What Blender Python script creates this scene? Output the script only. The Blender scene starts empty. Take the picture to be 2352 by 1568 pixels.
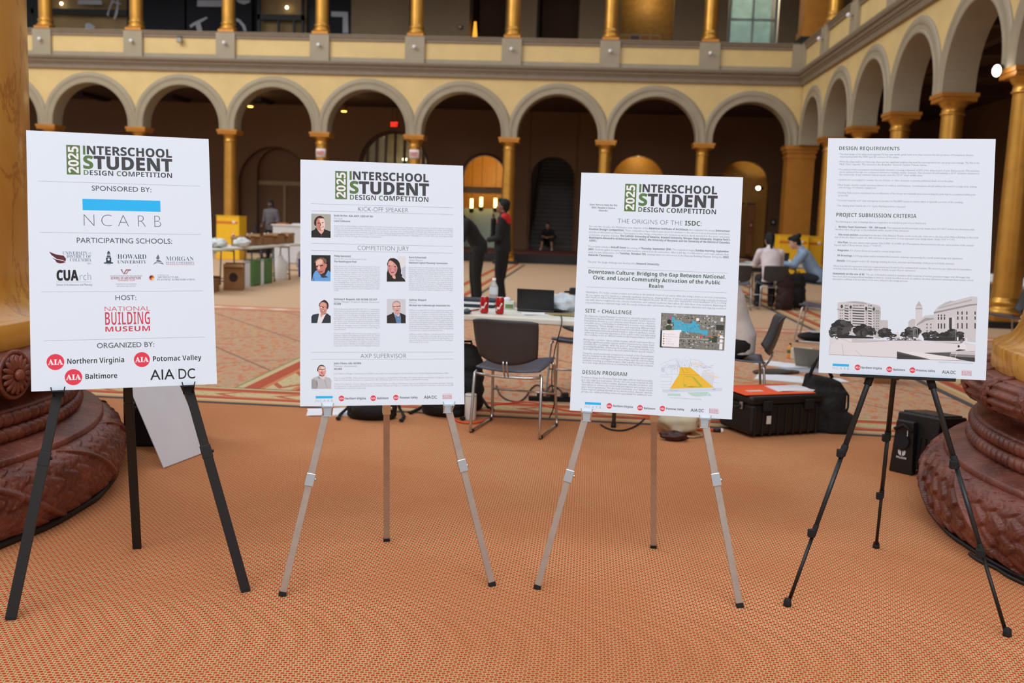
import bpy, bmesh, math, random
from mathutils import Vector, Matrix, Euler
random.seed(7)
PI = math.pi
SC = bpy.context.scene
COL = SC.collection
W, H = 2352, 1568
FPX, PITCH, ROLL, YAW, EYE = 2210.66, 0.125517, 0.034879, -0.074992, 1.4

# ------------------------------------------------------------------ camera
def cam_axes():
    c, s = math.cos(YAW), math.sin(YAW)
    cp, sp = math.cos(PITCH), math.sin(PITCH)
    rx = Vector((c, -s, 0)); ry = Vector((s, c, 0)); rz = Vector((0, 0, 1))
    return rx, ry*sp + rz*cp, ry*cp - rz*sp
RX, UP, FW = cam_axes()
def ray(px, py):
    X, Y = px - W/2, py - H/2
    cr, sr = math.cos(ROLL), math.sin(ROLL)
    a, b = X*cr + Y*sr, -X*sr + Y*cr
    return RX*(a/FPX) - UP*(b/FPX) + FW
def at(px, py, z=None, y=None, x=None):
    """world point seen at a photo pixel, on the level z, the plane y or the plane x"""
    r = ray(px, py)
    if y is not None: t = y/r.y
    elif x is not None: t = x/r.x
    else: t = (z - EYE)/r.z
    return Vector((0, 0, EYE)) + r*t
def pix(p):
    v = Vector(p) - Vector((0, 0, EYE)); d = v.dot(FW); X, Y = FPX*v.dot(RX)/d, -FPX*v.dot(UP)/d
    cr, sr = math.cos(ROLL), math.sin(ROLL)
    return W/2 + X*cr - Y*sr, H/2 + X*sr + Y*cr
def make_camera():
    cr, sr = math.cos(ROLL), math.sin(ROLL)
    ix = RX*cr + UP*sr
    iy = -RX*sr + UP*cr
    cd = bpy.data.cameras.new('camera'); o = bpy.data.objects.new('camera', cd); COL.objects.link(o)
    m = Matrix((ix, iy, -FW)).transposed().to_4x4(); m.translation = Vector((0, 0, EYE))
    o.matrix_world = m
    cd.sensor_width = 36; cd.lens = 36*FPX/W; cd.clip_end = 300; cd.clip_start = 0.05
    cd.dof.use_dof = True; cd.dof.focus_distance = 3.75; cd.dof.aperture_fstop = 3.0
    SC.camera = o
make_camera()
vs = SC.view_settings
vs.view_transform = 'Standard'; vs.look = 'None'; vs.gamma = 1; vs.exposure = .06; vs.use_curve_mapping = False

# ------------------------------------------------------------------ materials
def lin(c):
    return tuple(((v/255)/12.92 if v/255 <= .04045 else ((v/255+.055)/1.055)**2.4) for v in c)
class E:
    """small wrapper that turns python arithmetic into shader math nodes"""
    def __init__(s, nt, so): s.nt, s.so = nt, so
    def op(s, o, *b):
        n = s.nt.nodes.new('ShaderNodeMath'); n.operation = o
        for i, v in enumerate((s,)+b):
            if isinstance(v, E): s.nt.links.new(v.so, n.inputs[i])
            else: n.inputs[i].default_value = v
        return E(s.nt, n.outputs[0])
    def __add__(s, b): return s.op('ADD', b)
    def __sub__(s, b): return s.op('SUBTRACT', b)
    def __mul__(s, b): return s.op('MULTIPLY', b)
    def __truediv__(s, b): return s.op('DIVIDE', b)
    def frac(s): return s.op('FRACT')
    def floor(s): return s.op('FLOOR')
    def abs(s): return s.op('ABSOLUTE')
    def lt(s, b): return s.op('LESS_THAN', b)
    def gt(s, b): return s.op('GREATER_THAN', b)
    def mx(s, b): return s.op('MAXIMUM', b)
    def mn(s, b): return s.op('MINIMUM', b)
def band(e, lo, hi): return e.gt(lo)*e.lt(hi)
def mixc(nt, fac, a, b):
    n = nt.nodes.new('ShaderNodeMix'); n.data_type = 'RGBA'
    for k, v in ((0, fac), (6, a), (7, b)):
        if isinstance(v, E): nt.links.new(v.so, n.inputs[k])
        elif isinstance(v, bpy.types.NodeSocket): nt.links.new(v, n.inputs[k])
        elif k == 0: n.inputs[0].default_value = v
        else: n.inputs[k].default_value = (*v, 1)
    return n.outputs[2]
def coords(nt):
    tc = nt.nodes.new('ShaderNodeTexCoord'); return tc.outputs['Object']
def noise(nt, vec, scale, detail=3, rough=.55, dist=0):
    n = nt.nodes.new('ShaderNodeTexNoise'); nt.links.new(vec, n.inputs['Vector'])
    n.inputs['Scale'].default_value = scale; n.inputs['Detail'].default_value = detail
    n.inputs['Roughness'].default_value = rough; n.inputs['Distortion'].default_value = dist
    return E(nt, n.outputs['Fac'])
MATS = {}
def newmat(name):
    m = bpy.data.materials.new(name); m.use_nodes = True
    nt = m.node_tree; b = nt.nodes['Principled BSDF']
    return m, nt, b
def mt(name, c, rough=.6, metal=0, var=.12, vscale=6, bump=0, bscale=60, coat=0, emit=0, trans=0, c2=None):
    if name in MATS: return MATS[name]
    m, nt, b = newmat(name)
    lc = lin(c)
    b.inputs['Roughness'].default_value = rough; b.inputs['Metallic'].default_value = metal
    b.inputs['Coat Weight'].default_value = coat
    if trans: b.inputs['Transmission Weight'].default_value = trans; b.inputs['IOR'].default_value = 1.3
    if var or c2:
        v = noise(nt, coords(nt), vscale, 4)
        dk = lin(c2) if c2 else tuple(x*(1-var*1.6) for x in lc)
        lt_ = lc if c2 else tuple(min(1, x*(1+var)) for x in lc)
        k = (v - .3)*2.5
        k = k.mx(0.0).mn(1.0)
        nt.links.new(mixc(nt, k, dk, lt_), b.inputs['Base Color'])
    else:
        b.inputs['Base Color'].default_value = (*lc, 1)
    if bump:
        bn = nt.nodes.new('ShaderNodeBump'); bn.inputs['Strength'].default_value = bump; bn.inputs['Distance'].default_value = .02
        h = noise(nt, coords(nt), bscale, 5)
        nt.links.new(h.so, bn.inputs['Height']); nt.links.new(bn.outputs[0], b.inputs['Normal'])
    if emit:
        b.inputs['Emission Color'].default_value = (*lc, 1); b.inputs['Emission Strength'].default_value = emit
    MATS[name] = m
    return m
def ink(c):
    """flat printing ink or paint of one colour"""
    return mt('ink_%02x%02x%02x' % tuple(c), c, rough=.75, var=0)

# ------------------------------------------------------------------ mesh building
class MB:
    def __init__(s): s.v = []; s.f = []; s.mi = []; s.sm = []; s.mats = []; s.M = Matrix()
    def slot(s, m):
        if m not in s.mats: s.mats.append(m)
        return s.mats.index(m)
    def add(s, vs_, fs, m, smooth=False):
        k = len(s.v); i = s.slot(m)
        s.v += [s.M @ Vector(p) for p in vs_]
        for f in fs:
            s.f.append([k+j for j in f]); s.mi.append(i); s.sm.append(smooth)
    def box(s, c, d, m, R=None):
        P = []
        for z in (-.5, .5):
            for y in (-.5, .5):
                for x in (-.5, .5):
                    p = Vector((x*d[0], y*d[1], z*d[2]))
                    if R is not None: p = R @ p
                    P.append(p + Vector(c))
        s.add(P, [(0,2,3,1),(4,5,7,6),(0,1,5,4),(2,6,7,3),(0,4,6,2),(1,3,7,5)], m)
    def bar(s, a, b, w, t, m, side=None):
        """square bar from a to b, width w across side, thickness t"""
        a, b = Vector(a), Vector(b); d = (b-a).normalized()
        side = Vector(side) if side is not None else (Vector((0,0,1)) if abs(d.z) < .9 else Vector((1,0,0)))
        u = (side - d*side.dot(d)).normalized(); v = d.cross(u)
        P = [p + u*(i*w/2) + v*(j*t/2) for p in (a, b) for i, j in ((-1,-1),(1,-1),(1,1),(-1,1))]
        s.add(P, [(3,2,1,0),(4,5,6,7),(0,1,5,4),(1,2,6,5),(2,3,7,6),(3,0,4,7)], m)
    def tube(s, pts, r, m, n=8, closed=False, cap=True):
        pts = [Vector(p) for p in pts]; K = len(pts)
        rr = r if isinstance(r, (list, tuple)) else [r]*K
        P = []; u = None
        for i, p in enumerate(pts):
            if closed: d = pts[(i+1) % K] - pts[i-1]
            else: d = pts[min(i+1, K-1)] - pts[max(i-1, 0)]
            d = d.normalized() if d.length > 1e-9 else Vector((0,0,1))
            if u is None: u = d.orthogonal().normalized()
            u = (u - d*u.dot(d)); u = u.normalized() if u.length > 1e-6 else d.orthogonal().normalized()
            v = d.cross(u)
            for k in range(n):
                a = 2*PI*k/n
                P.append(p + (u*math.cos(a) + v*math.sin(a))*rr[i])
        F = []
        for i in range(K if closed else K-1):
            j = (i+1) % K
            for k in range(n):
                k2 = (k+1) % n
                F.append((i*n+k, i*n+k2, j*n+k2, j*n+k))
        s.add(P, F, m, True)
        if cap and not closed:
            s.add(P[:n], [tuple(range(n-1, -1, -1))], m); s.add(P[-n:], [tuple(range(n))], m)
    def lathe(s, prof, m, n=32, c=(0,0,0), smooth=True, a0=0, a1=2*PI, fn=None):
        full = abs(a1-a0-2*PI) < 1e-6; N = n if full else n+1
        P = []
        for k in range(N):
            a = a0 + (a1-a0)*k/n
            for i, (r, z) in enumerate(prof):
                if fn: r, z = fn(a, i, r, z)
                P.append((c[0]+r*math.cos(a), c[1]+r*math.sin(a), c[2]+z))
        L = len(prof); F = []
        for k in range(n):
            k2 = (k+1) % N
            for i in range(L-1):
                F.append((k*L+i, k2*L+i, k2*L+i+1, k*L+i+1))
        s.add(P, F, m, smooth)
    def ell(s, c, r, m, n=16, R=None, k=10):
        P = []; c = Vector(c)
        if not isinstance(r, (tuple, list)): r = (r, r, r)
        for i in range(k+1):
            t = PI*i/k
            for j in range(n):
                a = 2*PI*j/n
                p = Vector((r[0]*math.sin(t)*math.cos(a), r[1]*math.sin(t)*math.sin(a), r[2]*math.cos(t)))
                if R is not None: p = R @ p
                P.append(c+p)
        F = []
        for i in range(k):
            for j in range(n):
                j2 = (j+1) % n
                F.append((i*n+j, (i+1)*n+j, (i+1)*n+j2, i*n+j2))
        s.add(P, F, m, True)
    def prism(s, poly, y0, y1, m, ax='y', smooth=False):
        """polygon in two axes extruded along the third"""
        def q(a, b, t):
            return {'y': (a, t, b), 'x': (t, a, b), 'z': (a, b, t)}[ax]
        n = len(poly)
        P = [q(a, b, y0) for a, b in poly] + [q(a, b, y1) for a, b in poly]
        s.add(P, [tuple(range(n)), tuple(range(2*n-1, n-1, -1))], m)
        s.add(P, [(i, i+n, (i+1) % n+n, (i+1) % n) for i in range(n)], m, smooth)
    def sheet(s, rows, m, smooth=True, thick=0):
        """grid of points (list of rows)"""
        nr, nc = len(rows), len(rows[0])
        P = [p for r in rows for p in r]
        s.add(P, [(i*nc+j, i*nc+j+1, (i+1)*nc+j+1, (i+1)*nc+j) for i in range(nr-1) for j in range(nc-1)], m, smooth)
    def build(s, name, parent=None, bevel=0, seg=2, solid=0, recalc=True, sub=0, remesh=0, smooth_it=0):
        me = bpy.data.meshes.new(name)
        me.from_pydata([tuple(p) for p in s.v], [], s.f)
        for m in s.mats: me.materials.append(m)
        me.polygons.foreach_set('material_index', s.mi)
        me.polygons.foreach_set('use_smooth', s.sm)
        me.update()
        if recalc:
            bm = bmesh.new(); bm.from_mesh(me)
            bmesh.ops.remove_doubles(bm, verts=bm.verts, dist=1e-5)
            bmesh.ops.recalc_face_normals(bm, faces=bm.faces)
            bm.to_mesh(me); bm.free()
        o = bpy.data.objects.new(name, me); COL.objects.link(o)
        if parent is not None: o.parent = parent
        if solid:
            md = o.modifiers.new('thickness', 'SOLIDIFY'); md.thickness = solid; md.offset = 0
        if remesh:
            md = o.modifiers.new('merge', 'REMESH'); md.mode = 'VOXEL'; md.voxel_size = remesh; md.use_smooth_shade = True
        if smooth_it:
            md = o.modifiers.new('relax', 'SMOOTH'); md.iterations = smooth_it; md.factor = .5
        if bevel:
            md = o.modifiers.new('bevel', 'BEVEL'); md.width = bevel; md.segments = seg; md.limit_method = 'ANGLE'; md.angle_limit = math.radians(40)
        if sub:
            md = o.modifiers.new('subdivision', 'SUBSURF'); md.levels = sub; md.render_levels = sub
        return o
def tag(o, label=None, cat=None, group=None, kind=None):
    if label: o['label'] = label
    if cat: o['category'] = cat
    if group: o['group'] = group
    if kind: o['kind'] = kind
    return o
def thing(name, label, cat, loc=(0,0,0), rz=0, group=None):
    o = bpy.data.objects.new(name, None); COL.objects.link(o); o.empty_display_size = .1
    o.location = loc; o.rotation_euler = (0, 0, rz)
    return tag(o, label, cat, group)
def struct(o): o['kind'] = 'structure'; return o
def kids(o): return [c for c in COL.objects if c.parent == o]
def dup(root, loc, rz, label, group=None):
    """a copy of a thing with copies of its parts and sub-parts, sharing their meshes"""
    def cp(o, par):
        c = o.copy(); COL.objects.link(c)
        if par is not None: c.parent = par
        for k in KID[o]: cp(k, c)
        return c
    KID = {}
    def walk(o):
        KID[o] = kids(o)
        for k in KID[o]: walk(k)
    walk(root)
    c = cp(root, None)
    c.location = loc; c.rotation_euler = (0, 0, rz); c['label'] = label
    if group: c['group'] = group
    return c
ORD = ['first','second','third','fourth','fifth','sixth','seventh','eighth','ninth','tenth','eleventh','twelfth']

# ------------------------------------------------------------------ light
def make_world():
    w = bpy.data.worlds.new('daylight'); SC.world = w; w.use_nodes = True
    nt = w.node_tree; bg = nt.nodes['Background']
    tc = nt.nodes.new('ShaderNodeTexCoord'); sp = nt.nodes.new('ShaderNodeSeparateXYZ')
    nt.links.new(tc.outputs['Generated'], sp.inputs[0])
    k = (E(nt, sp.outputs[2])*1.2 + .1).mx(0.0).mn(1.0)
    nt.links.new(mixc(nt, k, (.44, .44, .46), (.82, .85, .92)), bg.inputs['Color'])
    bg.inputs['Strength'].default_value = 1.0
make_world()
def area(name, loc, target, size, power, color=(1,1,1)):
    l = bpy.data.lights.new(name, 'AREA'); l.energy = power; l.shape = 'RECTANGLE'; l.size, l.size_y = size; l.color = color
    o = bpy.data.objects.new(name, l); COL.objects.link(o); o.location = loc
    o.rotation_euler = (Vector(target)-Vector(loc)).to_track_quat('-Z', 'Y').to_euler()
    return o
def spot(name, loc, target, power, angle=60, color=(1,.75,.4), r=.05):
    l = bpy.data.lights.new(name, 'SPOT'); l.energy = power; l.spot_size = math.radians(angle); l.spot_blend = .6; l.color = color; l.shadow_soft_size = r
    o = bpy.data.objects.new(name, l); COL.objects.link(o); o.location = loc
    o.rotation_euler = (Vector(target)-Vector(loc)).to_track_quat('-Z', 'Y').to_euler()
    return o
def point(name, loc, power, color=(1,.75,.4), r=.08):
    l = bpy.data.lights.new(name, 'POINT'); l.energy = power; l.color = color; l.shadow_soft_size = r
    o = bpy.data.objects.new(name, l); COL.objects.link(o); o.location = loc
    return o
# ================================================================== THE HALL
XR, YB, S, D0, AW = 6.26, 30.62, 3.03, 2.82, .66
ZC, ZK, ZR = 3.964, 5.758, 6.978
YG, XG = 36.6, 12.2                    # walls at the back of the two galleries
HW = .275                              # half thickness of the arcade walls
XL = -27.0                             # how far the back arcade runs to the left
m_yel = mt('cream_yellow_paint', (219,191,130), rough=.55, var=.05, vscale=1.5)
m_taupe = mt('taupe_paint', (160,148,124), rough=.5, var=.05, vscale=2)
m_rail = mt('grey_brown_paint', (130,114,94), rough=.5, var=.05)
m_gold = mt('gilded_plaster', (208,152,66), rough=.34, metal=.72, var=.10, vscale=3)
m_goldp = mt('gold_painted_wood', (198,132,50), rough=.42, metal=.45, var=.08, vscale=3)
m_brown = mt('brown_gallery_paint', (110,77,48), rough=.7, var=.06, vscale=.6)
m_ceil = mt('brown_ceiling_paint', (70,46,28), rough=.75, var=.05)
m_tan = mt('taupe_upper_wall_paint', (150,128,98), rough=.7, var=.04)
m_dark = mt('dark_bronze_metal', (26,24,24), rough=.5, var=0)
m_black = mt('black_plinth_paint', (24,22,22), rough=.5, var=.2)
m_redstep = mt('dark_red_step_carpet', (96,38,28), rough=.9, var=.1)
m_ochre = mt('ochre_niche_paint', (214,164,72), rough=.5, var=.06)
m_woodd = mt('dark_wood', (70,42,26), rough=.5, var=.15)
m_white = mt('white_gloss_glass', (235,238,240), rough=.25, var=0)
m_glass = mt('window_glass', (205,225,220), rough=.05, var=0, trans=.9)

# ---- floor with woven carpet
def floor_material():
    m, nt, b = newmat('woven_carpet')
    co = coords(nt); sp = nt.nodes.new('ShaderNodeSeparateXYZ'); nt.links.new(co, sp.inputs[0])
    x, y = E(nt, sp.outputs[0]), E(nt, sp.outputs[1])
    wob = noise(nt, co, 9, 2)
    def cells(px, py, off=0.0):
        v = y/py + off + (wob-.5)*.5; row = v.floor()
        u = x/px + (row*.5).frac() + off*.5
        return u.frac()-.5, v.frac()-.5
    u, v = cells(.025, .014)
    red = (u*u*9.4 + v*v*4.1).lt(.72)
    dark = (u.abs().gt(.41))*(v.abs().lt(.22))
    n1 = noise(nt, co, .55, 4); n2 = noise(nt, co, 900, 2)
    tan = mixc(nt, n2, lin((186,144,96)), lin((226,188,134)))
    c = mixc(nt, red, tan, lin((182,60,36)))
    c = mixc(nt, dark, c, lin((44,40,32)))
    c = mixc(nt, ((n1-.42)*3.0).mx(0.0).mn(.35), c, lin((172,100,58)))
    # figured field beyond the near border and plain weave beyond that
    fld = band(y, 7.3, 13.25)
    st = nt.nodes.new('ShaderNodeMapping'); nt.links.new(co, st.inputs['Vector']); st.inputs['Scale'].default_value = (1, .45, 1)
    b1, b2 = noise(nt, st.outputs[0], 16, 3), noise(nt, st.outputs[0], 13, 2, dist=1.5)
    f = mixc(nt, b1.gt(.55), lin((192,156,124)), lin((202,126,92)))
    f = mixc(nt, b2.gt(.64), f, lin((206,160,104)))
    f = mixc(nt, b2.lt(.36), f, lin((198,164,132)))
    gx, gy = ((x+y*.78)/1.22).frac(), ((x*.9-y)/2.3).frac()
    f = mixc(nt, band(gx, 0, .03).mx(band(gy, 0, .012)), f, lin((150,112,98)))
    c = mixc(nt, fld, c, f)
    far = y.gt(13.25)
    g = mixc(nt, noise(nt, st.outputs[0], 26, 3), lin((192,156,120)), lin((210,178,146)))
    c = mixc(nt, far, c, g)
    nt.links.new(c, b.inputs['Base Color']); b.inputs['Roughness'].default_value = .95
    b.inputs['Specular IOR Level'].default_value = .12
    bn = nt.nodes.new('ShaderNodeBump'); bn.inputs['Strength'].default_value = .35; bn.inputs['Distance'].default_value = .004
    hh = (u*u*6 + v*v*5).mn(1.0)
    nt.links.new(hh.so, bn.inputs['Height']); nt.links.new(bn.outputs[0], b.inputs['Normal'])
    return m
def border_material():
    """red, cream and red bands with arrow shaped motifs; long axis on local x"""
    m, nt, b = newmat('carpet_border')
    co = coords(nt); sp = nt.nodes.new('ShaderNodeSeparateXYZ'); nt.links.new(co, sp.inputs[0])
    x, y = E(nt, sp.outputs[0]), E(nt, sp.outputs[1])     # y from 0 to 1 across the border in units of its width
    cream, redc, green, blue = lin((206,186,140)), lin((182,72,42)), lin((126,142,96)), lin((58,70,82))
    c = mixc(nt, y.lt(2), cream, cream)
    u = (x/.75).frac(); k = ((y-.56)*4.2).abs()
    arrow = band(u - k*.55, .06, .22) * k.lt(.55)
    fl = noise(nt, co, 24, 2).gt(.62) * k.lt(.52)
    c = mixc(nt, fl, c, lin((150,140,92))); c = mixc(nt, arrow, c, lin((186,84,52)))
    c = mixc(nt, band(y, .25, .38).mx(band(y, .74, .90)), c, redc)
    c = mixc(nt, band(y, .38, .43).mx(band(y, .69, .74)), c, lin((206,128,78)))
    c = mixc(nt, y.gt(.975), c, green)
    c = mixc(nt, band(y, .08, .17), c, lin((206,158,104)))
    c = mixc(nt, y.lt(.08), c, blue)
    c = mixc(nt, noise(nt, co, 300, 2)*.25, c, lin((150,110,70)))
    nt.links.new(c, b.inputs['Base Color']); b.inputs['Roughness'].default_value = .95
    return m
def thin_border_material():
    m, nt, b = newmat('carpet_thin_border')
    co = coords(nt); sp = nt.nodes.new('ShaderNodeSeparateXYZ'); nt.links.new(co, sp.inputs[0])
    x, y = E(nt, sp.outputs[0]), E(nt, sp.outputs[1])
    k = ((x/.78).frac()-.5).abs()*.8 + (y-.5).abs()*1.6
    c = mixc(nt, k.lt(.30), lin((204,160,124)), lin((224,206,176)))
    c = mixc(nt, band(y, .06, .28).mx(band(y, .72, .94)), c, lin((198,112,86)))
    nt.links.new(c, b.inputs['Base Color']); b.inputs['Roughness'].default_value = .95
    return m
b = MB(); m_floor = floor_material()
b.add([(-32,-8,0),(XG+.5,-8,0),(XG+.5,YG+3.5,0),(-32,YG+3.5,0)], [(0,1,2,3)], m_floor)
b.v = [p for p in b.v]
floor = struct(b.build('floor'))
m_border, m_thin = border_material(), thin_border_material()
def border(name, x0, y0, length, width, rot, z, m):
    q = MB(); q.add([(0,0,0),(length/width*1.0,0,0),(length/width,1,0),(0,1,0)], [(0,1,2,3)], m)
    o = q.build(name, floor); o.location = (x0, y0, z); o.rotation_euler = (0, 0, rot); o.scale = (width, width, 1)
    return struct(o)
border('border_band', -14, 6.72, 26, .62, 0, .004, m_border)
border('border_band', -1.95, 7.34, 23.2, .80, PI/2, .006, m_border)
border('border_band', 3.20, 30.5, 23.2, .80, -PI/2, .006, m_border)
border('border_band', -14, 13.25, 26, .60, 0, .003, m_thin)

# ---- walls pierced by arches
def arch_wall(name, x0, x1, z0, z1, ops, y0, y1, m, m_in=None, mould=None, n=28):
    """wall along x between y0 (hall side) and y1; ops = (centre, half width, springing) arched openings"""
    b = MB(); m_in = m_in or m
    low = [(x0, z0)]
    for xc, hw, zs in ops:
        low += [(xc-hw, z0)]
        if zs > z0 + 1e-6: low += [(xc-hw, zs)]
        low += [(xc - hw*math.cos(PI*i/n), zs + hw*math.sin(PI*i/n)) for i in range(1, n)]
        if zs > z0 + 1e-6: low += [(xc+hw, zs)]
        low += [(xc+hw, z0)]
    low += [(x1, z0)]
    for (xa, za), (xb, zb) in zip(low, low[1:]):
        for y in (y0, y1):
            if xb - xa > 1e-6: b.add([(xa,y,za),(xb,y,zb),(xb,y,z1),(xa,y,z1)], [(0,1,2,3)], m)
        b.add([(xa,y0,za),(xb,y0,zb),(xb,y1,zb),(xa,y1,za)], [(0,1,2,3)], m_in, abs(zb-za) > 1e-6 and xb-xa > 1e-6)
    b.add([(x0,y0,z1),(x1,y0,z1),(x1,y1,z1),(x0,y1,z1)], [(0,1,2,3)], m)
    return b.build(name, recalc=False)
PROF = [(0,.0),(0,.035),(.02,.05),(.055,.05),(.07,.03),(.16,.03),(.20,.05),(.25,.055),(.30,.045),(.335,.02),(.335,0)]
def moulding(parent, xc, R, zs, z0, xa, xb, y, m, n=32):
    """archivolt around an opening, cut off at the middle of the pier on either side"""
    b = MB(); rows = []
    def row(cx, cz, dx, dz):
        return [(min(max(cx + dx*r, xa), xb), y - p, cz + dz*r) for r, p in ((R+q[0], q[1]) for q in PROF)]
    rows.append([(max(xc-R-q[0], xa), y-q[1], z0) for q in PROF])
    for i in range(n+1):
        t = PI*i/n; rows.append(row(xc, zs, -math.cos(t), math.sin(t)))
    rows.append([(min(xc+R+q[0], xb), y-q[1], z0) for q in PROF])
    b.sheet(rows, m, smooth=False)
    return struct(b.build('arch_moulding', parent))
NB = 10
colx = [XR - D0 - k*S for k in range(NB)]              # back colonnade, right to left
coly = [YB - D0 - k*S for k in range(8)]               # right colonnade, far to near
IN = .25
def bays(xs, x_end):
    """(centre, half width, springing, left edge, right edge) of each arch; xs ascending column positions"""
    L = list(zip(xs, xs[1:])); out = []
    for a, c in L:
        hw = (c-a)/2 - IN
        if c == x_end: out.append(((a+IN+c-.27)/2, (c-.27-a-IN)/2, ZC+.12, a, c))
        else: out.append(((a+c)/2, hw, ZC+.09, a, c))
    return out
xs = sorted(colx) + [XR]
bk = bays(xs, XR)
YW = YB + .055
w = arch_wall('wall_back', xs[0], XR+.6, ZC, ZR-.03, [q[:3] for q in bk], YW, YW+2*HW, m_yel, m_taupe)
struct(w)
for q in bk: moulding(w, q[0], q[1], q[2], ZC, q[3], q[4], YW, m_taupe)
# the right hand arcade is the same wall turned a quarter: local x runs from the near end to the corner
ys = sorted(coly) + [YB]
loc_ys = [v - ys[0] for v in ys]
rk = bays(loc_ys, loc_ys[-1])
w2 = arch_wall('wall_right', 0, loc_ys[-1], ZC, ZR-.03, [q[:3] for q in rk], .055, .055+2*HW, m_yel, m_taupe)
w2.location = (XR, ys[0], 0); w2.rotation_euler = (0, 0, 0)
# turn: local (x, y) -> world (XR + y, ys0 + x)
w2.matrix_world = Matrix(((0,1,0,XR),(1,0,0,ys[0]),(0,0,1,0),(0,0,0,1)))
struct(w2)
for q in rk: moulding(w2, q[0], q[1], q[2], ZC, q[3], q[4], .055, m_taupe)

# ---- cornice and balustrade running round the corner
YN = 2.0
def corner_sweep(name, prof, m, smooth=False):
    b = MB()
    rows = [[(XL, YB-o, z) for o, z in prof], [(XR-o, YB-o, z) for o, z in prof], [(XR-o, YN, z) for o, z in prof]]
    b.sheet(rows, m, smooth)
    return struct(b.build(name))
corner_sweep('trim_1', [(-.05,ZK-.01),(.02,ZK-.01),(.03,ZK),(.03,ZK+.12),(.06,ZK+.14),(.06,ZK+.17),(.10,ZK+.19),(.12,ZK+.24),(.10,ZK+.27),(.15,ZK+.29),(.17,ZK+.34),(.17,ZK+.385),(-.3,ZK+.39)], m_rail)
corner_sweep('trim_2', [(.02,ZK+.385),(.02,ZK+.52),(-.02,ZK+.53)], m_taupe)
corner_sweep('trim_3', [(-.02,ZR-.20),(.03,ZR-.19),(.03,ZR-.12),(.06,ZR-.09),(.06,ZR-.05),(.09,ZR-.03),(.09,ZR),(-.45,ZR)], m_rail)
corner_sweep('trim_4', [(-.015,ZK+.53),(-.015,ZR-.19)], m_yel)
m_gold_col = m_gold

# ---- columns
def column_parts(root, z0, zt, r0, r1, cap=True, sq=.66):
    """shaft with base and square topped capital, local z from z0 to zt"""
    b = MB(); hb = .34
    if cap:
        b.box((0,0,z0+.05), (.78,.78,.10), m_black)
    o_ = z0 + (.10 if cap else 0)
    b2 = MB()
    b2.box((0,0,o_+.04), (r0*2.5, r0*2.5, .08), m_goldp)
    b2.lathe([(r0*1.22,o_+.08),(r0*1.3,o_+.11),(r0*1.3,o_+.15),(r0*1.2,o_+.18),(r0*1.1,o_+.20),(r0*1.08,o_+.24),(r0*1.16,o_+.26),(r0*1.17,o_+.29),(r0*1.08,o_+.32),(r0*1.0,o_+.36)], m_gold, 28)
    if cap: b.build('plinth', root)
    b2.build('base', root)
    s = MB(); n = 10; za, zb = o_+.35, (zt-.36 if cap else zt)
    s.lathe([(r0+(r1-r0)*(i/n)**1.6, za+(zb-za)*i/n) for i in range(n+1)], m_gold, 32)
    s.build('shaft', root)
    if cap:
        c = MB()
        c.lathe([(r1,zt-.38),(r1*1.14,zt-.375),(r1*1.16,zt-.35),(r1*1.05,zt-.335),(r1*1.02,zt-.25),(r1*1.12,zt-.23),(r1*1.35,zt-.16),(r1*1.5,zt-.12)], m_gold, 28)
        c.box((0,0,zt-.095), (sq*.93,sq*.93,.06), m_goldp); c.box((0,0,zt-.035), (sq,sq,.07), m_goldp)
        for i in range(12):
            for sx, sy, ax in ((1,0,1),(-1,0,1),(0,1,0),(0,-1,0)):
                t = (i-5.5)*sq*.075
                c.box((sx*sq*.45 + (0 if ax else t), sy*sq*.45 + (t if ax else 0), zt-.135), (.03,.03,.03), m_goldp)
        c.build('capital', root)
proto = thing('column', '', 'column')
column_parts(proto, 0, ZC, .215, .19)
CYB, CXR = YB + AW/2, XR + AW/2
G1 = 'gold columns under the back balcony'; G2 = 'gold columns under the right balcony'
first = True
vis = {0:'eighth',1:'seventh',2:'sixth',3:'fifth',4:'fourth',5:'third',6:'second',7:'first',8:None,9:None}
for k, x in enumerate(colx):
    if k > 8: continue
    lab = 'gold round column under the back balcony, %s from the left' % vis[k] if vis[k] else 'gold round column under the back balcony, hidden behind the giant marbled column'
    c = proto if first else dup(proto, (0,0,0), 0, lab)
    first = False
    c['label'] = lab; c['group'] = G1; c.location = (x, CYB, 0)
for k, y in enumerate(coly[:6]):
    lab = 'gold round column under the right balcony, %s from the corner pier' % ORD[k]
    c = dup(proto, (CXR, y, 0), 0, lab, G2)
def pier(name, label, x0, x1, y0, y1, z0, z1):
    t = thing(name, label, 'pier', ((x0+x1)/2, (y0+y1)/2, z0))
    sx, sy, h = x1-x0, y1-y0, z1-z0
    b = MB(); b.box((0,0,.1),(sx+.12,sy+.12,.2),m_black); b.box((0,0,.3),(sx+.08,sy+.08,.2),m_goldp); b.build('base', t)
    b = MB(); b.box((0,0,(h+.4-.4)/2),(sx,sy,h-.8),m_goldp); b.build('shaft', t)
    b = MB(); b.box((0,0,h-.06),(sx+.18,sy+.18,.12),m_goldp); b.box((0,0,h-.17),(sx+.10,sy+.10,.10),m_goldp); b.box((0,0,h-.34),(sx+.06,sy+.06,.06),m_goldp); b.box((0,0,h-.26),(sx+.02,sy+.02,.3),m_goldp)
    b.build('capital', t)
    return t
pier('pier', 'square gold pier in the corner where the two arcades meet, on the hall floor', XR-.27, XR+.55, YB, YB+.62, 0, ZC-.004)
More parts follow.
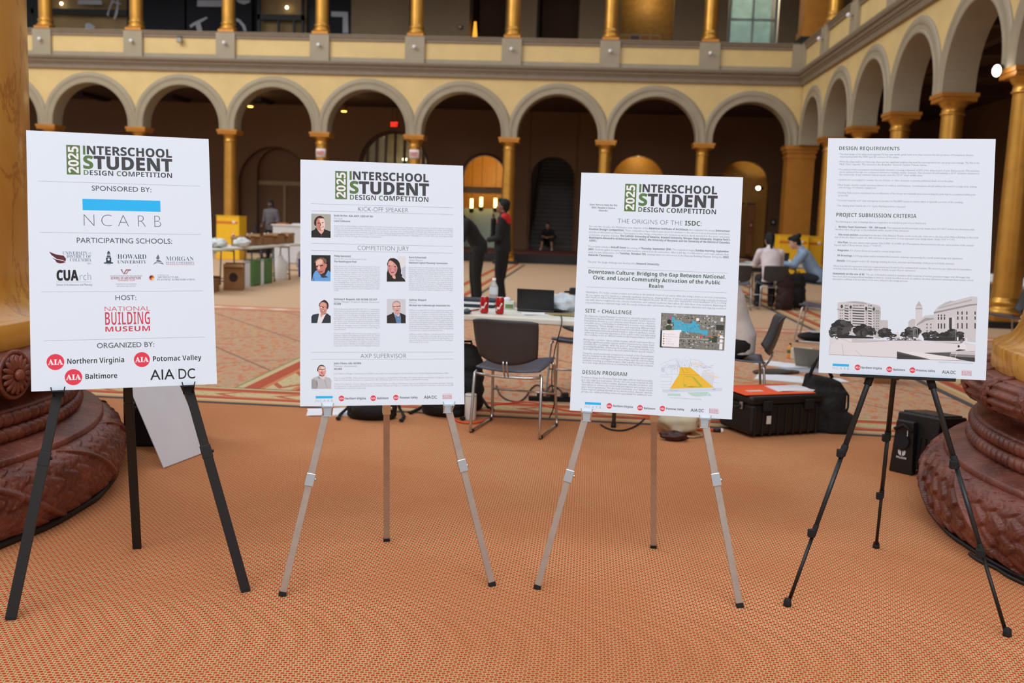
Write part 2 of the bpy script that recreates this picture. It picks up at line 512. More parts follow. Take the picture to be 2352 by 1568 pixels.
# upper storey
proto2 = thing('column', '', 'column'); column_parts(proto2, 0, 3.6, .205, .20, cap=False)
first = True
for k in range(9):
    lab = 'gold round column on the back balcony, %s from the left' % ORD[7-k] if k < 8 else 'gold round column on the back balcony, hidden beyond the marbled column'
    c = proto2 if first else dup(proto2, (0,0,0), 0, lab)
    first = False; c['label'] = lab; c['group'] = 'gold columns on the back balcony'; c.location = (colx[k], YB+.20, ZR+.002)
for k in range(5):
    dup(proto2, (XR+.20, coly[k], ZR+.002), 0, 'gold round column on the right balcony, %s from the corner' % ORD[k], 'gold columns on the right balcony')
pier('pier', 'square gold pier at the corner of the upper balcony', XR-.10, XR+.62, YB-.10, YB+.62, ZR+.002, ZR+3.6)
# pedestals with globe lights
def pedestal(x, y, lab, grp, ax):
    t = thing('pedestal', lab, 'pedestal', (x, y, ZK+.39), 0 if ax == 'y' else -PI/2, grp)
    b = MB(); h = ZR-ZK-.39
    b.box((0, -.02, h/2), (.62,.135,h), m_taupe); b.build('block', t, bevel=.01)
    g = thing('globe_light', 'white globe light on the balcony pedestal ' + lab.split('pedestal ')[1], 'lamp', (0,0,0), 0, 'globe lights on the balcony pedestals')
    p = (x, y, 6.62)
    g.location = p; g.rotation_euler = (0,0,0 if ax == 'y' else -PI/2)
    q = MB(); q.ell((0,-.20,0), .056, m_white); q.build('globe', g)
    q = MB(); q.tube([(0,-.09,0),(0,-.16,0)], .025, m_taupe); q.build('stem', g)
for k in range(9):
    pedestal(colx[k], YB, ('pedestal under the upper column %s from the left' % ORD[7-k]) if k < 8 else 'pedestal beyond the marbled column', 'pedestals of the back balcony', 'y')
for k in range(5):
    pedestal(XR, coly[k], 'pedestal on the right balcony, %s from the corner' % ORD[k], 'pedestals of the right balcony', 'x')
b = MB(); b.box((XR-.02, YB-.02, (ZK+.39+ZR)/2), (.135,.135,ZR-ZK-.39), m_taupe); b.box((XR-.20, YB-.02, (ZK+.39+ZR)/2), (.30,.135,ZR-ZK-.39), m_taupe); b.box((XR-.02, YB-.20, (ZK+.39+ZR)/2), (.135,.30,ZR-ZK-.39), m_taupe); o = b.build('pedestal'); tag(o, 'taupe corner pedestal where the two balconies meet', 'pedestal')

# ---- gallery floors, ceilings and back walls
b = MB()
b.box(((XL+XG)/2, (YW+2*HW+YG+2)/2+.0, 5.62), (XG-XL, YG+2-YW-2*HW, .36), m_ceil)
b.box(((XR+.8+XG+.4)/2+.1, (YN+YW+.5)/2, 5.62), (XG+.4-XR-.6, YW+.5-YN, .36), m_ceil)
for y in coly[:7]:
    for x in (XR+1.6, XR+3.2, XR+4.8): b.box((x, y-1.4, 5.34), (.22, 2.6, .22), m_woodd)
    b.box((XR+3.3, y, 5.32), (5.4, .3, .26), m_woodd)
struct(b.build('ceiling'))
b = MB()
b.box(((XL+XG)/2, (YW+YG+3)/2, 10.5), (XG-XL, YG+3-YW, .3), m_ceil)
b.box(((XR+.3+XG)/2, (YN+YW)/2, 10.5), (XG-XR, YW-YN, .3), m_ceil)
struct(b.build('ceiling_upper'))
ops = [(-12.11,1.42,2.45),(-7.48,1.35,3.25),(-4.02,.80,2.98),(-1.43,.82,2.98),(1.75,.98,2.95),(5.66,.93,2.95)]
ZP = .30
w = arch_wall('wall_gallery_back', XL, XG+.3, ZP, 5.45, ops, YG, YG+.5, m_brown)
struct(w)
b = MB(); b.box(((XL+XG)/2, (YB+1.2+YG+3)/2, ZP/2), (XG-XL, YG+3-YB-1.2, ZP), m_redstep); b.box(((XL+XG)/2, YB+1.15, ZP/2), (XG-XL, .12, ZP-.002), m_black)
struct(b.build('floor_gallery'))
b = MB(); b.box((XG, (YN+YG)/2, 2.9), (.3, YG-YN, 5.2), m_brown)
struct(b.build('wall_gallery_right'))
# upper gallery wall with tall openings that run up out of sight
solid = [(-9.2,-6.95),(-4.75-1.9+.05,-4.75),(-3.40,-2.25),(-.68,.80),(2.75,4.70),(6.55,8.2),(9.6,XG)]
solid = [(-9.2,-8.47),(-8.47,-7.0),(-6.6,-4.75),(-3.40,-2.25),(-.68,.80),(2.75,4.70),(6.55,XG)]
b = MB()
for a, c in solid: b.box(((a+c)/2, YG+.25, 8.15), (c-a, .5, 4.6), m_tan)
b.box(((XL-9)/2, YG+.45, 8.15), (-9-XL, .1, 4.6), m_dark)
struct(b.build('wall_upper_back'))
b = MB(); b.box(((XL+XG)/2, YG+2.8, 8.15), (XG-XL, .2, 4.6), m_brown)
for x in (-7.0,-6.6,-4.75,-3.4,-2.25,-.68,4.7,6.55): b.box((x, YG+1.6, 8.15), (.12, 2.2, 4.6), m_woodd)
struct(b.build('wall_upper_rooms'))
b = MB(); b.box((XG, (YN+YG)/2, 8.15), (.3, YG-YN, 4.6), m_tan)
struct(b.build('wall_upper_right'))

# ---- doors, windows, stairs in the gallery wall
def rect_frame(b, x0, x1, z0, z1, y, t, dpt, m, nx=0, nz=0):
    b.box(((x0+x1)/2,y,z0+t/2),(x1-x0,dpt,t),m); b.box(((x0+x1)/2,y,z1-t/2),(x1-x0,dpt,t),m)
    b.box((x0+t/2,y,(z0+z1)/2),(t,dpt,z1-z0),m); b.box((x1-t/2,y,(z0+z1)/2),(t,dpt,z1-z0),m)
    for i in range(nx): b.box((x0+(x1-x0)*(i+1)/(nx+1),y,(z0+z1)/2),(t*.7,dpt*.9,z1-z0),m)
    for i in range(nz): b.box(((x0+x1)/2,y,z0+(z1-z0)*(i+1)/(nz+1)),(x1-x0,dpt*.9,t*.7),m)
def back_room(xc, hw, zt, depth, m, name):
    """plain lined recess behind an opening"""
    b = MB(); y0, y1 = YG+.45, YG+.5+depth
    x0, x1 = xc-hw-.25, xc+hw+.25
    b.add([(x0,y0,ZP),(x0,y1,ZP),(x0,y1,zt),(x0,y0,zt)],[(0,1,2,3)],m); b.add([(x1,y0,ZP),(x1,y1,ZP),(x1,y1,zt),(x1,y0,zt)],[(0,1,2,3)],m)
    b.add([(x0,y1,ZP),(x1,y1,ZP),(x1,y1,zt),(x0,y1,zt)],[(0,1,2,3)],m); b.add([(x0,y0,zt),(x1,y0,zt),(x1,y1,zt),(x0,y1,zt)],[(0,1,2,3)],m)
    return struct(b.build(name))
# double door in its stepped arch
w1 = arch_wall('wall_door_surround', -13.6, -10.6, ZP, 4.1, [(-12.0,.90,2.95)], YG+.30, YG+.6, m_brown); struct(w1)
b = MB(); b.box((-12.0,YG+.55,(ZP+2.42)/2),(1.76,.06,2.42-ZP),m_brown)
b.box((-12.0,YG+.52,2.50),(1.86,.10,.16),m_tan); b.box((-11.86,YG+.50,(ZP+2.42)/2),(.10,.08,2.42-ZP),m_tan)
b.box((-12.0,YG+.58,3.2),(1.8,.04,1.4),m_brown)
struct(b.build('door_1'))
# fan shaped window
b = MB(); xc, r = -7.48, 1.33
b.box((xc, YG+.30, ZP+1.0), (2*r, .08, 2.0), m_woodd)
for i in range(-3, 4): b.box((xc+i*.36, YG+.25, (ZP+4.6)/2), (.10,.10,4.2-abs(i)**2*.11), m_woodd)
b.box((xc, YG+.25, 3.25), (2*r,.10,.14), m_woodd); b.box((xc, YG+.25, 2.3), (2*r,.10,.14), m_woodd)
b.tube([(xc+r*math.cos(PI*i/24), YG+.25, 3.25+r*math.sin(PI*i/24)) for i in range(25)], .09, m_woodd)
win = struct(b.build('window_1'))
b = MB(); b.box((xc, YG+.34, 2.5), (2*r,.01,4.2), m_glass); struct(b.build('pane', win))
back_room(-7.48, 1.35, 4.9, 1.6, mt('lit_room_paint', (200,170,130), rough=.8), 'wall_room_fan')
point('room_lamp_fan', (-7.3, YG+1.2, 3.6), 22, (1,.8,.55))
# arched opening into a golden room
back_room(-4.02, .80, 4.2, 2.4, m_ochre, 'wall_room_gold')
b = MB(); b.box((-4.02, YG+.30, 2.48), (1.60,.16,.24), m_tan); b.box((-4.02, YG+1.0, ZP+.75), (1.9,.05,1.5), mt('pale_green_panel', (190,214,196), rough=.3, var=0))
b.tube([(-4.02+.84*math.cos(PI*i/24), YG+.02, 2.98+.84*math.sin(PI*i/24)) for i in range(25)], .06, m_woodd)
struct(b.build('trim_5'))
m_warm = mt('warm_lamp_glow', (255,214,130), emit=6, var=0)
for i, (dx, z) in enumerate(((-.52,1.95),(-.15,2.02),(.40,2.0))):
    t = thing('pendant_lamp', 'glowing pendant lamp in the golden arched room, %s of three' % ('leftmost','middle','rightmost')[i], 'lamp', (-4.02+dx, YG+.6, z), 0, 'pendant lamps in the golden room')
    q = MB(); q.tube([(0,0,-.15),(0,0,.2)], .055, m_warm); q.build('tube', t)
    q = MB(); q.tube([(0,0,.2),(0,0,2.1)], .008, m_dark, 6); q.build('cord', t)
    q = MB(); q.ell((0,0,-.24), (.10,.10,.10), m_dark); q.build('weight', t)
point('room_lamp_gold', (-3.9, YG+1.4, 3.3), 30, (1,.78,.42))
# staircase
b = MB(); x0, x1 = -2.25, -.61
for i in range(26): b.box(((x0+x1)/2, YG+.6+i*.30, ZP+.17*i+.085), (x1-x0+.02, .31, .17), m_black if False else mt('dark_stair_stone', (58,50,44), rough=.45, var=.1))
for i in range(26): b.box(((x0+x1)/2, YG+.455+i*.30, ZP+.17*i+.165), (x1-x0+.01, .03, .012), mt('step_edge_highlight', (150,140,130), rough=.4))  # pale nosing strips paint in the faint highlights along the steps
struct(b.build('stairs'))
point('stairwell_fill', (-1.2, YG+3.4, 5.9), 26, (1,.88,.74))  # added fill light that lifts the dark steps, no fitting here
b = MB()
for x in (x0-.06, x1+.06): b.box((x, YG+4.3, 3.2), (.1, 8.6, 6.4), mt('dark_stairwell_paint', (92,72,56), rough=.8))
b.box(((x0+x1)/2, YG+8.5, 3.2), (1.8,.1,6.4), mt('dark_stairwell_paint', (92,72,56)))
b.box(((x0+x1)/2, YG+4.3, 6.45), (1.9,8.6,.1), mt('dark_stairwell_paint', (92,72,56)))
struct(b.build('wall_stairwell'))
t = thing('handrail', 'dark handrail climbing the left side of the staircase', 'handrail', (x0+.09, YG+.7, ZP))
b = MB(); b.tube([(0,0,.9),(0,7.2,.9+7.2*.5667)], .03, m_woodd); b.build('rail', t)
for i in range(5):
    b = MB(); b.tube([(-.05,.3+i*1.5,.9+(.3+i*1.5)*.5667),(0,.3+i*1.5,.88+(.3+i*1.5)*.5667)], .015, m_dark); b.build('bracket', t)
# two ochre niches
back_room(1.75, .98, 4.1, .9, m_ochre, 'wall_niche_left'); back_room(5.66, .93, 4.1, 1.1, m_ochre, 'wall_niche_right')
point('niche_lamp_left', (1.75, YG+.75, 3.9), 9, (1,.8,.4)); spot('niche_spot', (6.1, YG+.25, 2.95), (6.3, YG+1.2, 4.2), 26, 80, (1,.86,.55))
t = thing('spotlight', 'bright spotlight on the edge of the right ochre niche', 'lamp', at(1743,432,y=YG-.25))
b = MB(); b.tube([(0,0,0),(.16,.05,.0)], .05, m_dark, 12); b.build('housing', t)
b = MB(); b.ell((-.02,0,0), (.085,.06,.065), mt('white_lamp_glow', (255,250,235), emit=7, var=0)); b.build('bulb', t)
b = MB(); b.tube([(.14,.05,0),(.14,.24,0)], .02, m_dark); b.build('bracket', t)
for i, x in enumerate((5.72, 6.12)):
    b = MB(); b.box((x, YG+1.0, 1.35), (.26,.04,1.9), mt('warm_wood_panel', (176,112,58), rough=.5)); b.box((x, YG+.99, 2.32), (.30,.06,.06), m_woodd); tag(b.build('wall_panel', bevel=.01), 'tall warm wood panel in the right niche, %s one' % ('left','right')[i], 'panel', 'wood panels in the right niche')
for nm, lab, px, c in (('fire_alarm_sign', 'small red square sign with a white mark on the gallery wall', (1725,517), (170,40,24)), ('wall_notice', 'small dark framed notice on the gallery wall right of the niche', (1776,510), (40,38,36))):
    p = at(*px, y=YG-.03); t = thing(nm, lab, 'sign', p)
    b = MB(); b.box((0,0,0), (.14 if c[0] > 100 else .17,.04,.22), ink(c)); b.build('plate', t, bevel=.004)
    b = MB(); b.ell((0,-.02,.0), (.04,.012,.05), ink((210,200,190))); b.build('mark', t)
# ---- text helper: all lettering is turned into flat mesh
TXT = []
BOLD = {}
for i in range(26):
    BOLD[chr(65+i)] = chr(0x1D5D4+i); BOLD[chr(97+i)] = chr(0x1D5EE+i)
for i in range(10): BOLD[str(i)] = chr(0x1D7EC+i)
SERIF = {}
for i in range(26):
    SERIF[chr(65+i)] = chr(0x1D400+i); SERIF[chr(97+i)] = chr(0x1D41A+i)
CAPH = .682
def glyphs(items):
    """items: list of (string, offset); returns list of (verts, faces) with size 1"""
    cur = []
    for s, off, res in items:
        c = bpy.data.curves.new('lettering', 'FONT'); c.body = s; c.size = 1; c.offset = off; c.resolution_u = res
        o = bpy.data.objects.new('lettering', c); COL.objects.link(o); cur.append((o, c))
    bpy.context.view_layer.update()
    dg = bpy.context.evaluated_depsgraph_get(); out = []
    for o, c in cur:
        e = o.evaluated_get(dg); me = e.to_mesh()
        out.append(([tuple(v.co) for v in me.vertices], [tuple(p.vertices) for p in me.polygons]))
        e.to_mesh_clear()
    for o, c in cur:
        bpy.data.objects.remove(o); bpy.data.curves.remove(c)
    return out
def style(s, st):
    if st == 'b': return ''.join(BOLD.get(ch, ch) for ch in s)
    if st == 's': return ''.join(SERIF.get(ch, ch) for ch in s)
    return s
def lettering(mb, jobs, M):
    """jobs: (segments [(text, style, offset, material)], x0, x1, baseline z, cap height, align, res) laid in the local xz plane through M"""
    items = []; back = []
    for j, (segs, x0, x1, z, ch, al, res) in enumerate(jobs):
        for t, st, off, m in segs:
            items.append((style(t, st)+'|', off, res)); items.append(('|', off, res)); items.append((style(t, st), off, res)); back.append((j, m))
    G = glyphs(items); adv = {}; segw = []
    for i, (j, m) in enumerate(back):
        wbar = max([v[0] for v in G[3*i+1][0]] or [0]); full = max([v[0] for v in G[3*i][0]] or [0])
        segw.append(max(full - wbar, .01))
    i = 0; z0 = 0
    for j, (segs, x0, x1, z, ch, al, res) in enumerate(jobs):
        n = len(segs); tot = sum(segw[i:i+n]); sz = ch/CAPH
        if al == 'J': sx = (x1-x0)/tot; x = x0
        else:
            sx = sz; 
            if al == 'L': x = x0
            elif al == 'C': x = (x0+x1)/2 - tot*sx/2
            else: x = x1 - tot*sx
        for k in range(n):
            vs_, fs = G[3*(i+k)+2]
            mb.M = M @ Matrix.Translation((x, 0, z))
            mb.add([(v[0]*sx, 0, v[1]*sz) for v in vs_], fs, segs[k][3])
            x += segw[i+k]*sx
        i += n
    mb.M = Matrix()

# ---- upper storey: banners, windows, signs
navy = mt('navy_banner_cloth', (27,31,38), rough=.8, var=.05); toolw = ink((196,200,208))
def banner(xa, xb, lab, shapes, y=YG+.02):
    t = thing('exhibition_banner', lab, 'banner', ((xa+xb)/2, y, 8.0), 0, 'dark exhibition banners on the upper floor')
    b = MB(); b.box((0,.02,0), (xb-xa,.03,4.2), navy); b.build('cloth', t)
    cx = (xa+xb)/2
    for k, poly in enumerate(shapes):
        b = MB(); pts = [(at(p[0], p[1], y=y).x-cx, at(p[0], p[1], y=y).z-8.0) for p in poly]
        b.prism(pts, -.004-.001*(k % 3), -.002, toolw); b.build('printed_tool', t)
def cpx(s, ox, oy, L): return [(ox+x/s, oy+y/s) for x, y in L]
c7 = lambda L: cpx(4.753, 60, 0, L)
c1 = lambda L: cpx(3.357, 0, 0, L)
c2 = lambda L: cpx(3.357, 600, 0, L)
banner(-17.85, -13.2-2.35, 'dark banner with white saw, compass and axe shapes, leftmost on the upper floor', [
  c7([(560,45),(572,0),(820,0),(832,52)]),
  c7([(880,160),(935,0),(958,0),(905,130),(900,180)]), c7([(955,205),(990,70),(990,0),(1010,0),(1008,80),(1000,150),(972,215)]), c7([(945,10),(1040,40),(1035,52),(945,25)]),
  c7([(640,312),(648,258),(690,250),(752,290),(740,312)])])
banner(-15.62, -13.02, 'dark banner with white hammer and ruler shapes, in the middle of the upper floor banners', [
  c1([(1520,50),(1522,0),(1712,0),(1710,52)]),
  c1([(1462,195),(1500,170),(1590,130),(1602,140),(1545,175),(1560,240),(1522,240),(1508,190),(1470,215)]),
  c1([(1820,0),(1930,0),(1925,20),(1880,35),(1835,18)]),
  c1([(1820,140),(1850,150),(1890,195),(1902,240),(1880,240),(1868,205),(1840,170),(1822,165)])])
banner(-10.5, -9.2, 'dark banner with a white carpenter square shape, rightmost of the upper floor banners', [
  c2([(540,88),(668,92),(672,255),(628,255),(630,130),(540,128)])])
m_lamp = mt('small_lamp_glow', (255,240,200), emit=9, var=0)
def upper_window(n, xa, xb, bars, mull, m_in, y=YG+.10):
    b = MB(); b.box((xa+.05,y,8.0),(.10,.12,4.2),m_dark); b.box((xb-.05,y,8.0),(.10,.12,4.2),m_dark)
    for z, t in bars: b.box(((xa+xb)/2,y,z),(xb-xa,.12,t),m_dark)
    for x, z0, z1, t in mull: b.box((x,y,(z0+z1)/2),(t,.10,z1-z0),m_dark)
    o = struct(b.build('window_%d' % n))
    b = MB(); b.box(((xa+xb)/2,y+.3,8.0),(xb-xa,.03,4.2),m_in); struct(b.build('room_backing', o))
    return o
m_gr = mt('tan_display_room', (170,140,92), rough=.6, var=.15, vscale=1.2)
zb = at(120,24,y=YG).z
upper_window(2, -21.7, -17.8, [(8.72,.20)], [(-21.5,6,10,.22)], m_gr)
upper_window(3, -17.25+1.6-1.7, -15.6, [(8.75,.17)], [], m_gr)
upper_window(4, -12.80, -11.02, [(8.66,.20)], [(-12.0,6,8.6,.08),(-11.4,6,8.6,.10)], m_gr)
for i, px in enumerate(((143,9),(371,37),(375,45),(660,18))):
    p = at(*px, y=YG+.30); t = thing('window_lamp', 'small lit lamp in the upper windows, %s from the left' % ORD[i], 'lamp', p, 0, 'lamps behind the upper windows')
    b = MB(); b.ell((0,-.06,0), (.055,.05,.05), m_lamp); b.build('bulb', t); b = MB(); b.tube([(0,0,0),(0,-.04,.0)], .03, m_dark); b.build('holder', t)
# bright window on the right
b = MB(); m_alu = mt('pale_window_frame', (196,206,204), rough=.4, var=0)
rect_frame(b, 4.74, 6.50, 6.2, 7.62, YG+.25, .10, .10, m_alu, nx=1); rect_frame(b, 4.74, 6.50, 7.86, 10.0, YG+.25, .10, .10, m_alu, nx=1, nz=1)
b.box((5.62,YG+.22,7.74),(1.8,.10,.26),m_tan)
wn = struct(b.build('window_5'))
b = MB(); b.box((5.62,YG+.32,8.1),(1.76,.01,4.0),m_glass); struct(b.build('pane', wn))
b = MB(); b.box((5.62,YG+1.6,8.1),(2.6,.02,4.4),mt('pale_green_room', (176,190,180), rough=.8, var=.3, vscale=1.6)); struct(b.build('room_backing', wn))
point('upper_room_lamp', (5.6, YG+1.0, 10.1), 420, (.92,1,.98), .05)
# ochre recess, sign, alarm, slim gold lamp
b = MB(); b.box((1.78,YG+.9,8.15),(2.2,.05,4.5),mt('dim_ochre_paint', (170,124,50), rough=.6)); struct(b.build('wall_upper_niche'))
point('upper_niche_lamp', (1.8, YG+.3, 9.6), 14, (1,.8,.4))
p0, p1 = at(1424,80,y=YG-.1), at(1516,94,y=YG-.1)
t = thing('exhibit_sign', 'long low framed sign with orange panels behind the balcony rail', 'sign', ((p0.x+p1.x)/2, YG-.1, (p0.z+p1.z)/2))
wd, hg = p1.x-p0.x, .24
b = MB(); b.box((0,0,0),(wd,.05,hg),ink((176,160,110))); b.build('frame', t)
b = MB()
for i in range(4): b.box((-wd/2+wd*(i+.5)/4,-.03,0),(wd/4-.05,.012,hg*.55),ink((180,120,56) if i != 1 else (120,84,96)))
b.build('picture', t)
p = at(1057,62,y=YG-.05)
t = thing('fire_alarm', 'small round fire alarm with a red rim on the upper wall', 'alarm', p)
b = MB(); b.tube([(0,.07,0),(0,-.03,0)], .085, ink((120,40,34)), 16); b.build('rim', t); b = MB(); b.ell((0,-.03,0), (.055,.03,.05), ink((216,196,190))); b.build('dome', t)
p = at(1091,72,y=YG+.4); t = thing('wall_lamp', 'slim glowing golden lamp in the dark doorway of the upper floor', 'lamp', p)
b = MB(); b.lathe([(.10,-.3),(.04,.35)], mt('amber_glow', (255,176,60), emit=1.2, var=0), 12); b.build('shade', t); b = MB(); b.box((0,.05,-.33),(.2,.1,.06),m_dark); b.build('foot', t)
p = at(414,93,y=YB-.07); t = thing('floodlight', 'small grey floodlight fixed to the balcony panel', 'lamp', p)
b = MB(); b.box((0,-.05,.0),(.16,.14,.14),mt('grey_metal',(150,146,138),rough=.4,metal=.5,var=0)); b.build('housing', t, bevel=.015)
b = MB(); b.tube([(-.08,-.05,.1),(.08,-.05,.1)],.02,m_dark); b.build('bracket', t)
# fittings on the gallery ceiling and wall
for i, (pa, pb) in enumerate((((180,212),(245,229)),((388,218),(430,231)),((590,225),(622,236)))):
    zc = 5.40; a, c = at(*pa, z=zc), at(*pb, z=zc); L = (c-a).length
    t = thing('ceiling_track', 'dark bar fitting on the gallery ceiling inside the arch, %s from the left' % ORD[i], 'light fitting', (a+c)/2, math.atan2((c-a).y,(c-a).x), 'dark bars on the gallery ceiling')
    b = MB(); b.box((0,0,-.01),(L,.30,.10),m_dark); b.build('housing', t); b = MB(); b.box((0,0,-.07),(L*.9,.2,.03),mt('black_grille',(14,13,13),var=0)); b.build('grille', t)
m_amb = mt('amber_lamp_glow', (255,196,90), emit=5, var=0)
for i, px in enumerate(((575,244),(790,255))):
    p = at(*px, y=33.5); t = thing('pendant_light', 'short brown pendant downlight glowing amber, %s of two under the gallery ceiling' % ('left','right')[i], 'lamp', p, 0, 'pendant downlights under the gallery ceiling')
    b = MB(); b.lathe([(.0,.36),(.09,.36),(.11,.02),(.10,.0)], m_brown, 16); b.build('shade', t); b = MB(); b.lathe([(.0,-.03),(.075,-.025),(.095,.0)], m_amb, 16); b.build('lens', t)
    b = MB(); b.tube([(0,0,.36),(0,0,5.44-p.z)], .015, m_dark); b.build('rod', t)
    point('pendant_glow', (p.x, p.y, p.z-.25), 12, (1,.75,.4))
p = at(2288,163,x=XR-.15); t = thing('spotlight', 'bright white spotlight beside the capital of a near gold column on the right', 'lamp', p)
b = MB(); b.ell((0,-.02,0),(.06,.08,.09),mt('white_lamp_glow',(255,250,235),emit=7,var=0)); b.build('bulb', t)
b = MB(); b.tube([(0,0,.03),(.12,.12,.08)],.045,m_dark,12); b.build('housing', t)
# lit exit sign and paper exit notices
p = at(906,286,y=33.8); t = thing('exit_sign', 'glowing red exit sign hanging under the gallery ceiling', 'sign', p)
ms = Matrix.Translation((0,-.045,0))
b = MB(); b.box((0,0,0),(.30,.08,.20),ink((40,10,8))); b.build('housing', t, bevel=.006)
b = MB(); m_rede = mt('red_sign_glow',(255,52,36),emit=1.6,var=0)
lettering(b, [([('EXIT','b',.02,m_rede)], -.13,.13,-.07,.14,'J',3)], ms); b.build('lettering', t, recalc=False)
b = MB(); b.tube([(-.08,0,.1),(-.08,0,5.44-p.z)],.008,m_dark,6); b.tube([(.08,0,.1),(.08,0,5.44-p.z)],.008,m_dark,6); b.build('hanger', t)
for i, (px, kx) in enumerate((((736,351),4),((951,353.5),3))):
    x = colx[kx]; p = at(*px, y=CYB-.23)
    t = thing('paper_notice', 'white paper exit notice on the %s gold column above the portrait board' % ('left','right')[i], 'notice', p, 0, 'paper exit notices on the gold columns')
    b = MB(); dx = p.x - x
    rows = []
    for j in range(9):
        u = -.155+.31*j/8; a = (u+dx)/.225
        rows.append([(u, .23-.226*math.cos(max(-1.2,min(1.2,a))), z) for z in (-.135,.135)])
    b.sheet(rows, ink((236,232,230))); b.build('sheet', t, solid=.004)
    b = MB(); lettering(b, [([('EXIT','b',.02,ink((206,70,66)))],-.125,.125,-.055,.11,'J',3)], Matrix.Translation((0,-.012,0))); b.build('lettering', t, recalc=False)
# daylight from the high windows of the hall
area('high_windows_front', (0, -6, 11), (0, 5, 1), (14, 6), 1060, (.97,.98,1))
area('high_windows_left', (-19, 14, 17), (-8, 30, 5), (14, 8), 2300, (1,.98,.94))
# ================================================================== DISPLAY BOARDS
m_board = mt('white_foam_board', (224,238,250), rough=.7, var=.0)
BP = {1: ((-1.6519,3.3305,1.2102), ((0.89814,-0.4263,-0.10774),(0.43953,0.87719,0.19327),(0.01212,-0.22093,0.97521))),
      2: ((-0.7597,3.5654,1.1471), ((0.96068,-0.2722,-0.05474),(0.27754,0.94692,0.16219),(0.00769,-0.17101,0.98524))),
      3: ((0.2649,3.6846,1.1376), ((0.99947,0.03209,0.00471),(-0.03244,0.98888,0.14513),(0,-0.14521,0.9894))),
      4: ((1.2181,3.8155,1.3094), ((0.99565,0.0931,-0.00227),(-0.09205,0.98761,0.12709),(0.01408,-0.12633,0.99189)))}
BMAT = {k: Matrix.Translation(c) @ Matrix(M).to_4x4() for k, (c, M) in BP.items()}
def bp(b, px, py, dy=0):
    """board-local (x, z) of the point of the printed face seen at a pixel"""
    Mi = BMAT[b].inverted(); o = Mi @ Vector((0,0,EYE)); d = (Mi.to_3x3() @ ray(px, py))
    q = o + d*((dy - o.y)/d.y)
    return q.x, q.z
CROP = {'A':(4.9,40,290),'B':(4.9,40,590),'C':(5.2275,680,360),'D':(5.2275,680,650),'E':(5.407,1300,390),'F':(5.407,1300,680),'G':(5.407,1870,310),'H':(5.407,1870,590),
        'P1':(19.6,700,480),'P2':(19.6,700,575),'P3':(19.6,875,575),'P4':(19.6,700,675),'P5':(19.6,875,675),'P6':(19.6,700,825),'M':(6.815,1500,700),'Q':(6.0308,1890,660)}
def cp(c, x, y): s, ox, oy = CROP[c]; return ox + x/s, oy + y/s
def cb(b, c, x, y): return bp(b, *cp(c, x, y))
MPP = {1:.914/590, 2:.914/556, 3:.914/552, 4:.914/548}       # metres per photo pixel
dark, green, grey, lgrey, mid = ink((64,66,70)), ink((90,124,70)), ink((150,153,160)), ink((176,179,187)), ink((96,99,105))
dgreen, red, blue, black, white = ink((70,92,76)), ink((226,58,82)), ink((34,186,250)), ink((24,26,30)), ink((240,241,246))
LIFT = -.0002
class Board:
    def __init__(s, b, label):
        s.b = b; s.t = thing('display_board', label, 'display board'); s.t.matrix_world = BMAT[b]
        q = MB(); q.box((0,.0025,0),(.61,.005,.914), m_board); q.build('panel', s.t)
        s.jobs = []; s.lift = LIFT
    def line(s, c, segs, x0, x1, y, cap, al='J', st='', off=0, m=None, res=3):
        """one line of lettering; crop coordinates, cap height in crop units"""
        if isinstance(segs, str): segs = [(segs, st, off, m or dark)]
        xa, z = cb(s.b, c, x0, y); xb, _ = cb(s.b, c, x1, y)
        s.jobs.append((segs, xa, xb, z, cap/CROP[c][0]*MPP[s.b], al, res))
    def para(s, c, x0, x1, y, dy, cap, lines, m=None, last='L', jus=True, st='', off=0):
        for i, l in enumerate(lines):
            segs = l
            if isinstance(l, str):
                segs = []
                for k, part in enumerate(l.split('*')):
                    if part: segs.append((part, 'b' if k % 2 else st, off, (mid if k % 2 else (m or lgrey))))
            s.line(c, segs, x0, x1, y + dy*i, cap, 'J' if jus and (i < len(lines)-1 or last == 'J') else 'L', res=1)
    def flush(s, name):
        if not s.jobs: return
        q = MB(); lettering(q, s.jobs, Matrix.Translation((0, s.lift, 0))); s.jobs = []
        return q.build(name, s.t, recalc=False)
    def shapes(s, name, c, polys, lift=None):
        """flat printed areas: list of (colour, [crop points])"""
        q = MB(); y = LIFT; lay = []
        for m, P in polys:
            P = [cb(s.b, c, *p) for p in P]
            bb = (min(x for x, z in P), max(x for x, z in P), min(z for x, z in P), max(z for x, z in P))
            k = 1 + max([l for l, o in lay if bb[0] < o[1] and o[0] < bb[1] and bb[2] < o[3] and o[2] < bb[3]] or [-1])
            lay.append((k, bb))
            q.add([(x, y - k*.00002, z) for x, z in P], [tuple(range(len(P)))], m if not isinstance(m, tuple) else ink(m))
        s.lift = min(s.lift, y - (max(l for l, o in lay)+2)*.00002)
        return q.build(name, s.t, recalc=False)
def circ(cx, cy, r, ry=None, n=28, a0=0, a1=2*PI): ry = ry or r; return [(cx+r*math.cos(a0+(a1-a0)*i/n), cy+ry*math.sin(a0+(a1-a0)*i/n)) for i in range(n)]
def rect(x0, y0, x1, y1): return [(x0,y0),(x1,y0),(x1,y1),(x0,y1)]
def seg(x0, y0, x1, y1, w=2):
    d = Vector((x1-x0, y1-y0)); n = Vector((-d.y, d.x)).normalized()*w/2
    return [(x0+n.x,y0+n.y),(x1+n.x,y1+n.y),(x1-n.x,y1-n.y),(x0-n.x,y0-n.y)]
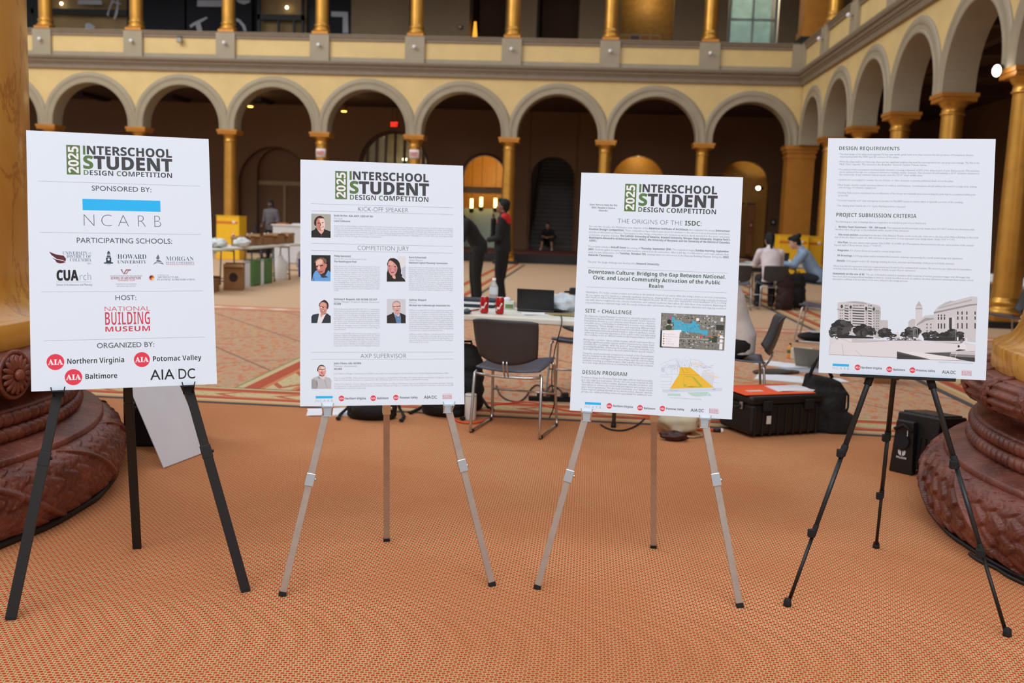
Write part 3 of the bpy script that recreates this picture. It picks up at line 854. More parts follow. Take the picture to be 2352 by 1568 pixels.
def title(B, c, rc, L1, L2, L3):
    B.shapes('year_block', c, [(green, rc)])
    xa, z0 = cb(B.b, c, *rc[3]); xb, z1 = cb(B.b, c, *rc[1])
    w, h = abs(xb-xa), abs(z1-z0)
    q = MB(); R = Matrix(((0,0,-1,0),(0,1,0,0),(1,0,0,0),(0,0,0,1)))
    lettering(q, [([('2025','b',.01,white)], .04*h, .97*h, 0, .72*w, 'J', 4)], Matrix.Translation((xb-.13*w, LIFT-.0001, min(z0,z1)+.0*h)) @ R)
    q.build('year_lettering', B.t, recalc=False)
    for (x0, x1, y, cap, a, r, off) in (L1, L2):
        B.line(c, [(a,'' if a == 'I' else 'b', .04 if a == 'I' else off,green),(r,'b',off,dark)], x0, x1, y, cap, res=4)
    x0, x1, y, cap = L3
    B.line(c, [('D','b',-.006,green),('ESIGN ','b',-.006,dark),('C','b',-.006,green),('OMPETITION','b',-.006,dark)], x0, x1, y, cap, res=4)
    B.flush('title_lettering')
def rules(B, L):
    B.shapes('rule_line', L[0][0], [(grey, seg(x0,y0,x1,y1,2.6)) for c, x0, y0, x1, y1 in L]) if len({l[0] for l in L}) == 1 else None
def rule(B, c, x0, y, x1):
    xa, z = cb(B.b, c, x0, y); xb, _ = cb(B.b, c, x1, y)
    q = MB(); q.add([(xa,LIFT,z-.0004),(xb,LIFT,z-.0004),(xb,LIFT,z+.0004),(xa,LIFT,z+.0004)],[(0,1,2,3)],grey); q.build('rule_line', B.t, recalc=False)
def ncarb(B, c, x0, x1, ytop, ybot, ybase, cap):
    """blue bar over widely spaced thin capitals"""
    xa, za = cb(B.b, c, x0, ytop); xb, _ = cb(B.b, c, x1, ytop); _, zb = cb(B.b, c, x0, ybot)
    q = MB(); q.add([(xa,LIFT,zb),(xb,LIFT,zb),(xb,LIFT,za),(xa,LIFT,za)],[(0,1,2,3)],blue)
    _, z0 = cb(B.b, c, x0, ybase); ch = cap/CROP[c][0]*MPP[B.b]; w = xb-xa
    jobs = []
    for i, (ltr, a, e) in enumerate((('N',.0,.155),('C',.225,.37),('A',.445,.58),('R',.69,.80),('B',.905,1.0))):
        jobs.append(([(ltr,'',-.028 if cap > 60 else -.012, mid if cap > 60 else lgrey)], xa+w*(a-.012), xa+w*(e+.012), z0, ch, 'J', 4))
    lettering(q, jobs, Matrix.Translation((0,LIFT,0)))
    q.build('sponsor_logo', B.t, recalc=False)
def aia(B, c, cx, cy, r, txt, x0, x1, yb, cap, ry=None):
    x, z = cb(B.b, c, cx, cy); rr = r/CROP[c][0]*MPP[B.b]
    q = MB(); q.add([(x+rr*math.cos(2*PI*i/40), LIFT, z+rr*math.sin(2*PI*i/40)) for i in range(40)], [tuple(range(40))], red)
    lettering(q, [([('AIA','s',.012,white)], x-rr*.84, x+rr*.84, z-rr*.33, rr*.66, 'J', 4)], Matrix.Translation((0,LIFT-.0001,0)))
    xa, zz = cb(B.b, c, x0, yb); xb, _ = cb(B.b, c, x1, yb)
    lettering(q, [([(txt,'b',-.004,black)], xa, xb, zz, cap/CROP[c][0]*MPP[B.b], 'J', 3)], Matrix.Translation((0,LIFT,0)))
    q.build('organizer_logo', B.t, recalc=False)
def aiadc(B, c, x0, x1, yb, cap):
    xa, z = cb(B.b, c, x0, yb); xb, _ = cb(B.b, c, x1, yb); ch = cap/CROP[c][0]*MPP[B.b]; w = xb-xa
    q = MB(); lettering(q, [([('AIA','',.004,black)], xa, xa+w*.53, z, ch, 'J', 4), ([('DC','',.004,black)], xa+w*.60, xb, z, ch, 'J', 4)], Matrix.Translation((0,LIFT,0)))
    xm = xa+w*.565; q.add([(xm-.0004,LIFT,z),(xm+.0004,LIFT,z),(xm+.0004,LIFT,z+ch*1.05),(xm-.0004,LIFT,z+ch*1.05)],[(0,1,2,3)],grey)
    q.build('organizer_logo', B.t, recalc=False)
def museum(B, c, x0, x1, rows):
    q = MB(); xa, _ = cb(B.b, c, x0, rows[0][1]); xb, _ = cb(B.b, c, x1, rows[0][1]); jobs = []
    rm = ink((204,62,84))
    for (t, y, cap, st, off) in rows:
        _, z = cb(B.b, c, x0, y); jobs.append(([(t,st,off,rm)], xa, xb, z, cap/CROP[c][0]*MPP[B.b], 'J', 4))
    lettering(q, jobs, Matrix.Translation((0,LIFT,0))); q.build('host_logo', B.t, recalc=False)
def footer(B, c, n, g, dx=0):
    ncarb(B, c, *n)
    for a in g['aia']: aia(B, c, *a)
    aiadc(B, c, *g['dc']); museum(B, c, *g['nbm'])

# ---------------------------------------------------------------- first board
B1 = Board(1, 'white sponsor board on the black easel at far left, with blue and red logos')
title(B1, 'A', [(548,208),(703,215),(711,545),(557,541)], (733,1742,312,93,'I','NTERSCHOOL',.012), (735,1745,472,138,'S','TUDENT',.02), (738,1748,546,54))
for c, x0, y, x1 in (('A',238,616,2055),('A',247,1192,2065),('B',268,393,2085),('B',300,942,2112)): rule(B1, c, x0, y, x1)
for t, c, x0, x1, y, cap in (('SPONSORED BY:','A',833,1512,722,56),('PARTICIPATING SCHOOLS:','A',662,1745,1310,58),('HOST:','B',1098,1342,485,54),('ORGANIZED BY:','B',892,1545,1026,56)):
    B1.line(c, t, x0, x1, y, cap, 'J', '', .003, ink((76,80,86))); B1.flush('heading_lettering')
ncarb(B1, 'A', 731, 1607, 815, 942, 1122, 138)
maroon, navy2, slate = ink((92,36,48)), ink((44,62,82)), ink((104,116,136))
B1.shapes('school_emblem', 'A', [(maroon, [(357,1410),(430,1440),(520,1455),(548,1490),(540,1520),(510,1505),(440,1490),(385,1450)]),
  (maroon, [(395,1480),(440,1500),(520,1515),(542,1532),(500,1535),(440,1520)]), (maroon, [(425,1515),(470,1525),(525,1537),(480,1542),(450,1535)])])
B1.shapes('school_emblem', 'A', [(navy2, rect(975,1530,1076,1545)), (navy2, rect(998,1475,1056,1530)), (white, circ(1027,1497,13)), (navy2, rect(1005,1460,1049,1470)), (slate, rect(1010,1428,1044,1460)), (navy2, [(1008,1428),(1026,1396),(1046,1428)]), (white, rect(1018,1436,1022,1458)), (white, rect(1031,1436,1035,1458))])
B1.shapes('school_emblem', 'A', [(slate, [(1525,1556),(1560,1520),(1570,1500),(1560,1480),(1585,1440),(1600,1480),(1590,1500),(1615,1515),(1650,1556),(1600,1540),(1570,1535)]), (white, seg(1550,1525,1625,1532,6)), (white, seg(1562,1498,1605,1502,5))])
for t, x0, x1, y, cap, st, m in (('UNIVERSITY','505','790',1442,36,'s',slate),('DISTRICT OF',553,832,1480,36,'s',slate),('COLUMBIA',590,832,1520,36,'s',slate),('OF THE',800,832,1432,12,'s',slate),('1851',782,834,1552,18,'s',slate),
    ('HOWARD',1125,1455,1490,52,'s',navy2),('UNIVERSITY',1125,1452,1543,36,'s',navy2),('MORGAN',1670,1988,1512,50,'s',slate),('STATE UNIVERSITY',1670,1992,1546,24,'s',slate)):
    B1.line('A', t, float(x0), float(x1), y, cap, 'J', st, -.012, m); B1.flush('school_lettering')
B1.line('A','1867',1005,1050,1560,12,'J','s',-.01,ink((200,90,90)))
for t, x0, x1, y, cap, st, off, m in (('CUA',438,684,262,106,'b',.03,black),('rch',692,838,262,92,'',-.024,mid),('School of Architecture and Planning',438,840,324,24,'',-.006,mid),
    ('COLLEGE OF ARCHITECTURE, ARTS, AND DESIGN',1040,1402,219,13,'b',-.01,grey),('SCHOOL OF ARCHITECTURE',1050,1392,252,27,'b',-.004,ink((150,84,92))),('VIRGINIA TECH',1130,1322,272,16,'b',-.008,ink((206,120,96))),
    ('WASHINGTON-ALEXANDRIA',1105,1342,312,14,'',-.006,grey),('ARCHITECTURE CENTER',1120,1328,336,14,'',-.006,grey),
    ('SCHOOL OF',1572,1706,208,10,'s',-.01,grey),('ARCHITECTURE,',1572,1822,236,20,'s',-.014,slate),('PLANNING & PRESERVATION',1572,2000,264,20,'s',-.014,slate)):
    B1.line('B', t, x0, x1, y, cap, 'J', st, off, m); B1.flush('school_lettering')
B1.flush('school_lettering')
B1.shapes('school_emblem', 'B', [(ink((140,84,96)), [(1160,140),(1180,140),(1200,178),(1222,140),(1280,140),(1272,154),(1254,154),(1228,192),(1210,192),(1236,154),(1225,154),(1205,192),(1194,192)]), (white, [(1178,148),(1184,148),(1200,182),(1196,186)]), (white, [(1240,150),(1248,150),(1222,187),(1216,187)])])
B1.shapes('school_emblem', 'B', [(lgrey, circ(1510,233,35)), (white, circ(1510,233,32)), (ink((206,60,50)), circ(1510,233,27)), (ink((236,196,70)), [(1510,233)]+circ(1510,233,27,n=8,a0=0,a1=PI/2+.2)), (ink((40,36,36)), [(1510,233)]+circ(1510,233,25,n=8,a0=PI,a1=PI*1.5+.2))])
rule(B1, 'B', 438, 281, 840); 
xa, z = cb(1,'A',1672,1556); xb, _ = cb(1,'A',1992,1556)
q = MB(); q.add([(xa,LIFT,z-.0006),(xb,LIFT,z-.0006),(xb,LIFT,z+.0006),(xa,LIFT,z+.0006)],[(0,1,2,3)],ink((220,100,84))); q.build('red_underline', B1.t, recalc=False)
museum(B1, 'B', 974, 1497, [('NATIONAL',610,52,'',-.012),('BUILDING',766,140,'b',-.012),('MUSEUM',841,54,'b',-.002)])
aia(B1, 'B', 428, 1182, 88, 'Northern Virginia', 555, 1208, 1204, 56)
aia(B1, 'B', 1401, 1154, 84, 'Potomac Valley', 1519, 2072, 1174, 54)
aia(B1, 'B', 631, 1352, 88, 'Baltimore', 760, 1127, 1374, 54)
aiadc(B1, 'B', 1496, 2008, 1384, 114)

# ---------------------------------------------------------------- second board
B2 = Board(2, 'white jury board with six portraits on the silver easel, second board from the left')
title(B2, 'C', [(470,170),(612,176),(612,510),(470,507)], (638,1595,271,93,'I','NTERSCHOOL',.012), (638,1597,437,138,'S','TUDENT',.02), (638,1597,513,56))
for c, x0, y, x1 in (('C',182,562,1884),('C',182,647,1884),('C',182,1038,1884),('C',182,1124,1884),('D',183,831,1890),('D',183,915,1890)): rule(B2, c, x0, y, x1)
for t, c, x0, x1, y, cap in (('KICK-OFF SPEAKER','C',740,1348,650,52),('COMPETITION JURY','C',735,1357,1118,54),('AXP SUPERVISOR','D',772,1326,900,52)):
    B2.line(c, t, x0, x1, y, cap, 'J', '', -.018, ink((96,99,104))); B2.flush('heading_lettering')
def person_text(c, x, y0, y1, y2, n, r, f, x1n, x1r, x1f):
    B2.flush('name_lettering'); B2.line(c, n, x, x1n, y0, 21, 'J', 'b', 0, mid, 2); B2.line(c, r, x, x1r, y1, 20, 'J', '', -.01, grey, 2); B2.line(c, f, x, x1f, y2, 20, 'J', 'b', 0, mid, 2)
person_text('C',454,715,748,780,'Scott Archer, AIA, AICP, LEED AP ND','Principal','Land Collective',925,556,652)
person_text('C',454,1201,1233,1266,'Philip Kennicott','Senior Art and Architecture Critic','The Washington Post',658,846,727)
person_text('C',1355,1217,1249,1281,'Karin Schierhold','Urban Planner','National Capital Planning Commission',1563,1520,1822)
person_text('D',454,203,233,260,'Nicholas R. Respecki, AIA, NCARB, ICE-CCP','Senior Manager, Programs Quality Assurance','NCARB',972,1003,540)
person_text('D',1357,212,243,276,'Gullivar Shepard','Partner','Michael Van Valkenburgh Associates Inc',1565,1442,1850)
person_text('D',456,974,1006,1041,"John O'hara, AIA, NCARB",'Manager, Assessments','NCARB',780,732,552)
B2.flush('name_lettering')
P = B2.para
P('C',454,1883,836,24.5,19,['As an architect, urban designer, and certified planner, Scott has developed broad expertise in planning for cities and campuses, as well as experience designing','cultural, civic, and institutional buildings. Constantly telescoping between scales as both an architect and urban designer has contributed to his holistic understanding','of design and the built environment. His belief that design can - and should - play a key role in creating equitable and livable cities drives his passion for his work. The','interaction between public policy, community engagement, and the ultimate physical manifestation of the city is the center of his professional work, his commitment','to academia and his ongoing community service. Scott is a principal at DAVID RUBIN Land Collective in Washington, D.C. and the 2025 chair of the National AIA','Regional & Urban Design Knowledge Community.'])
P('C',454,1003,1321,24.2,18,['Philip Kennicott is the Pulitzer Prize-winning Senior Art and','Architecture Critic of The Washington Post. He has been on','staff at the Post since 1999, first as Classical Music Critic, then as','Culture Critic. He was a finalist for the Pulitzer Prize in 2000 for','editorial writing and in 2012 for criticism, and an Emmy Award','nominee in 2006 for web-based video journalism. In 2015, he','was a finalist for the National Magazine Award in the Essays and','Criticism category. In 2016, he won The Virgil Thomson Award','for Outstanding Music Criticism. He is also a former contributing','editor at The New Republic, a reviewer for Gramophone and a','frequent contributor to Opera News. He served as music critic','and an editorial writer at the St. Louis Post-Dispatch from 1995-','1999.'])
P('C',1355,1884,1337,24.2,18,['Karin Schierhold is an urban planner with the National Capital',"Planning Commission's Long Range Planning Division. Her",'work supports the Pennsylvania Avenue Initiative and other','strategic planning and urban design efforts that focus on public','space, infrastructure, and climate adaptation. Prior to joining','NCPC, she worked as an architect, researcher, and publication','editor, and frequently volunteered with the National Building',"Museum's design education programs. She researched water",'infrastructure and public space for a Fulbright Fellowship in','Mumbai, India after receiving a Bachelor of Architecture from','the Pennsylvania State University and a Master of Architecture','in Urban Design from the Harvard Graduate School of Design.'], last='J')
P('D',454,1005,319,24.4,18,['Nicholas Respecki, AIA, NCARB, ICE-CCP is a credentialing','and licensure professional with a foundation in architecture','and over a decade of experience in high-stakes examination','development. As Senior Manager, Programs: Quality Assurance','at the National Council of Architectural Registration Boards','(NCARB), he leads initiatives to uphold the quality, integrity,','and fairness of the Architect Registration Examination (ARE).','His responsibilities include directing standardized content','development, managing volunteer committees, shaping policy,','and supporting training and outreach for a wide range of','stakeholders.'])
P('D',454,1005,613,24.4,18,['Prior to joining NCARB, Nick worked as a practicing architect on','academic, cultural, and healthcare projects across the United','States. He holds both a Master of Architecture and a Bachelor','of Science in Architecture from Ball State University. Nick is a','licensed architect in the District of Columbia, a member of the','American Institute of Architects, NCARB-certified for national','reciprocity, and an I.C.E.-Certified Credentialing Professional.'], last='J')
P('D',1357,1887,332,24.2,18,['Gullivar is recognized for his skill in navigating programmatic','requirements, regulatory and jurisdictional hurdles, and','problematic site conditions to create rich public spaces. With a','background in architecture, his expertise ranges from the fine','details of building landscapes to planning and managing the',"firm's large, complex urban projects. These qualities bring an","expanded interdisciplinary perspective to MVVA's leadership.",'Since he joined the firm in 1999, he has applied his integrated','design approach to challenges such as ecological restoration,','flood control, transportation planning, and choreographing','connections to parks and waterfronts.'])
P('D',1357,1887,620,24.2,18,['Gullivar received a Master of Architecture from Harvard',"University's Graduate School of Design, where he was awarded",'the Araldo A. Cossutta Annual Prize for Design Excellence. He','earned a Bachelor of Arts in Architecture from Washington','University in St. Louis.'])
P('D',456,1832,1096,24,18,["John O'Hara is a Manager of Assessments at NCARB. In this position, he works primarily on the development of the Architect Registration Examination (ARE)."], last='J')
P('D',456,1890,1148,24.4,18,["Prior to joining NCARB, O'Hara worked as an architect and designer for multiple firms in Washington, DC. He has experience in all phases of design and construction,",'with work primarily focused on commercial office buildings and low income, senior multi-family housing.'])
P('D',456,1890,1220,25,18,["O'Hara holds a Bachelor of Science degree from the University of Virginia and a Master of Architecture degree from Virginia Polytechnic Institute and State University.",'He is licensed to practice architecture in the District of Columbia, Maryland, and Virginia, is a member of the American Institute of Architects, and holds the NCARB','Certificate for national reciprocity.'])
B2.flush('body_lettering')
skin, skin2, skinl = (226,178,160), (200,130,116), (240,208,196)
def soften(P):
    out = []; n = len(P)
    if n < 5 or n > 20: return P
    for i, p in enumerate(P):
        if p[1] > 1250 or p[0] < 312 or p[0] > 1098: out.append(p); continue
        a, b = P[i-1], P[(i+1) % n]
        for t in (.28, .12): out.append((p[0]+(a[0]-p[0])*t, p[1]+(a[1]-p[1])*t))
        for t in (.12, .28): out.append((p[0]+(b[0]-p[0])*t, p[1]+(b[1]-p[1])*t))
    return out
def portrait(c, polys): B2.shapes('portrait', c, [(m, soften(P)) for m, P in polys])
portrait('P1', [((172,173,164), [(297,205),(1172,235),(1165,1295),(297,1275)]), ((42,34,32), [(430,500),(500,380),(620,310),(720,300),(860,380),(885,470),(880,560),(800,420),(600,400),(540,520),(520,760),(450,740),(415,640)]),
  (skin2, [(520,520),(600,400),(840,410),(885,470),(915,700),(890,850),(820,960),(700,980),(600,920),(510,800)]), (skinl, [(640,440),(840,420),(885,480),(915,700),(890,850),(820,950),(740,940),(700,800),(720,640)]),
  ((60,40,38), [(570,640),(620,605),(680,620),(660,650),(600,655)]), ((90,60,66), [(760,600),(830,590),(845,620),(790,640)]), ((120,50,46), [(690,620),(720,640),(730,750),(680,760)]), ((110,52,50), [(640,790),(860,760),(830,820),(740,850),(670,830)]), ((244,240,236), [(670,800),(830,770),(800,815),(720,830)]),
  (skin, [(600,930),(700,980),(830,950),(860,990),(760,1130),(680,1100)]), ((30,29,28), [(297,985),(450,925),(500,820),(560,900),(620,1020),(750,1140),(860,1000),(875,890),(910,920),(1160,1005),(1160,1292),(297,1275)]), ((150,148,140), circ(750,1180,16))])
portrait('P2', [((30,28,26), [(297,205),(1160,215),(1160,1385),(297,1375)]), ((120,92,74), [(435,540),(480,450),(560,370),(720,315),(850,330),(960,400),(990,470),(960,620),(900,560),(840,440),(700,370),(560,420),(480,560)]), (skin2, [(490,520),(560,420),(700,370),(820,420),(880,580),(1000,620),(990,740),(940,800),(900,960),(820,1060),(700,1060),(610,960),(540,840),(500,700)]), ((232,190,170), [(500,520),(580,430),(700,390),(800,440),(800,600),(640,640),(520,670)]), ((240,214,200), [(610,700),(660,700),(690,830),(640,850),(600,830)]), ((54,34,30), [(500,700),(600,690),(590,740),(510,745)]), ((54,34,30), [(680,680),(820,640),(820,690),(700,720)]), ((150,80,78), [(620,930),(820,920),(780,990),(650,1000)]), ((60,46,40), [(720,1080),(900,980),(940,1080),(800,1190),(720,1130)]), ((104,166,226), [(320,1375),(380,1100),(450,950),(550,880),(620,1000),(700,1090),(740,1180),(930,1120),(1060,880),(1160,990),(1160,1385)]), ((72,120,196), [(370,1370),(390,1130),(440,1370)]), ((46,60,84), [(700,1200),(900,1110),(1060,1210),(820,1230)])])
portrait('P3', [((222,226,232), [(720,260),(1110,270),(1110,1390),(900,1390),(850,600)]), ((190,200,212), [(930,800),(1105,700),(1105,1300),(950,1150)]), ((34,30,30), [(275,600),(330,440),(420,350),(600,345),(740,420),(830,540),(870,700),(910,900),(900,1020),(960,1120),(930,1180),(1060,1290),(1110,1400),(260,1400),(265,1000),(300,900),(300,700)]), ((214,154,146), [(320,560),(360,470),(440,440),(560,520),(680,640),(745,760),(720,940),(640,1080),(540,1140),(440,1120),(360,980),(310,820)]), ((226,172,160), [(340,560),(420,460),(540,540),(560,640),(420,680),(340,640)]), ((200,128,132), circ(400,850,60,90)), ((196,124,130), circ(660,870,60,90)), ((60,44,44), circ(375,705,45,28)), ((60,44,44), circ(630,735,50,30)), ((230,224,220), circ(366,722,14,12)), ((230,224,220), circ(610,750,14,12)), ((160,84,92), [(400,950),(500,965),(620,950),(560,1020),(480,1020)]), ((226,176,160), [(500,1150),(640,1100),(660,1260),(610,1290),(520,1220)])])
portrait('P4', [((44,34,32), [(625,520),(660,420),(740,330),(880,255),(980,310),(1050,400),(1075,500),(1060,640),(1000,700),(980,480),(860,370),(740,370),(680,460),(650,580)]), ((208,142,128), [(670,470),(740,370),(860,360),(980,430),(1010,560),(1000,720),(960,840),(860,910),(760,890),(690,800),(665,640)]), ((224,160,140), [(690,470),(760,380),(860,370),(960,440),(950,540),(700,540)]), ((58,44,44), [(665,550),(800,560),(830,590),(1000,590),(1000,615),(840,620),(800,600),(690,590)]), ((236,226,214), circ(740,600,40,26)), ((226,206,200), circ(910,620,40,26)), ((120,60,60), [(740,740),(890,740),(860,810),(780,800)]), ((240,236,232), [(780,745),(870,745),(850,785),(800,780)]), ((70,48,46), [(700,800),(760,890),(860,910),(960,840),(930,900),(860,925),(760,910)]), ((226,160,136), [(690,880),(850,920),(780,1010),(730,1060)]), ((232,232,234), [(620,960),(660,880),(730,1060),(975,860),(880,1040),(750,1305),(560,1305)]), ((44,54,66), [(297,1020),(360,930),(640,870),(620,1010),(560,1305),(297,1305)]), ((42,48,56), [(985,850),(1080,930),(1170,990),(1170,1305),(755,1305),(880,1040)])])
portrait('P5', [((205,210,220), [(262,220),(1112,225),(1112,1315),(265,1312)]), ((150,140,138), [(500,560),(520,420),(600,330),(720,300),(840,350),(880,450),(880,540),(840,400),(680,340),(560,400),(535,560)]), ((210,164,158), [(500,580),(540,440),(640,350),(800,360),(865,450),(885,600),(870,740),(830,840),(740,860),(640,820),(560,740),(510,660)]), ((226,186,178), [(560,440),(640,370),(780,380),(840,460),(820,530),(560,550)]), ((62,50,50), [(520,550),(600,570),(880,525),(885,560),(760,580),(740,570),(600,595),(520,575)]), ((220,206,186), circ(660,610,50,30)), ((218,196,190), circ(810,590,40,30)), ((150,84,86), [(660,740),(800,710),(760,760),(690,765)]), ((206,150,142), [(570,800),(700,860),(840,840),(830,900),(760,950),(620,880)]), ((96,132,178), [(575,870),(700,960),(790,1030),(830,960),(850,880),(910,1312),(700,1312),(640,1080)]), ((130,164,206), [(575,870),(700,980),(660,1060)]), ((200,216,236), circ(785,1120,16)), ((40,37,35), [(265,975),(490,880),(550,800),(580,880),(640,1060),(700,1315),(265,1312)]), ((36,33,32), [(840,840),(1000,900),(1112,960),(1112,1315),(905,1315),(880,1000)])])
portrait('P6', [((40,36,38), [(555,530),(570,400),(640,280),(740,240),(860,270),(930,360),(940,460),(900,330),(760,290),(650,320),(610,420),(600,560)]), ((222,166,152), [(600,480),(640,330),(760,295),(890,330),(930,440),(955,520),(945,640),(880,730),(780,770),(680,720),(620,620)]), ((240,214,206), [(720,330),(880,340),(920,440),(900,500),(760,440)]), ((96,70,72), [(630,450),(780,445),(920,430),(920,460),(830,470),(770,465),(650,475)]), ((236,220,210), circ(705,505,50,30)), ((236,224,216), circ(860,490,45,30)), ((170,84,80), [(720,570),(800,570),(780,640),(730,620)]), ((96,66,64), [(620,640),(700,700),(800,740),(900,690),(880,740),(780,775),(680,745)]), ((224,120,108), [(740,640),(870,600),(840,680),(770,690)]), ((238,214,198), [(720,790),(900,750),(910,830),(870,880),(760,850)]), ((190,192,198), [(300,910),(400,820),(600,760),(640,700),(720,850),(880,900),(920,750),(980,800),(1120,830),(1195,920),(1195,1320),(300,1325)]), ((160,160,162), [(310,920),(420,880),(540,1010),(560,1320),(305,1325)]), ((70,76,80), [(480,870),(560,1000),(575,1150),(565,1315),(545,1100),(530,980)]), ((140,142,144), seg(890,900,1015,1310,16)), ((120,124,128), [(600,780),(720,860),(700,875),(610,840)])])
FT2 = {'aia':[(546,1384,33,'Northern Virginia',590,838,1398,25),(927,1381,33,'Baltimore',973,1111,1394,24),(1199,1373,32,'Potomac Valley',1243,1460,1386,24)],'dc':(1535,1692,1388,36),'nbm':(1758,1871,[('NATIONAL',1338,12,'',-.02),('BUILDING',1374,30,'b',-.012),('MUSEUM',1390,12,'b',.0)])}
footer(B2, 'D', (236,440,1356,1384,1428,30), FT2)

# ---------------------------------------------------------------- third board
B3 = Board(3, 'white origins board with a city map and yellow plaza drawing on a silver easel')
title(B3, 'E', [(737,172),(878,176),(865,517),(721,513)], (903,1880,273,93,'I','NTERSCHOOL',.012), (893,1880,440,140,'S','TUDENT',.02), (888,1872,519,56))
for c, x0, y, x1 in (('E',262,1212,2016),('E',250,1452,2005)): rule(B3, c, x0, y, x1)
B3.line('E', [('THE ORIGINS OF THE ','',-.02,mid),('ISDC','b',.0,dgreen),(':','',0,mid)], 636, 1690, 660, 56)
for t, x0, x1, y, cap in (('Downtown Culture: Bridging the Gap Between National,',275,1985,1284,44),('Civic, and Local Community Activation of the Public',332,1920,1358,44),('Realm',1025,1213,1462,44)):
    B3.line('E', t, x0, x1, y, cap, 'J', 'b', 0, dgreen)
for t, x0, x1, y, cap in (('SITE + CHALLENGE',235,820,202,46),('DESIGN PROGRAM',198,765,964,46)):
    B3.flush('heading_lettering'); B3.line('F', t, x0, x1, y, cap, 'J', 'b', -.014, dgreen)
for t, x0, x1, y in (('Scan Here to Vote for the',295,636,440),("ISDC People's Choice",316,612,478),('Awards!',407,520,514)):
    B3.line('E', t, x0, x1, y, 22, 'J', 'b', -.01, mid, 2)
B3.flush('heading_lettering')
P = B3.para
P('E',285,2036,710,35.5,23,['For over two decades, the Washington area chapters of the *American Institute of Architects* have organized the annual *Interschool*','*Student Design Competition*. These competitions have helped open doors for students to the various local architectural curriculums',"and the architectural profession. Participants in this design competition are students at various levels enrolled in the area's university","architecture programs, including: *The Catholic University of America, Howard University, Morgan State University, Virginia Tech's*",'*Washington-Alexandria Architectural Center (WAAC), the University of Maryland, and the University of the District of Columbia*','*(UDC).*'], m=grey)
P('E',275,2026,960,35.5,23,['The program includes a *Kickoff Event* the evening of *Thursday, September 25th*. The competition begins *Sunday morning, September*','*28th.* Students gather in teams of six with members mixed from the universities. After a full day of collaboration, each team submits their','entry for jury deliberation. On *Tuesday, October 7th*, winning teams are announced at the National Building Museum during the *ISDC*','*Awards Ceremony.*'], m=grey)
P('E',267,1158,1150,35,23,['This year, the design challenge was developed by *Howard University*'], m=grey, last='J')
P('E',246,2000,1526,36,23,['Washington, DC holds a unique position as it serves as the symbolic heart of our nation while also being a home to its local communities.','As our capital city, DC stands as a culturally significant destination, drawing millions of visitors each year and hosting a variety of national'], m=grey, last='J')
P('F',241,1996,20,34,23,['civic rituals as well as first amendment celebrations throughout the year. At the same time, beyond the iconic landmarks, D.C. is a living','city with diverse neighborhoods, schools, businesses, and cultural traditions that reflect the daily lives of its residents. Balancing its',"responsibilities as a national stage with the needs of those who call it home shapes the city's unique character and ongoing evolution."], m=grey, last='J')
P('F',230,1112,254,29.2,23,['The National Capital Planning Commission is currently engaged in the','Pennsylvania Avenue Initiative, which looks to provide "a new vision for','Pennsylvania Avenue as a pre-eminent event location and as a dynamic,',"accessible space, contributing to downtown's economic and community",'revitalization." Three design concepts, each exploring different ways','to achieve the vision, are being merged to produce a final design','that emphasizes balancing infrastructure to support significant events,','enhancing the every-day experience of the public realm, and right-sizing','the roadway to be an efficient multi-modal transportation corridor.'], m=grey, last='J')
P('F',215,1100,546,29,23,['Along this corridor, three urban rooms, which represent three','existing significant public spaces and/or intersections, have been','identified for re-design, with the goal of "increasing usable area,','providing flexibility, enhancing the public space for everyday use,','and exploring how the space can host extraordinary special events."'], m=grey, last='J')
P('F',206,1092,716,29,23,['Using the work previously completed on behalf of the Pennsylvania','Avenue Initiative as the starting point for our challenge, this program','will ask you to reimagine Freedom Plaza and its surrounding','context, creating a redefined space that equally supports its role','as a civic stage and its role as a community hub for local residents.'], m=grey, last='J')
P('F',192,1076,1016,29.4,23,['Propose a design for Freedom Plaza that aligns with its dual personality','as a civic stage and local venue. On the civic side your proposal should',"\"[modify] the urban room's roadway alignment, vehicular circulation, and",'open spaces to enhance the iconic vista and improve and increase event','space and programming." For the local community, your design should','better support existing informal use by skateboarders, dancers, exercise','groups, etc., while providing enhanced opportunity for additional uses.'], m=grey, last='J')
B3.flush('body_lettering')
# aerial map
rnd = random.Random(5)
def mp(u, v):      # fractions of the map rectangle -> crop point
    a = Vector((128,124)).lerp(Vector((1138,170)), u); c_ = Vector((104,664)).lerp(Vector((1112,716)), u)
    return tuple(a.lerp(c_, v))
def mrect(u0, v0, u1, v1): return [mp(u0,v0),mp(u1,v0),mp(u1,v1),mp(u0,v1)]
polys = [((122,124,116), mrect(0,0,1,1))]
for i in range(330):
    u, v = rnd.random()*.975, rnd.random()*.96; g = rnd.choice((50,58,80,130,160,180,200,215)); 
    polys.append(((g, g, int(g*.95)), mrect(u, v, min(1,u+rnd.uniform(.008,.03)), min(1,v+rnd.uniform(.015,.05)))))
for i in range(17): polys.append(((150,150,142), [mp(.03+i*.058,0),mp(.034+i*.058,0),mp(.034+i*.058,.98),mp(.03+i*.058,.98)]))
for i in range(9): polys.append(((140,140,134), mrect(0,.05+i*.11,1,.058+i*.11)))
polys += [((58,78,52), circ(245,355,52,42)), ((40,44,40), circ(253,262,32,36)), ((52,56,48), mrect(.86,.27,.98,.42)), ((52,64,50), mrect(.80,.60,.88,.78)), ((40,46,42), mrect(0,.5,.05,1))]
bl = (72,176,206)
polys += [(bl, [(292,188),(342,190),(340,272),(288,270)]), (bl, [(332,236),(452,242),(450,284),(608,294),(612,248),(672,254),(670,298),(728,300),(724,388),(760,394),(856,396),(852,480),(720,440),(328,402)])]
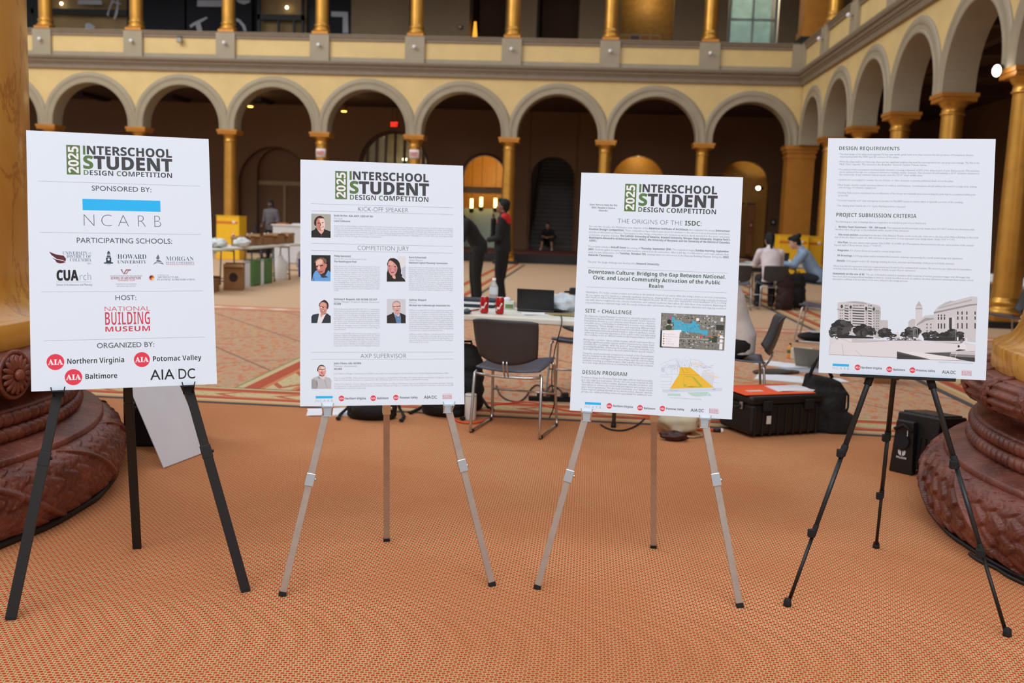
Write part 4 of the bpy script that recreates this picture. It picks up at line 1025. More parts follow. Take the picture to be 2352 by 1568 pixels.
for k in range(60):
    u, v = rnd.uniform(.24,.58), rnd.uniform(.3,.52); polys.append((rnd.choice(((58,140,170),(96,192,216),(52,120,146))), mrect(u,v,u+rnd.uniform(.006,.03),v+rnd.uniform(.008,.02))))
polys += [((200,110,140), seg(332,244,452,250,4)), ((200,110,140), seg(330,316,448,320,4)), ((176,176,160), seg(420,524,880,540,14)), ((96,112,88), seg(420,512,860,526,6)), ((200,110,70), [(856,474),(940,500),(946,522),(860,492)]), ((50,96,90), [(872,508),(900,505),(922,545),(895,575),(872,560)]), ((216,50,150), circ(271,190,15,18)), ((226,44,70), circ(746,502,15,18)), ((236,180,40), circ(1027,472,12,16)), (white, rect(677,208,722,250)), (white, [(1060,198),(1098,200),(1096,262),(1056,260)]), (white, [(1046,478),(1092,480),(1090,524),(1044,522)]), (white, [(1042,540),(1090,542),(1088,592),(1040,590)]), (white, [(1040,600),(1088,602),(1084,698),(1034,694)]), (white, [(142,398),(444,392),(440,430),(418,430),(404,662),(132,648)])]
lcols = ((84,190,220),(220,120,110),(70,50,54),(140,110,60),(110,50,70))
for i in range(5): polys.append((lcols[i], circ(168-i*1.2,452+i*38,10)))
B3.shapes('map_picture', 'M', polys)
for i, (t, xe) in enumerate((('Initiative Boundary',342),('Additional Area of Interest',402),('White House',290),('U.S. Capitol',276),('The National Mall',328))): B3.line('M', t, 194-i, xe, 462+i*38, 15, 'J', '', -.01, grey, 1)
B3.flush('map_lettering')
# plaza drawing
lg = (168,172,182); polys = [((206,222,240), [(140,1320),(1080,1296),(1075,1345),(150,1370)]), ((186,220,212), [(222,1420),(232,1388),(424,1390),(436,1428)]), ((186,220,212), [(536,1370),(866,1362),(840,1420),(690,1434),(600,1420)]), ((186,220,212), [(876,1372),(918,1424),(848,1424)]), ((204,218,232), rect(130,980,180,1050)), ((212,224,236), [(765,1050),(950,1140),(935,1260),(760,1110)]), ((232,222,206), [(770,1040),(810,1044),(1030,1130),(1025,1145),(950,1140)]), ((232,226,214), [(610,890),(780,920),(760,960),(600,920)]), ((236,192,56), [(420,974),(586,978),(955,1292),(262,1312),(410,1080)]), ((176,182,60), [(606,1120),(640,1124),(780,1278),(740,1280)]), ((184,186,64), [(470,1234),(520,1240),(530,1270),(484,1292)]), ((184,186,64), [(505,1288),(590,1266),(780,1276),(740,1290)]), ((176,182,60), [(508,1112),(608,1116),(600,1128),(508,1126)]), ((214,160,40), [(440,980),(450,980),(500,1084),(490,1086)]), ((210,160,40), seg(500,980,590,1084,4)), ((180,140,50), seg(400,1090,730,1098,4)), ((190,140,40), seg(492,1112,470,1230,3)), ((190,140,40), seg(610,1130,700,1250,3))]
for k in range(26): 
    x = 120+rnd.random()*280; y = 900+rnd.random()*130; polys.append((lg, seg(x, y, x+rnd.uniform(-30,40), y+rnd.uniform(-30,30), 2)))
for k in range(40):
    x = 350+rnd.random()*260; y = 830+rnd.random()*130; polys.append((lg, seg(x, y, x+rnd.uniform(-8,8), y+rnd.uniform(10,50), 2)))
for k in range(34):
    x = 600+rnd.random()*330; y = 880+(x-600)*.35+rnd.uniform(-60,100); polys.append((lg, seg(x, y, x+rnd.uniform(10,70), y+rnd.uniform(-10,26), 2)))
for a in ((115,1090,400,1086),(115,1130,300,1130),(115,1195,290,1195),(115,1250,270,1250),(115,1290,262,1292),(300,1130,270,1250),(240,940,390,950),(240,940,240,975),(180,980,390,990),(380,1000,395,1090),(350,830,420,970),(380,830,420,960),(600,830,560,970),(570,820,600,960),(300,1020,380,980),(300,1020,290,1080),(200,1040,230,1110),(640,960,800,960),(800,960,850,1000),(850,1000,850,1040),(690,1010,690,1060),(760,1110,935,1260),(950,1140,935,1260),(945,1215,1030,1220),(200,890,350,840),(100,940,200,890),(610,850,770,885),(640,980,690,1010)): polys.append((lg, seg(*a, 2)))
polys += [((120,122,128), [(930,1320),(965,1308),(967,1336)]), (white, [(942,1321),(960,1314),(961,1330)])]
B3.shapes('site_drawing', 'M', polys)
B3.line('M','Images taken from The Pennsylvania Avenue Initiative Story Map',258,760,1456,13,'J','',-.01,grey,1); B3.line('M','Pershing Park',545,636,1284,13,'J','',0,ink((110,100,40)),1); B3.line('M','15th Street, NW',258,378,1342,13,'J','',-.006,grey,1); B3.line('M','National Theatre',250,362,960,12,'J','',-.006,grey,1); B3.line('M','Wilson Building',806,902,974,12,'J','',-.006,grey,1); B3.line('M','Freedom Plaza',500,552,1062,11,'J','',-.006,ink((150,110,40)),1)
B3.flush('drawing_lettering')
FT3 = {'aia':[(538,1362,34,'Northern Virginia',582,832,1374,25),(920,1385,34,'Baltimore',967,1108,1402,24),(1198,1395,34,'Potomac Valley',1242,1468,1407,24)],'dc':(1547,1712,1432,38),'nbm':(1778,1896,[('NATIONAL',1400,12,'',-.02),('BUILDING',1435,32,'b',-.012),('MUSEUM',1452,12,'b',.0)])}
footer(B3, 'F', (236,435,1312,1342,1386,31), FT3)

# ---------------------------------------------------------------- fourth board
B4 = Board(4, 'white requirements board with a black and white plaza photograph on the black tripod at right')
for t, c, x0, x1, y, cap in (('DESIGN REQUIREMENTS','G',305,1062,185,42),('PROJECT SUBMISSION CRITERIA','G',268,1272,1012,46)): B4.line(c, t, x0, x1, y, cap, 'J', 'b', -.014, dgreen); B4.flush('heading_lettering')
P = B4.para
for y, xa, xb, ll in ((247,320,1978,['The final design of the plaza must maintain 72 feet clear width, grade level, zone that connects the two portions of Pennsylvania Avenue','intersecting with the NW and SE corners of the plaza.']),
  (341,315,2056,['While the plaza itself is not historical, there are two significant artifacts that must be reincorporated into any proposed redesign. The first is the','MLK Time Capsule. The second is the Brigadier General Casimir Pulaski Statue.']),
  (437,311,2056,['You must provide a permanent overhead shade structure covering a minimum of 30% of the plaza as part of your final proposal. This structure','can be achieved through one continuous element or multiple smaller elements. This structure should maintain a 20\'-0" minimum clearance to','the underside of any element that projects over the 72\'-0" clear width zone.']),
  (565,306,1732,['Students are encouraged to consider the use of trees, or other elements, to provide additional shade across the plaza.']),
  (629,303,2022,['Final designs should consider accommodations for outdoor performances. Considerations should address the need for a stage area, seating,','and storage of relevant equipment.']),
  (726,299,2006,['Pershing Park must be maintained, but modifications of the streets and sidewalk areas surrounding the park may be considered within your','proposal.']),
  (821,296,1856,["You must maintain a 20' clear emergency access lane for Fire/EMS access to events, which is typically a portion of the roadway."]),
  (886,292,1138,['The existing view towards the U.S. Capitol Building must be respected.'])):
    P('G',xa,xb,y,31.5,22,ll,m=grey,last='J' if len(ll)==1 else 'L'); B4.line('G','\u2022',xa-18,xa-8,y-2,20,'L','',0,grey,2)
P('G',262,1394,1085,31,22,['The following are a list of drawings that are required to be included as part of your final board.'],m=grey,last='J')
for y, xa, xb, ll in ((1150,300,1990,['*Written Team Statement - 150 - 300 words.* This statement should summarize your design intent. DO NOT include any information that']),(1181,258,1180,['identifies either the group, or the individuals within, as part of this statement.']),
  (1246,298,2042,['*Site cross section* extending from the face of the National Theatre on the north side of the site to the face of the Wilson Building on the south']),(1277,254,1746,['side of the site. Exact location can shift east/west as appropriate to best represent your design intent. (Scale: 1/16" = 1\'-0")']),
  (1342,293,1985,['*Site Plan:* Site plan extents must capture 15th St NW, 13 St NW, all of Pennsylvania Avenue between the two, and a portion of the context']),(1374,249,832,['beyond each of those streets. (Scale: 1" = 40\'-0")']),
  (1440,288,1080,['*Diagrams:* 3-5 of your choice as needed to convey design intent']),(1505,284,1852,['*3D Drawings:* 3-4 Perspectives and/or Isometric/Axonometric drawings representing the overall spatial design and experience.'])):
    P('G',xa,xb,y,31,22,ll,m=grey,last='J')
    if ll[0][0] == '*': B4.line('G','\u2022',xa-38,xa-28,y-2,20,'L','',0,grey,2)
for y, xa, xb, ll in ((56,280,1742,['*Details:* Orthographic and/or 3D drawings detailing the form, structure and materiality of the proposed shade structure']),(120,235,1962,['*Note that this list represents minimum requirements and should not be considered all inclusive. We welcome any additional documentation,'.replace('*','\u2217')]),(152,235,1264,['including physical models, that you might want to include as part of your submission.']),
  (216,232,1938,['*Statement on the use of AI:*  The use of AI shall be limited to assistance with rendering of student generated images only. All images that']),(250,229,1978,['have been altered using artificial intelligence must be clearly identified as such. In addition, the final submission statement must include a brief']),(282,228,1168,['description outlining how and where tools were utilized in the design process.'])):
    P('H',xa,xb,y,31,22,ll,m=grey,last='J')
B4.flush('body_lettering')
# printed photograph of the plaza
g_ = lambda v: (v, v, min(255, int(v*1.015)))
polys = [(g_(218), [(96,705),(200,700),(380,700),(900,740),(1500,745),(1900,745),(2115,795),(2104,1028),(1490,998),(1025,976),(85,928)])]
polys += [(g_(206), [(205,208),(390,190),(560,200),(790,250),(800,300),(800,700),(210,640)]), (g_(176), [(320,205),(440,190),(560,200),(640,238)]), (g_(190), [(690,245),(800,275),(795,710),(720,700)]), (g_(170), [(195,295),(800,330),(800,375),(770,345),(195,310)])]
for x, y in ((262,262),(385,272),(600,290),(705,298)): polys.append((g_(70), circ(x,y,17,24)))
for r in range(9):
    y = 278+r*36
    for xa, xb in ((300,355),(410,572),(626,676)): polys.append((g_(62 if r else 84), [(xa,y),(xb,y+8),(xb,y+22),(xa,y+14)]))
    for x in (236,262,375,595,700,738,760): polys.append((g_(90), [(x,y+36),(x+12,y+37),(x+12,y+50),(x,y+49)]))
for xa in (306,324,342,416,436,456,476,496,516,536,556,632,650,668): polys.append((g_(90), rect(xa,240,xa+10,262)))
polys += [(g_(196), [(796,450),(900,455),(905,640),(796,640)]), (g_(214), [(1284,300),(1378,300),(1378,430),(1300,500),(1284,500)]), (g_(186), [(1286,265),(1330,185),(1376,262)]), (g_(206), rect(1284,255,1378,300)), (g_(150), rect(1284,288,1378,300)), (g_(196), [(1185,470),(1240,432),(1280,440),(1284,560),(1185,560)]), (g_(204), [(1300,500),(1410,390),(1560,375),(1560,640),(1310,640)]), (g_(160), [(1290,520),(1420,420),(1540,425),(1540,440),(1420,465),(1300,530)]), (g_(206), [(1535,340),(1590,270),(1700,200),(1800,190),(2060,120),(2140,130),(2115,760),(1560,700),(1540,400)]), (g_(150), [(1535,340),(2040,230),(2135,225),(2135,245),(2040,255),(1540,362)]), (g_(180), [(1590,300),(1620,270),(2060,160),(2060,185)]), (g_(188), [(1590,268),(1760,185),(1830,190),(1700,240)])]
for i, x in enumerate((1592,1632,1676,1860,1920,1985,2100)):
    for y in (330,400,490): polys.append((g_(72), [(x,y+(10 if i < 3 else 0)+(i<3)*60*(y<350)),(x+18,y+4+(i<3)*60*(y<350)),(x+18,y+(46 if y<450 else 80)),(x,y+(46 if y<450 else 80))]))
polys += [(g_(60), [(1748,420),(1786,416),(1786,575),(1748,570)])]
for x in (1436,1490):
    for y in (500,545,590): polys.append((g_(74), rect(x,y,x+14,y+22)))
for x in (1700,1722,1796,1812): polys.append((g_(224), rect(x,415,x+9,600)))
polys += [(g_(220), circ(1034,640,22,24)), (g_(218), rect(1010,645,1060,685)), (g_(218), rect(1030,585,1037,620))]
def tree(cx, cy, rx, ry, n=26):
    for k in range(n):
        a, r = rnd.random()*2*PI, math.sqrt(rnd.random()); v = rnd.choice((34,44,54,66,78))
        polys.append((g_(v), circ(cx+rx*.8*r*math.cos(a), cy+ry*.8*r*math.sin(a), rx*.32, ry*.28, n=9, a0=rnd.random())))
for t in ((260,560,150,120,60),(540,600,120,90,44),(680,610,60,70,24),(860,630,100,70,36),(960,665,60,35,18),(1130,650,70,40,20),(1250,620,120,85,44),(1440,660,70,55,26),(1530,650,70,55,26),(1680,670,120,50,36),(1780,640,90,70,36),(1890,670,80,60,30),(110,600,30,60,14),(150,650,60,45,18)): tree(*t)
polys += [(g_(40), [(100,670),(250,650),(700,690),(700,705),(250,700),(100,690)]), (g_(44), [(1400,700),(1700,690),(1960,700),(1960,740),(1550,738),(1400,730)]), (g_(150), [(880,700),(1200,690),(1380,735),(900,735)])]
for k in range(44): x = 900+rnd.random()*460; polys.append((g_(rnd.choice((60,110,220,240,90))), circ(x, 712+rnd.uniform(-16,14), 14, 9, n=8)))
for k in range(14): x = 100+rnd.random()*100; polys.append((g_(rnd.choice((60,220,240,90))), circ(x, 690+rnd.uniform(-16,24), 12, 9, n=8)))
polys += [(g_(228), [(270,705),(400,765),(880,742),(880,725),(400,712)]), (g_(200), [(400,712),(880,725),(880,742),(400,765)]), (g_(206), [(1555,740),(1900,750),(1900,775),(1560,762)]), (g_(224), [(100,800),(230,715),(390,765),(880,748),(1500,755),(2110,800),(2104,880),(1400,905),(1025,885),(1025,970),(85,925)]), (g_(90), [(1025,885),(1490,998),(1025,976)]), (g_(60), [(1025,905),(1430,996),(1025,986)]), (g_(232), [(1030,885),(1400,905),(2104,1015),(1500,998)]), (g_(86), [(1400,908),(1780,900),(1750,960)]), (g_(200), [(1780,890),(1900,875),(2105,890),(2104,940),(1760,925)]), (g_(130), [(1760,920),(2104,935),(2104,975),(1755,955)]), (g_(60), [(1755,950),(2104,972),(2104,1028),(1900,1000)]), (g_(232), seg(1860,890,1830,975,5))]
polys += [(g_(232), [(1870,860),(1900,790),(1940,755),(1985,810),(1985,866),(1900,868)]), (g_(110), circ(1922,735,24,20)), (g_(140), circ(1918,752,20,18)), (g_(50), circ(1880,815,15,18)), (g_(40), [(1835,875),(1880,856),(1975,862),(1965,872),(1850,880)]), (g_(120), seg(265,780,285,935,3)), (g_(150), seg(450,870,540,950,3))]
for x, h in ((1250,590),(1275,580),(1305,572)): polys += [(g_(206), seg(x,h,x,700,4)), (g_(206), seg(x-45,h-12,x,h,4))]
polys += [(g_(210), seg(1830,560,1830,735,4)), (g_(236), rect(1855,688,1876,735)), (g_(236), rect(1980,700,1996,750))]
B4.shapes('plaza_photograph', 'Q', polys)
B4.line('Q','Images taken from The Pennsylvania Avenue Initiative Story Map',1605,2075,1036,13,'J','',-.01,grey,1); B4.flush('caption_lettering')
FT4 = {'aia':[(540,1370,35,'Northern Virginia',585,842,1385,26),(934,1394,35,'Baltimore',982,1128,1410,25),(1221,1405,35,'Potomac Valley',1268,1502,1418,25)],'dc':(1587,1760,1446,39),'nbm':(1832,1958,[('NATIONAL',1414,12,'',-.02),('BUILDING',1452,34,'b',-.012),('MUSEUM',1468,12,'b',.0)])}
footer(B4, 'H', (231,434,1323,1352,1392,31), FT4)
# ================================================================== EASELS
m_blk = mt('black_easel_metal', (11,10,10), rough=.5, metal=0, var=.1, vscale=12)
m_alu_e = mt('brushed_aluminium', (188,176,164), rough=.42, metal=.75, var=.06, vscale=20)
m_chrome = mt('bright_chrome', (215,218,220), rough=.2, metal=.95, var=0)
m_rub = mt('black_rubber', (13,13,13), rough=.8, var=0)
def bw(b, px, py, dy=0):
    x, z = bp(b, px, py, dy); return BMAT[b] @ Vector((x, dy, z))
def easel(b, label, ft, hooks, clamps, m, mclip, w=.027, blackfoot=True):
    F = [at(*p, z=0) for p in ft]
    root = sum(F, Vector())/3
    t = thing('easel', label, 'easel', root)
    side = BMAT[b].to_3x3() @ Vector((1,0,0)); back = BMAT[b].to_3x3() @ Vector((0,1,0))
    dirs = []
    Bi = BMAT[b].inverted()
    for k in range(60):                       # set the legs far enough back to stay behind the leaning board
        gap = .0155 + .003*k; dirs = []
        for i in (0, 1):
            P = bw(b, *hooks[i], dy=gap); dirs.append((F[i], (P - F[i])/P.z, P))
        zz = 1.0
        while zz < 2.0:                       # apex where the two front legs meet
            a, c = dirs[0][0] + dirs[0][1]*zz, dirs[1][0] + dirs[1][1]*zz
            if (a-c).length < .09: break
            zz += .01
        if min((Bi @ a).y, (Bi @ c).y) > .0155: break
    apex = (a+c)/2
    def leg(i, A, D, zt, cl):
        up = D*1.0
        p0, p1 = A - root, A + D*zt - root
        def pt(z): return A + D*z - root
        L = MB(); zc = cl
        L.bar(pt(zc-.02), p1, w, .018, m, side); leg_o = L.build('leg', t, bevel=.0015)
        L = MB(); L.bar(pt(.008), pt(zc), w-.002 if blackfoot else w+.003, .015 if blackfoot else .022, m, side); L.build('leg_extension', leg_o, bevel=.0012)
        c_ = MB(); c_.bar(pt(zc-.028), pt(zc+.018), w+.006, .024, mclip, side); c_.build('clamp', leg_o, bevel=.0015)
        k = MB(); c0 = pt(zc-.005); k.tube([c0 + side*(w/2), c0 + side*(w/2+.010)], .006, mclip, 10); k.build('clamp_screw', leg_o)
        f = MB(); f.bar(pt(0), pt(.016), w+.001, .020, m_rub, side); f.build('foot_cap', leg_o, bevel=.002)
        return leg_o
    zc = [at_leg(dirs[i], clamps[i]) for i in (0, 1)]
    for i in (0, 1):
        lo = leg(i, dirs[i][0], dirs[i][1], zz, zc[i])
        P = dirs[i][2] - root; nf = -back; upv = BMAT[b].to_3x3() @ Vector((0,0,1))
        h = MB(); hw = .019
        e = BMAT[b] @ Vector(((Bi @ dirs[i][2]).x, .004, -.4585)) - root      # underside of the board
        h.bar(e + back*.0, e + back*(gap+.004), .030, .002, mclip, side)
        h.bar(e - upv*.001 - side*hw + nf*.004, e - upv*.001 + side*hw + nf*.004, .030, .002, mclip, back)
        for s_ in (-1, 1): h.bar(e + side*s_*hw + nf*.018 - upv*.002, e + side*s_*(hw+.003) + nf*.018 + upv*.013, .003, .004, mclip, back)
        h.bar(e - side*hw + nf*.018 - upv*.001, e + side*hw + nf*.018 - upv*.001, .005, .0025, mclip, upv)
        h.bar(P - upv*.034 - back*.010, P - upv*.002 - back*.010, .034, .003, mclip, side)
        for s_ in (-1, 1): h.bar(P - upv*.030 + side*s_*.015 - back*.010, e + side*s_*hw + nf*.017, .003, .005, mclip, back)
        h.build('board_hook', lo)
    # rear leg
    A = F[2]; D = (apex + back*.02 - A)/(apex.z - A.z)
    leg(2, A, D, apex.z-.02, .62)
    c_ = MB(); c_.box(apex + back*.030 - root, (.11,.04,.05), mclip, BMAT[b].to_3x3()); c_.build('leg_joint', t, bevel=.006)
    return t
def at_leg(d, px):
    """height at which a leg passes nearest to a photo pixel"""
    A, D, _ = d; best = (9, 0)
    o = Vector((0,0,EYE)); r = ray(*px).normalized()
    for k in range(100, 800):
        z = k/1000; v = A + D*z - o; dist = (v - r*v.dot(r)).length
        best = min(best, (dist, z))
    return best[1]
easel(1, 'black telescoping easel holding the sponsor board at far left', [(24,1423),(565,1358),(315,1259)], [(136,890),(431,884)], [(106,1050),(467,1035)], m_blk, m_blk, w=.032, blackfoot=False)
easel(2, 'silver telescoping easel holding the jury board with six portraits', [(648,1368),(1131,1345),(888,1242)], [(752,935),(1027,928)], [(713,1098),(1060,1066)], m_alu_e, m_chrome)
easel(3, 'silver telescoping easel holding the origins board with the map', [(1233,1352),(1700,1394),(1501,1258)], [(1348,947),(1618,962)], [(1309,1090),(1640,1098)], m_alu_e, m_chrome)
# black tripod with a tray
def tripod(b):
    ft = [(1808,1391),(2313,1460),(2012,1258)]; F = [at(*p, z=0) for p in ft]; root = sum(F, Vector())/3
    t = thing('easel', 'slim black tripod easel holding the requirements board at right', 'easel', root)
    M3 = BMAT[b].to_3x3(); back = M3 @ Vector((0,1,0)); side = M3 @ Vector((1,0,0)); up = M3 @ Vector((0,0,1))
    x0, _ = bp(b, 1932, 856); x1, _ = bp(b, 2194, 868)
    tops = [(1998,868),(2138,876)]; xs_ = [bp(b,*p)[0] for p in tops]
    Bi = BMAT[b].inverted()
    for k in range(60):
        gap = .022 + .003*k
        P = [bw(b, *tops[i], dy=gap) for i in (0, 1)]
        D = [(P[i]-F[i])/P[i].z for i in (0,1)]
        zz = .9
        while zz < 2 and ((F[0]+D[0]*zz)-(F[1]+D[1]*zz)).length > .07: zz += .01
        if min((Bi @ (F[i]+D[i]*zz)).y for i in (0,1)) > .022: break
    q = MB(); q.box(BMAT[b] @ Vector(((x0+x1)/2, -.012+(gap+.024)/2, -.4625)) - root, (x1-x0, gap+.024, .010), m_blk, M3)
    q.build('tray', t, bevel=.002)
    q = MB(); q.box(BMAT[b] @ Vector(((x0+x1)/2, -.0115, -.457)) - root, (x1-x0, .003, .003), m_blk, M3); q.build('tray_lip', t)
    apex = (F[0]+D[0]*zz + F[1]+D[1]*zz)/2 + back*.02
    D.append((apex-F[2])/apex.z)
    cl = [((1937,1035),(1867,1217)),((2194,1062),(2253,1264)),((2045,1002),(2028,1135))]
    m_tube = mt('dark_grey_tube', (48,52,55), rough=.38, metal=.5, var=0)
    for i in range(3):
        pt = lambda z: F[i] + D[i]*z - root
        za, zb = at_leg((F[i], D[i], 0), cl[i][0]), at_leg((F[i], D[i], 0), cl[i][1])
        L = MB(); L.tube([pt(za), pt(zz)], .0105, m_tube, 14); lo = L.build('leg', t)
        L = MB(); L.tube([pt(zb), pt(za)], .0088, m_tube, 14); L.build('leg_extension', lo)
        L = MB(); L.tube([pt(.012), pt(zb)], .0068, m_blk, 12); L.build('leg_tip', lo)
        for z, r in ((za,.0135),(zb,.0105)):
            c_ = MB(); c_.tube([pt(z-.018), pt(z+.022)], r, m_rub, 14)
            cc = pt(z-.006); c_.box(cc + Vector((-.012,-.012,0)), (.026,.022,.030), m_rub); c_.build('clamp', lo, bevel=.003)
        f = MB(); f.lathe([(0,0),(.014,0),(.0155,.004),(.0125,.026),(.006,.031),(0,.031)], m_rub, 16, c=pt(0)); f.build('foot', lo)
        if i < 2:
            c_ = MB(); c_.tube([pt(P[i].z-.026), pt(P[i].z+.02)], .0150, m_rub, 14); c_.build('collar', lo)
    c_ = MB(); c_.ell(apex-root, (.035,.035,.03), m_rub); c_.build('leg_joint', t)
    q = MB(); q.bar(BMAT[b] @ Vector(((x0+x1)/2,gap,-.470)) - root, apex-root, .02, .012, m_blk, side); q.build('centre_bar', t)
    return t
tripod(4)
# ================================================================== GIANT COLUMNS
def terracotta():
    m, nt, b = newmat('carved_terracotta')
    co = coords(nt); n1 = noise(nt, co, 5, 4); n2 = noise(nt, co, 38, 5)
    c = mixc(nt, ((n1-.38)*3.2).mx(0.0).mn(1.0), lin((88,40,28)), lin((128,70,54)))
    c = mixc(nt, ((n2-.58)*4.0).mx(0.0).mn(.6), c, lin((150,100,84)))
    nt.links.new(c, b.inputs['Base Color']); b.inputs['Roughness'].default_value = .42
    bn = nt.nodes.new('ShaderNodeBump'); bn.inputs['Strength'].default_value = .35; bn.inputs['Distance'].default_value = .01
    nt.links.new(n2.so, bn.inputs['Height']); nt.links.new(bn.outputs[0], b.inputs['Normal'])
    return m
def marble():
    m, nt, b = newmat('painted_gold_marble')
    co = coords(nt)
    st = nt.nodes.new('ShaderNodeMapping'); nt.links.new(co, st.inputs['Vector']); st.inputs['Scale'].default_value = (1, 1, .55)
    n1 = noise(nt, st.outputs[0], 1.6, 5, .6, 1.2); n2 = noise(nt, st.outputs[0], 1.5, 6, .62, 2.2)
    vein = ((n2-.5).abs()*34.0).mn(1.0)
    c = mixc(nt, ((n1-.35)*2.6).mx(0.0).mn(1.0), lin((198,138,52)), lin((216,166,78)))
    c = mixc(nt, vein, lin((172,112,46)), c)
    c = mixc(nt, ((noise(nt, st.outputs[0], 2.3, 3)-.60)*4.0).mx(0.0).mn(.45), c, lin((156,100,38)))
    nt.links.new(c, b.inputs['Base Color']); b.inputs['Roughness'].default_value = .3
    b.inputs['Coat Weight'].default_value = .25; b.inputs['Coat Roughness'].default_value = .15
    return m
m_terra, m_marb = terracotta(), marble()
def hsh(i, j): return (math.sin(i*127.1+j*311.7)*43758.5453) % 1.0
def leaf_h(arc, v):
    """relief of overlapping pointed leaves; arc along the ring, v 0..1 over the torus"""
    rows = 6; best = 0; vv = v*rows; j0 = int(math.floor(vv)); L = .115
    for j in (j0-1, j0, j0+1):
        u = arc/L + .5*(j % 2) + .12*hsh(j, 3); i0 = math.floor(u)
        for i in (i0-1, i0):
            du = (u - i)/1.65                # 0 at the root, 1 at the tip
            if not 0 <= du < 1: continue
            wv = vv - j - .5 + (hsh(i, j)-.5)*.25 + .16*(du-.5)*(1 if hsh(j, i) > .5 else -1)
            wid = .70*(math.sin(PI*du**.8))**.7 if du > .12 else .45
            k = abs(wv)/max(wid, .05)
            if k < 1:
                h = .003 + (.030*du + .004)*(1-k**8) - .007*math.exp(-(wv*14)**2)*(1-du) - .005*max(0, math.sin((du*5.5+k*1.6)*2*PI*.8)-.35) + .004*hsh(j, i)
                best = max(best, h)
    return best
def torus_profile(r_in, zc, hh, out, n):
    return [(r_in + out*math.sin(PI*i/n)**.75, zc - hh*math.cos(PI*i/n)) for i in range(n+1)]
def giant(cx, cy, label, a_mid, style):
    t = thing('column', label, 'column', (cx, cy, 0))
    A0, A1 = a_mid-PI*.62, a_mid+PI*.62             # the carved half that faces the room gets the fine mesh
    def ring(name, prof, fn, N, par=t):
        b = MB()
        b.lathe(prof, m_terra, N, a0=A0, a1=A1, fn=fn)
        b.lathe(prof, m_terra, max(24, N//12), a0=A1, a1=A0+2*PI, fn=None)
        return b.build(name, par)
    n = 60; pr = torus_profile(1.645, .16, .155, .135, n)
    def f1(a, i, r, z):
        v = i/n; arc = a*1.78 + (v-.5)*.12
        rib = min(abs(((arc/.62 + (v-.5)*1.1) % 1)-.5)*.62, 1)
        h = leaf_h(arc, v)*.95 if rib > .026 else .018*(1-(rib/.026)**2)**.5 + .026
        e = math.sin(PI*v)**.4
        return r + h*e, z + h*.4*(v-.5)*e
    ring('leaf_torus', pr, f1, 1400)
    b = MB()
    b.lathe([(1.60,.30),(1.695,.305),(1.70,.315),(1.70,.34),(1.69,.345),(1.575,.375),(1.55,.385),(1.54,.40)], m_terra, 140); b.build('sloped_plate', t)
    def rope(name, r0, zc, rad, pitch, bead):
        k = 14; prof = [(r0 + rad*math.cos(-PI*.5 + PI*1.0*i/k), zc + rad*math.sin(-PI*.5 + PI*1.0*i/k)) for i in range(k+1)]
        def fr(a, i, r, z):
            arc = a*r0/pitch
            if bead: h = rad*.42*abs(math.sin(PI*arc))**.6 - rad*.22
            else: h = rad*.30*abs(math.sin(PI*(arc + i/k*.9)))**.7 - rad*.12
            w = math.sin(PI*i/k)
            return r + h*w, z + h*.5*math.sin(-PI*.5+PI*i/k)*w
        ring(name, prof, fr, 1100)
    rope('rope_moulding', 1.565, .405, .034, .052, False)
    b = MB(); b.lathe([(1.54,.425),(1.555,.43),(1.545,.44),(1.535,.445)], m_terra, 120); b.build('fillet', t)
    rope('bead_moulding', 1.555, .470, .034, .062 if style == 'rosette' else .045, style == 'rosette')
    b = MB(); b.lathe([(1.54,.49),(1.575,.498),(1.575,.508),(1.555,.515),(1.51,.535),(1.485,.555),(1.48,.575),(1.50,.59),(1.52,.60)], m_terra, 120); b.build('scotia', t)
    n2 = 22; pr2 = torus_profile(1.50, .672, .082, .118, n2)
    def f2(a, i, r, z):
        v = i/n2; arc = a*1.6; e = math.sin(PI*v)**.35
        if style == 'rosette': h = .004*math.sin(arc*9)
        else:
            s_ = (arc/.33) % 1; edge = abs(s_-.5)
            h = .030*abs(math.sin(PI*(v*6.2 + .10*math.sin(arc*7)))) if edge < .45 else .020 + .006*math.sin(v*60)
            h += .005*(hsh(int(arc*40), int(v*12))-.5)
        return r + h*e, z
    ring('upper_torus', pr2, f2, 560)
    if style == 'rosette':
        a_ros = min((abs(pix((cx+1.62*math.cos(k*.005), cy+1.62*math.sin(k*.005), .668))[0]-38), k*.005) for k in range(-360, 160))[1]
        for q in range(11):
            a = a_ros + (q-5)*.30; R = Matrix.Rotation(a, 4, 'Z')
            b = MB(); b.M = R @ Matrix.Translation((1.612,0,.668)) @ Matrix.Rotation(PI/2, 4, 'Y')
            b.ell((0,0,.022), (.026,.026,.018), m_terra, 14)
            for k in range(16):
                w = 2*PI*k/16; c, s_ = math.cos(w), math.sin(w)
                Rk = Matrix.Rotation(w, 3, 'Z')
                b.ell((c*.052, s_*.052, .008), (.038,.0135,.013), m_terra, 8, R=Rk, k=6)
            b.tube([(math.cos(2*PI*k/28)*.098, math.sin(2*PI*k/28)*.092, -.004) for k in range(28)], .011, m_terra, 8, closed=True)
            b.build('rosette', t)
            b = MB(); b.M = R @ Matrix.Rotation(.15, 4, 'Z') @ Matrix.Translation((1.608,0,.668)) @ Matrix.Rotation(PI/2, 4, 'Y')
            for sg in (-1, 1):
                b.tube([(.075*sg*(1-x*x)+.0, .02*math.sin(x*3), .004-.012*abs(sg)*0) for x in [(-1+2*i/10) for i in range(11)]], .008, m_terra, 8)
                b.ell((.045*sg,0,.0), (.05,.016,.012), m_terra, 8, k=6)
            b.build('scroll_leaf', t)
    else:
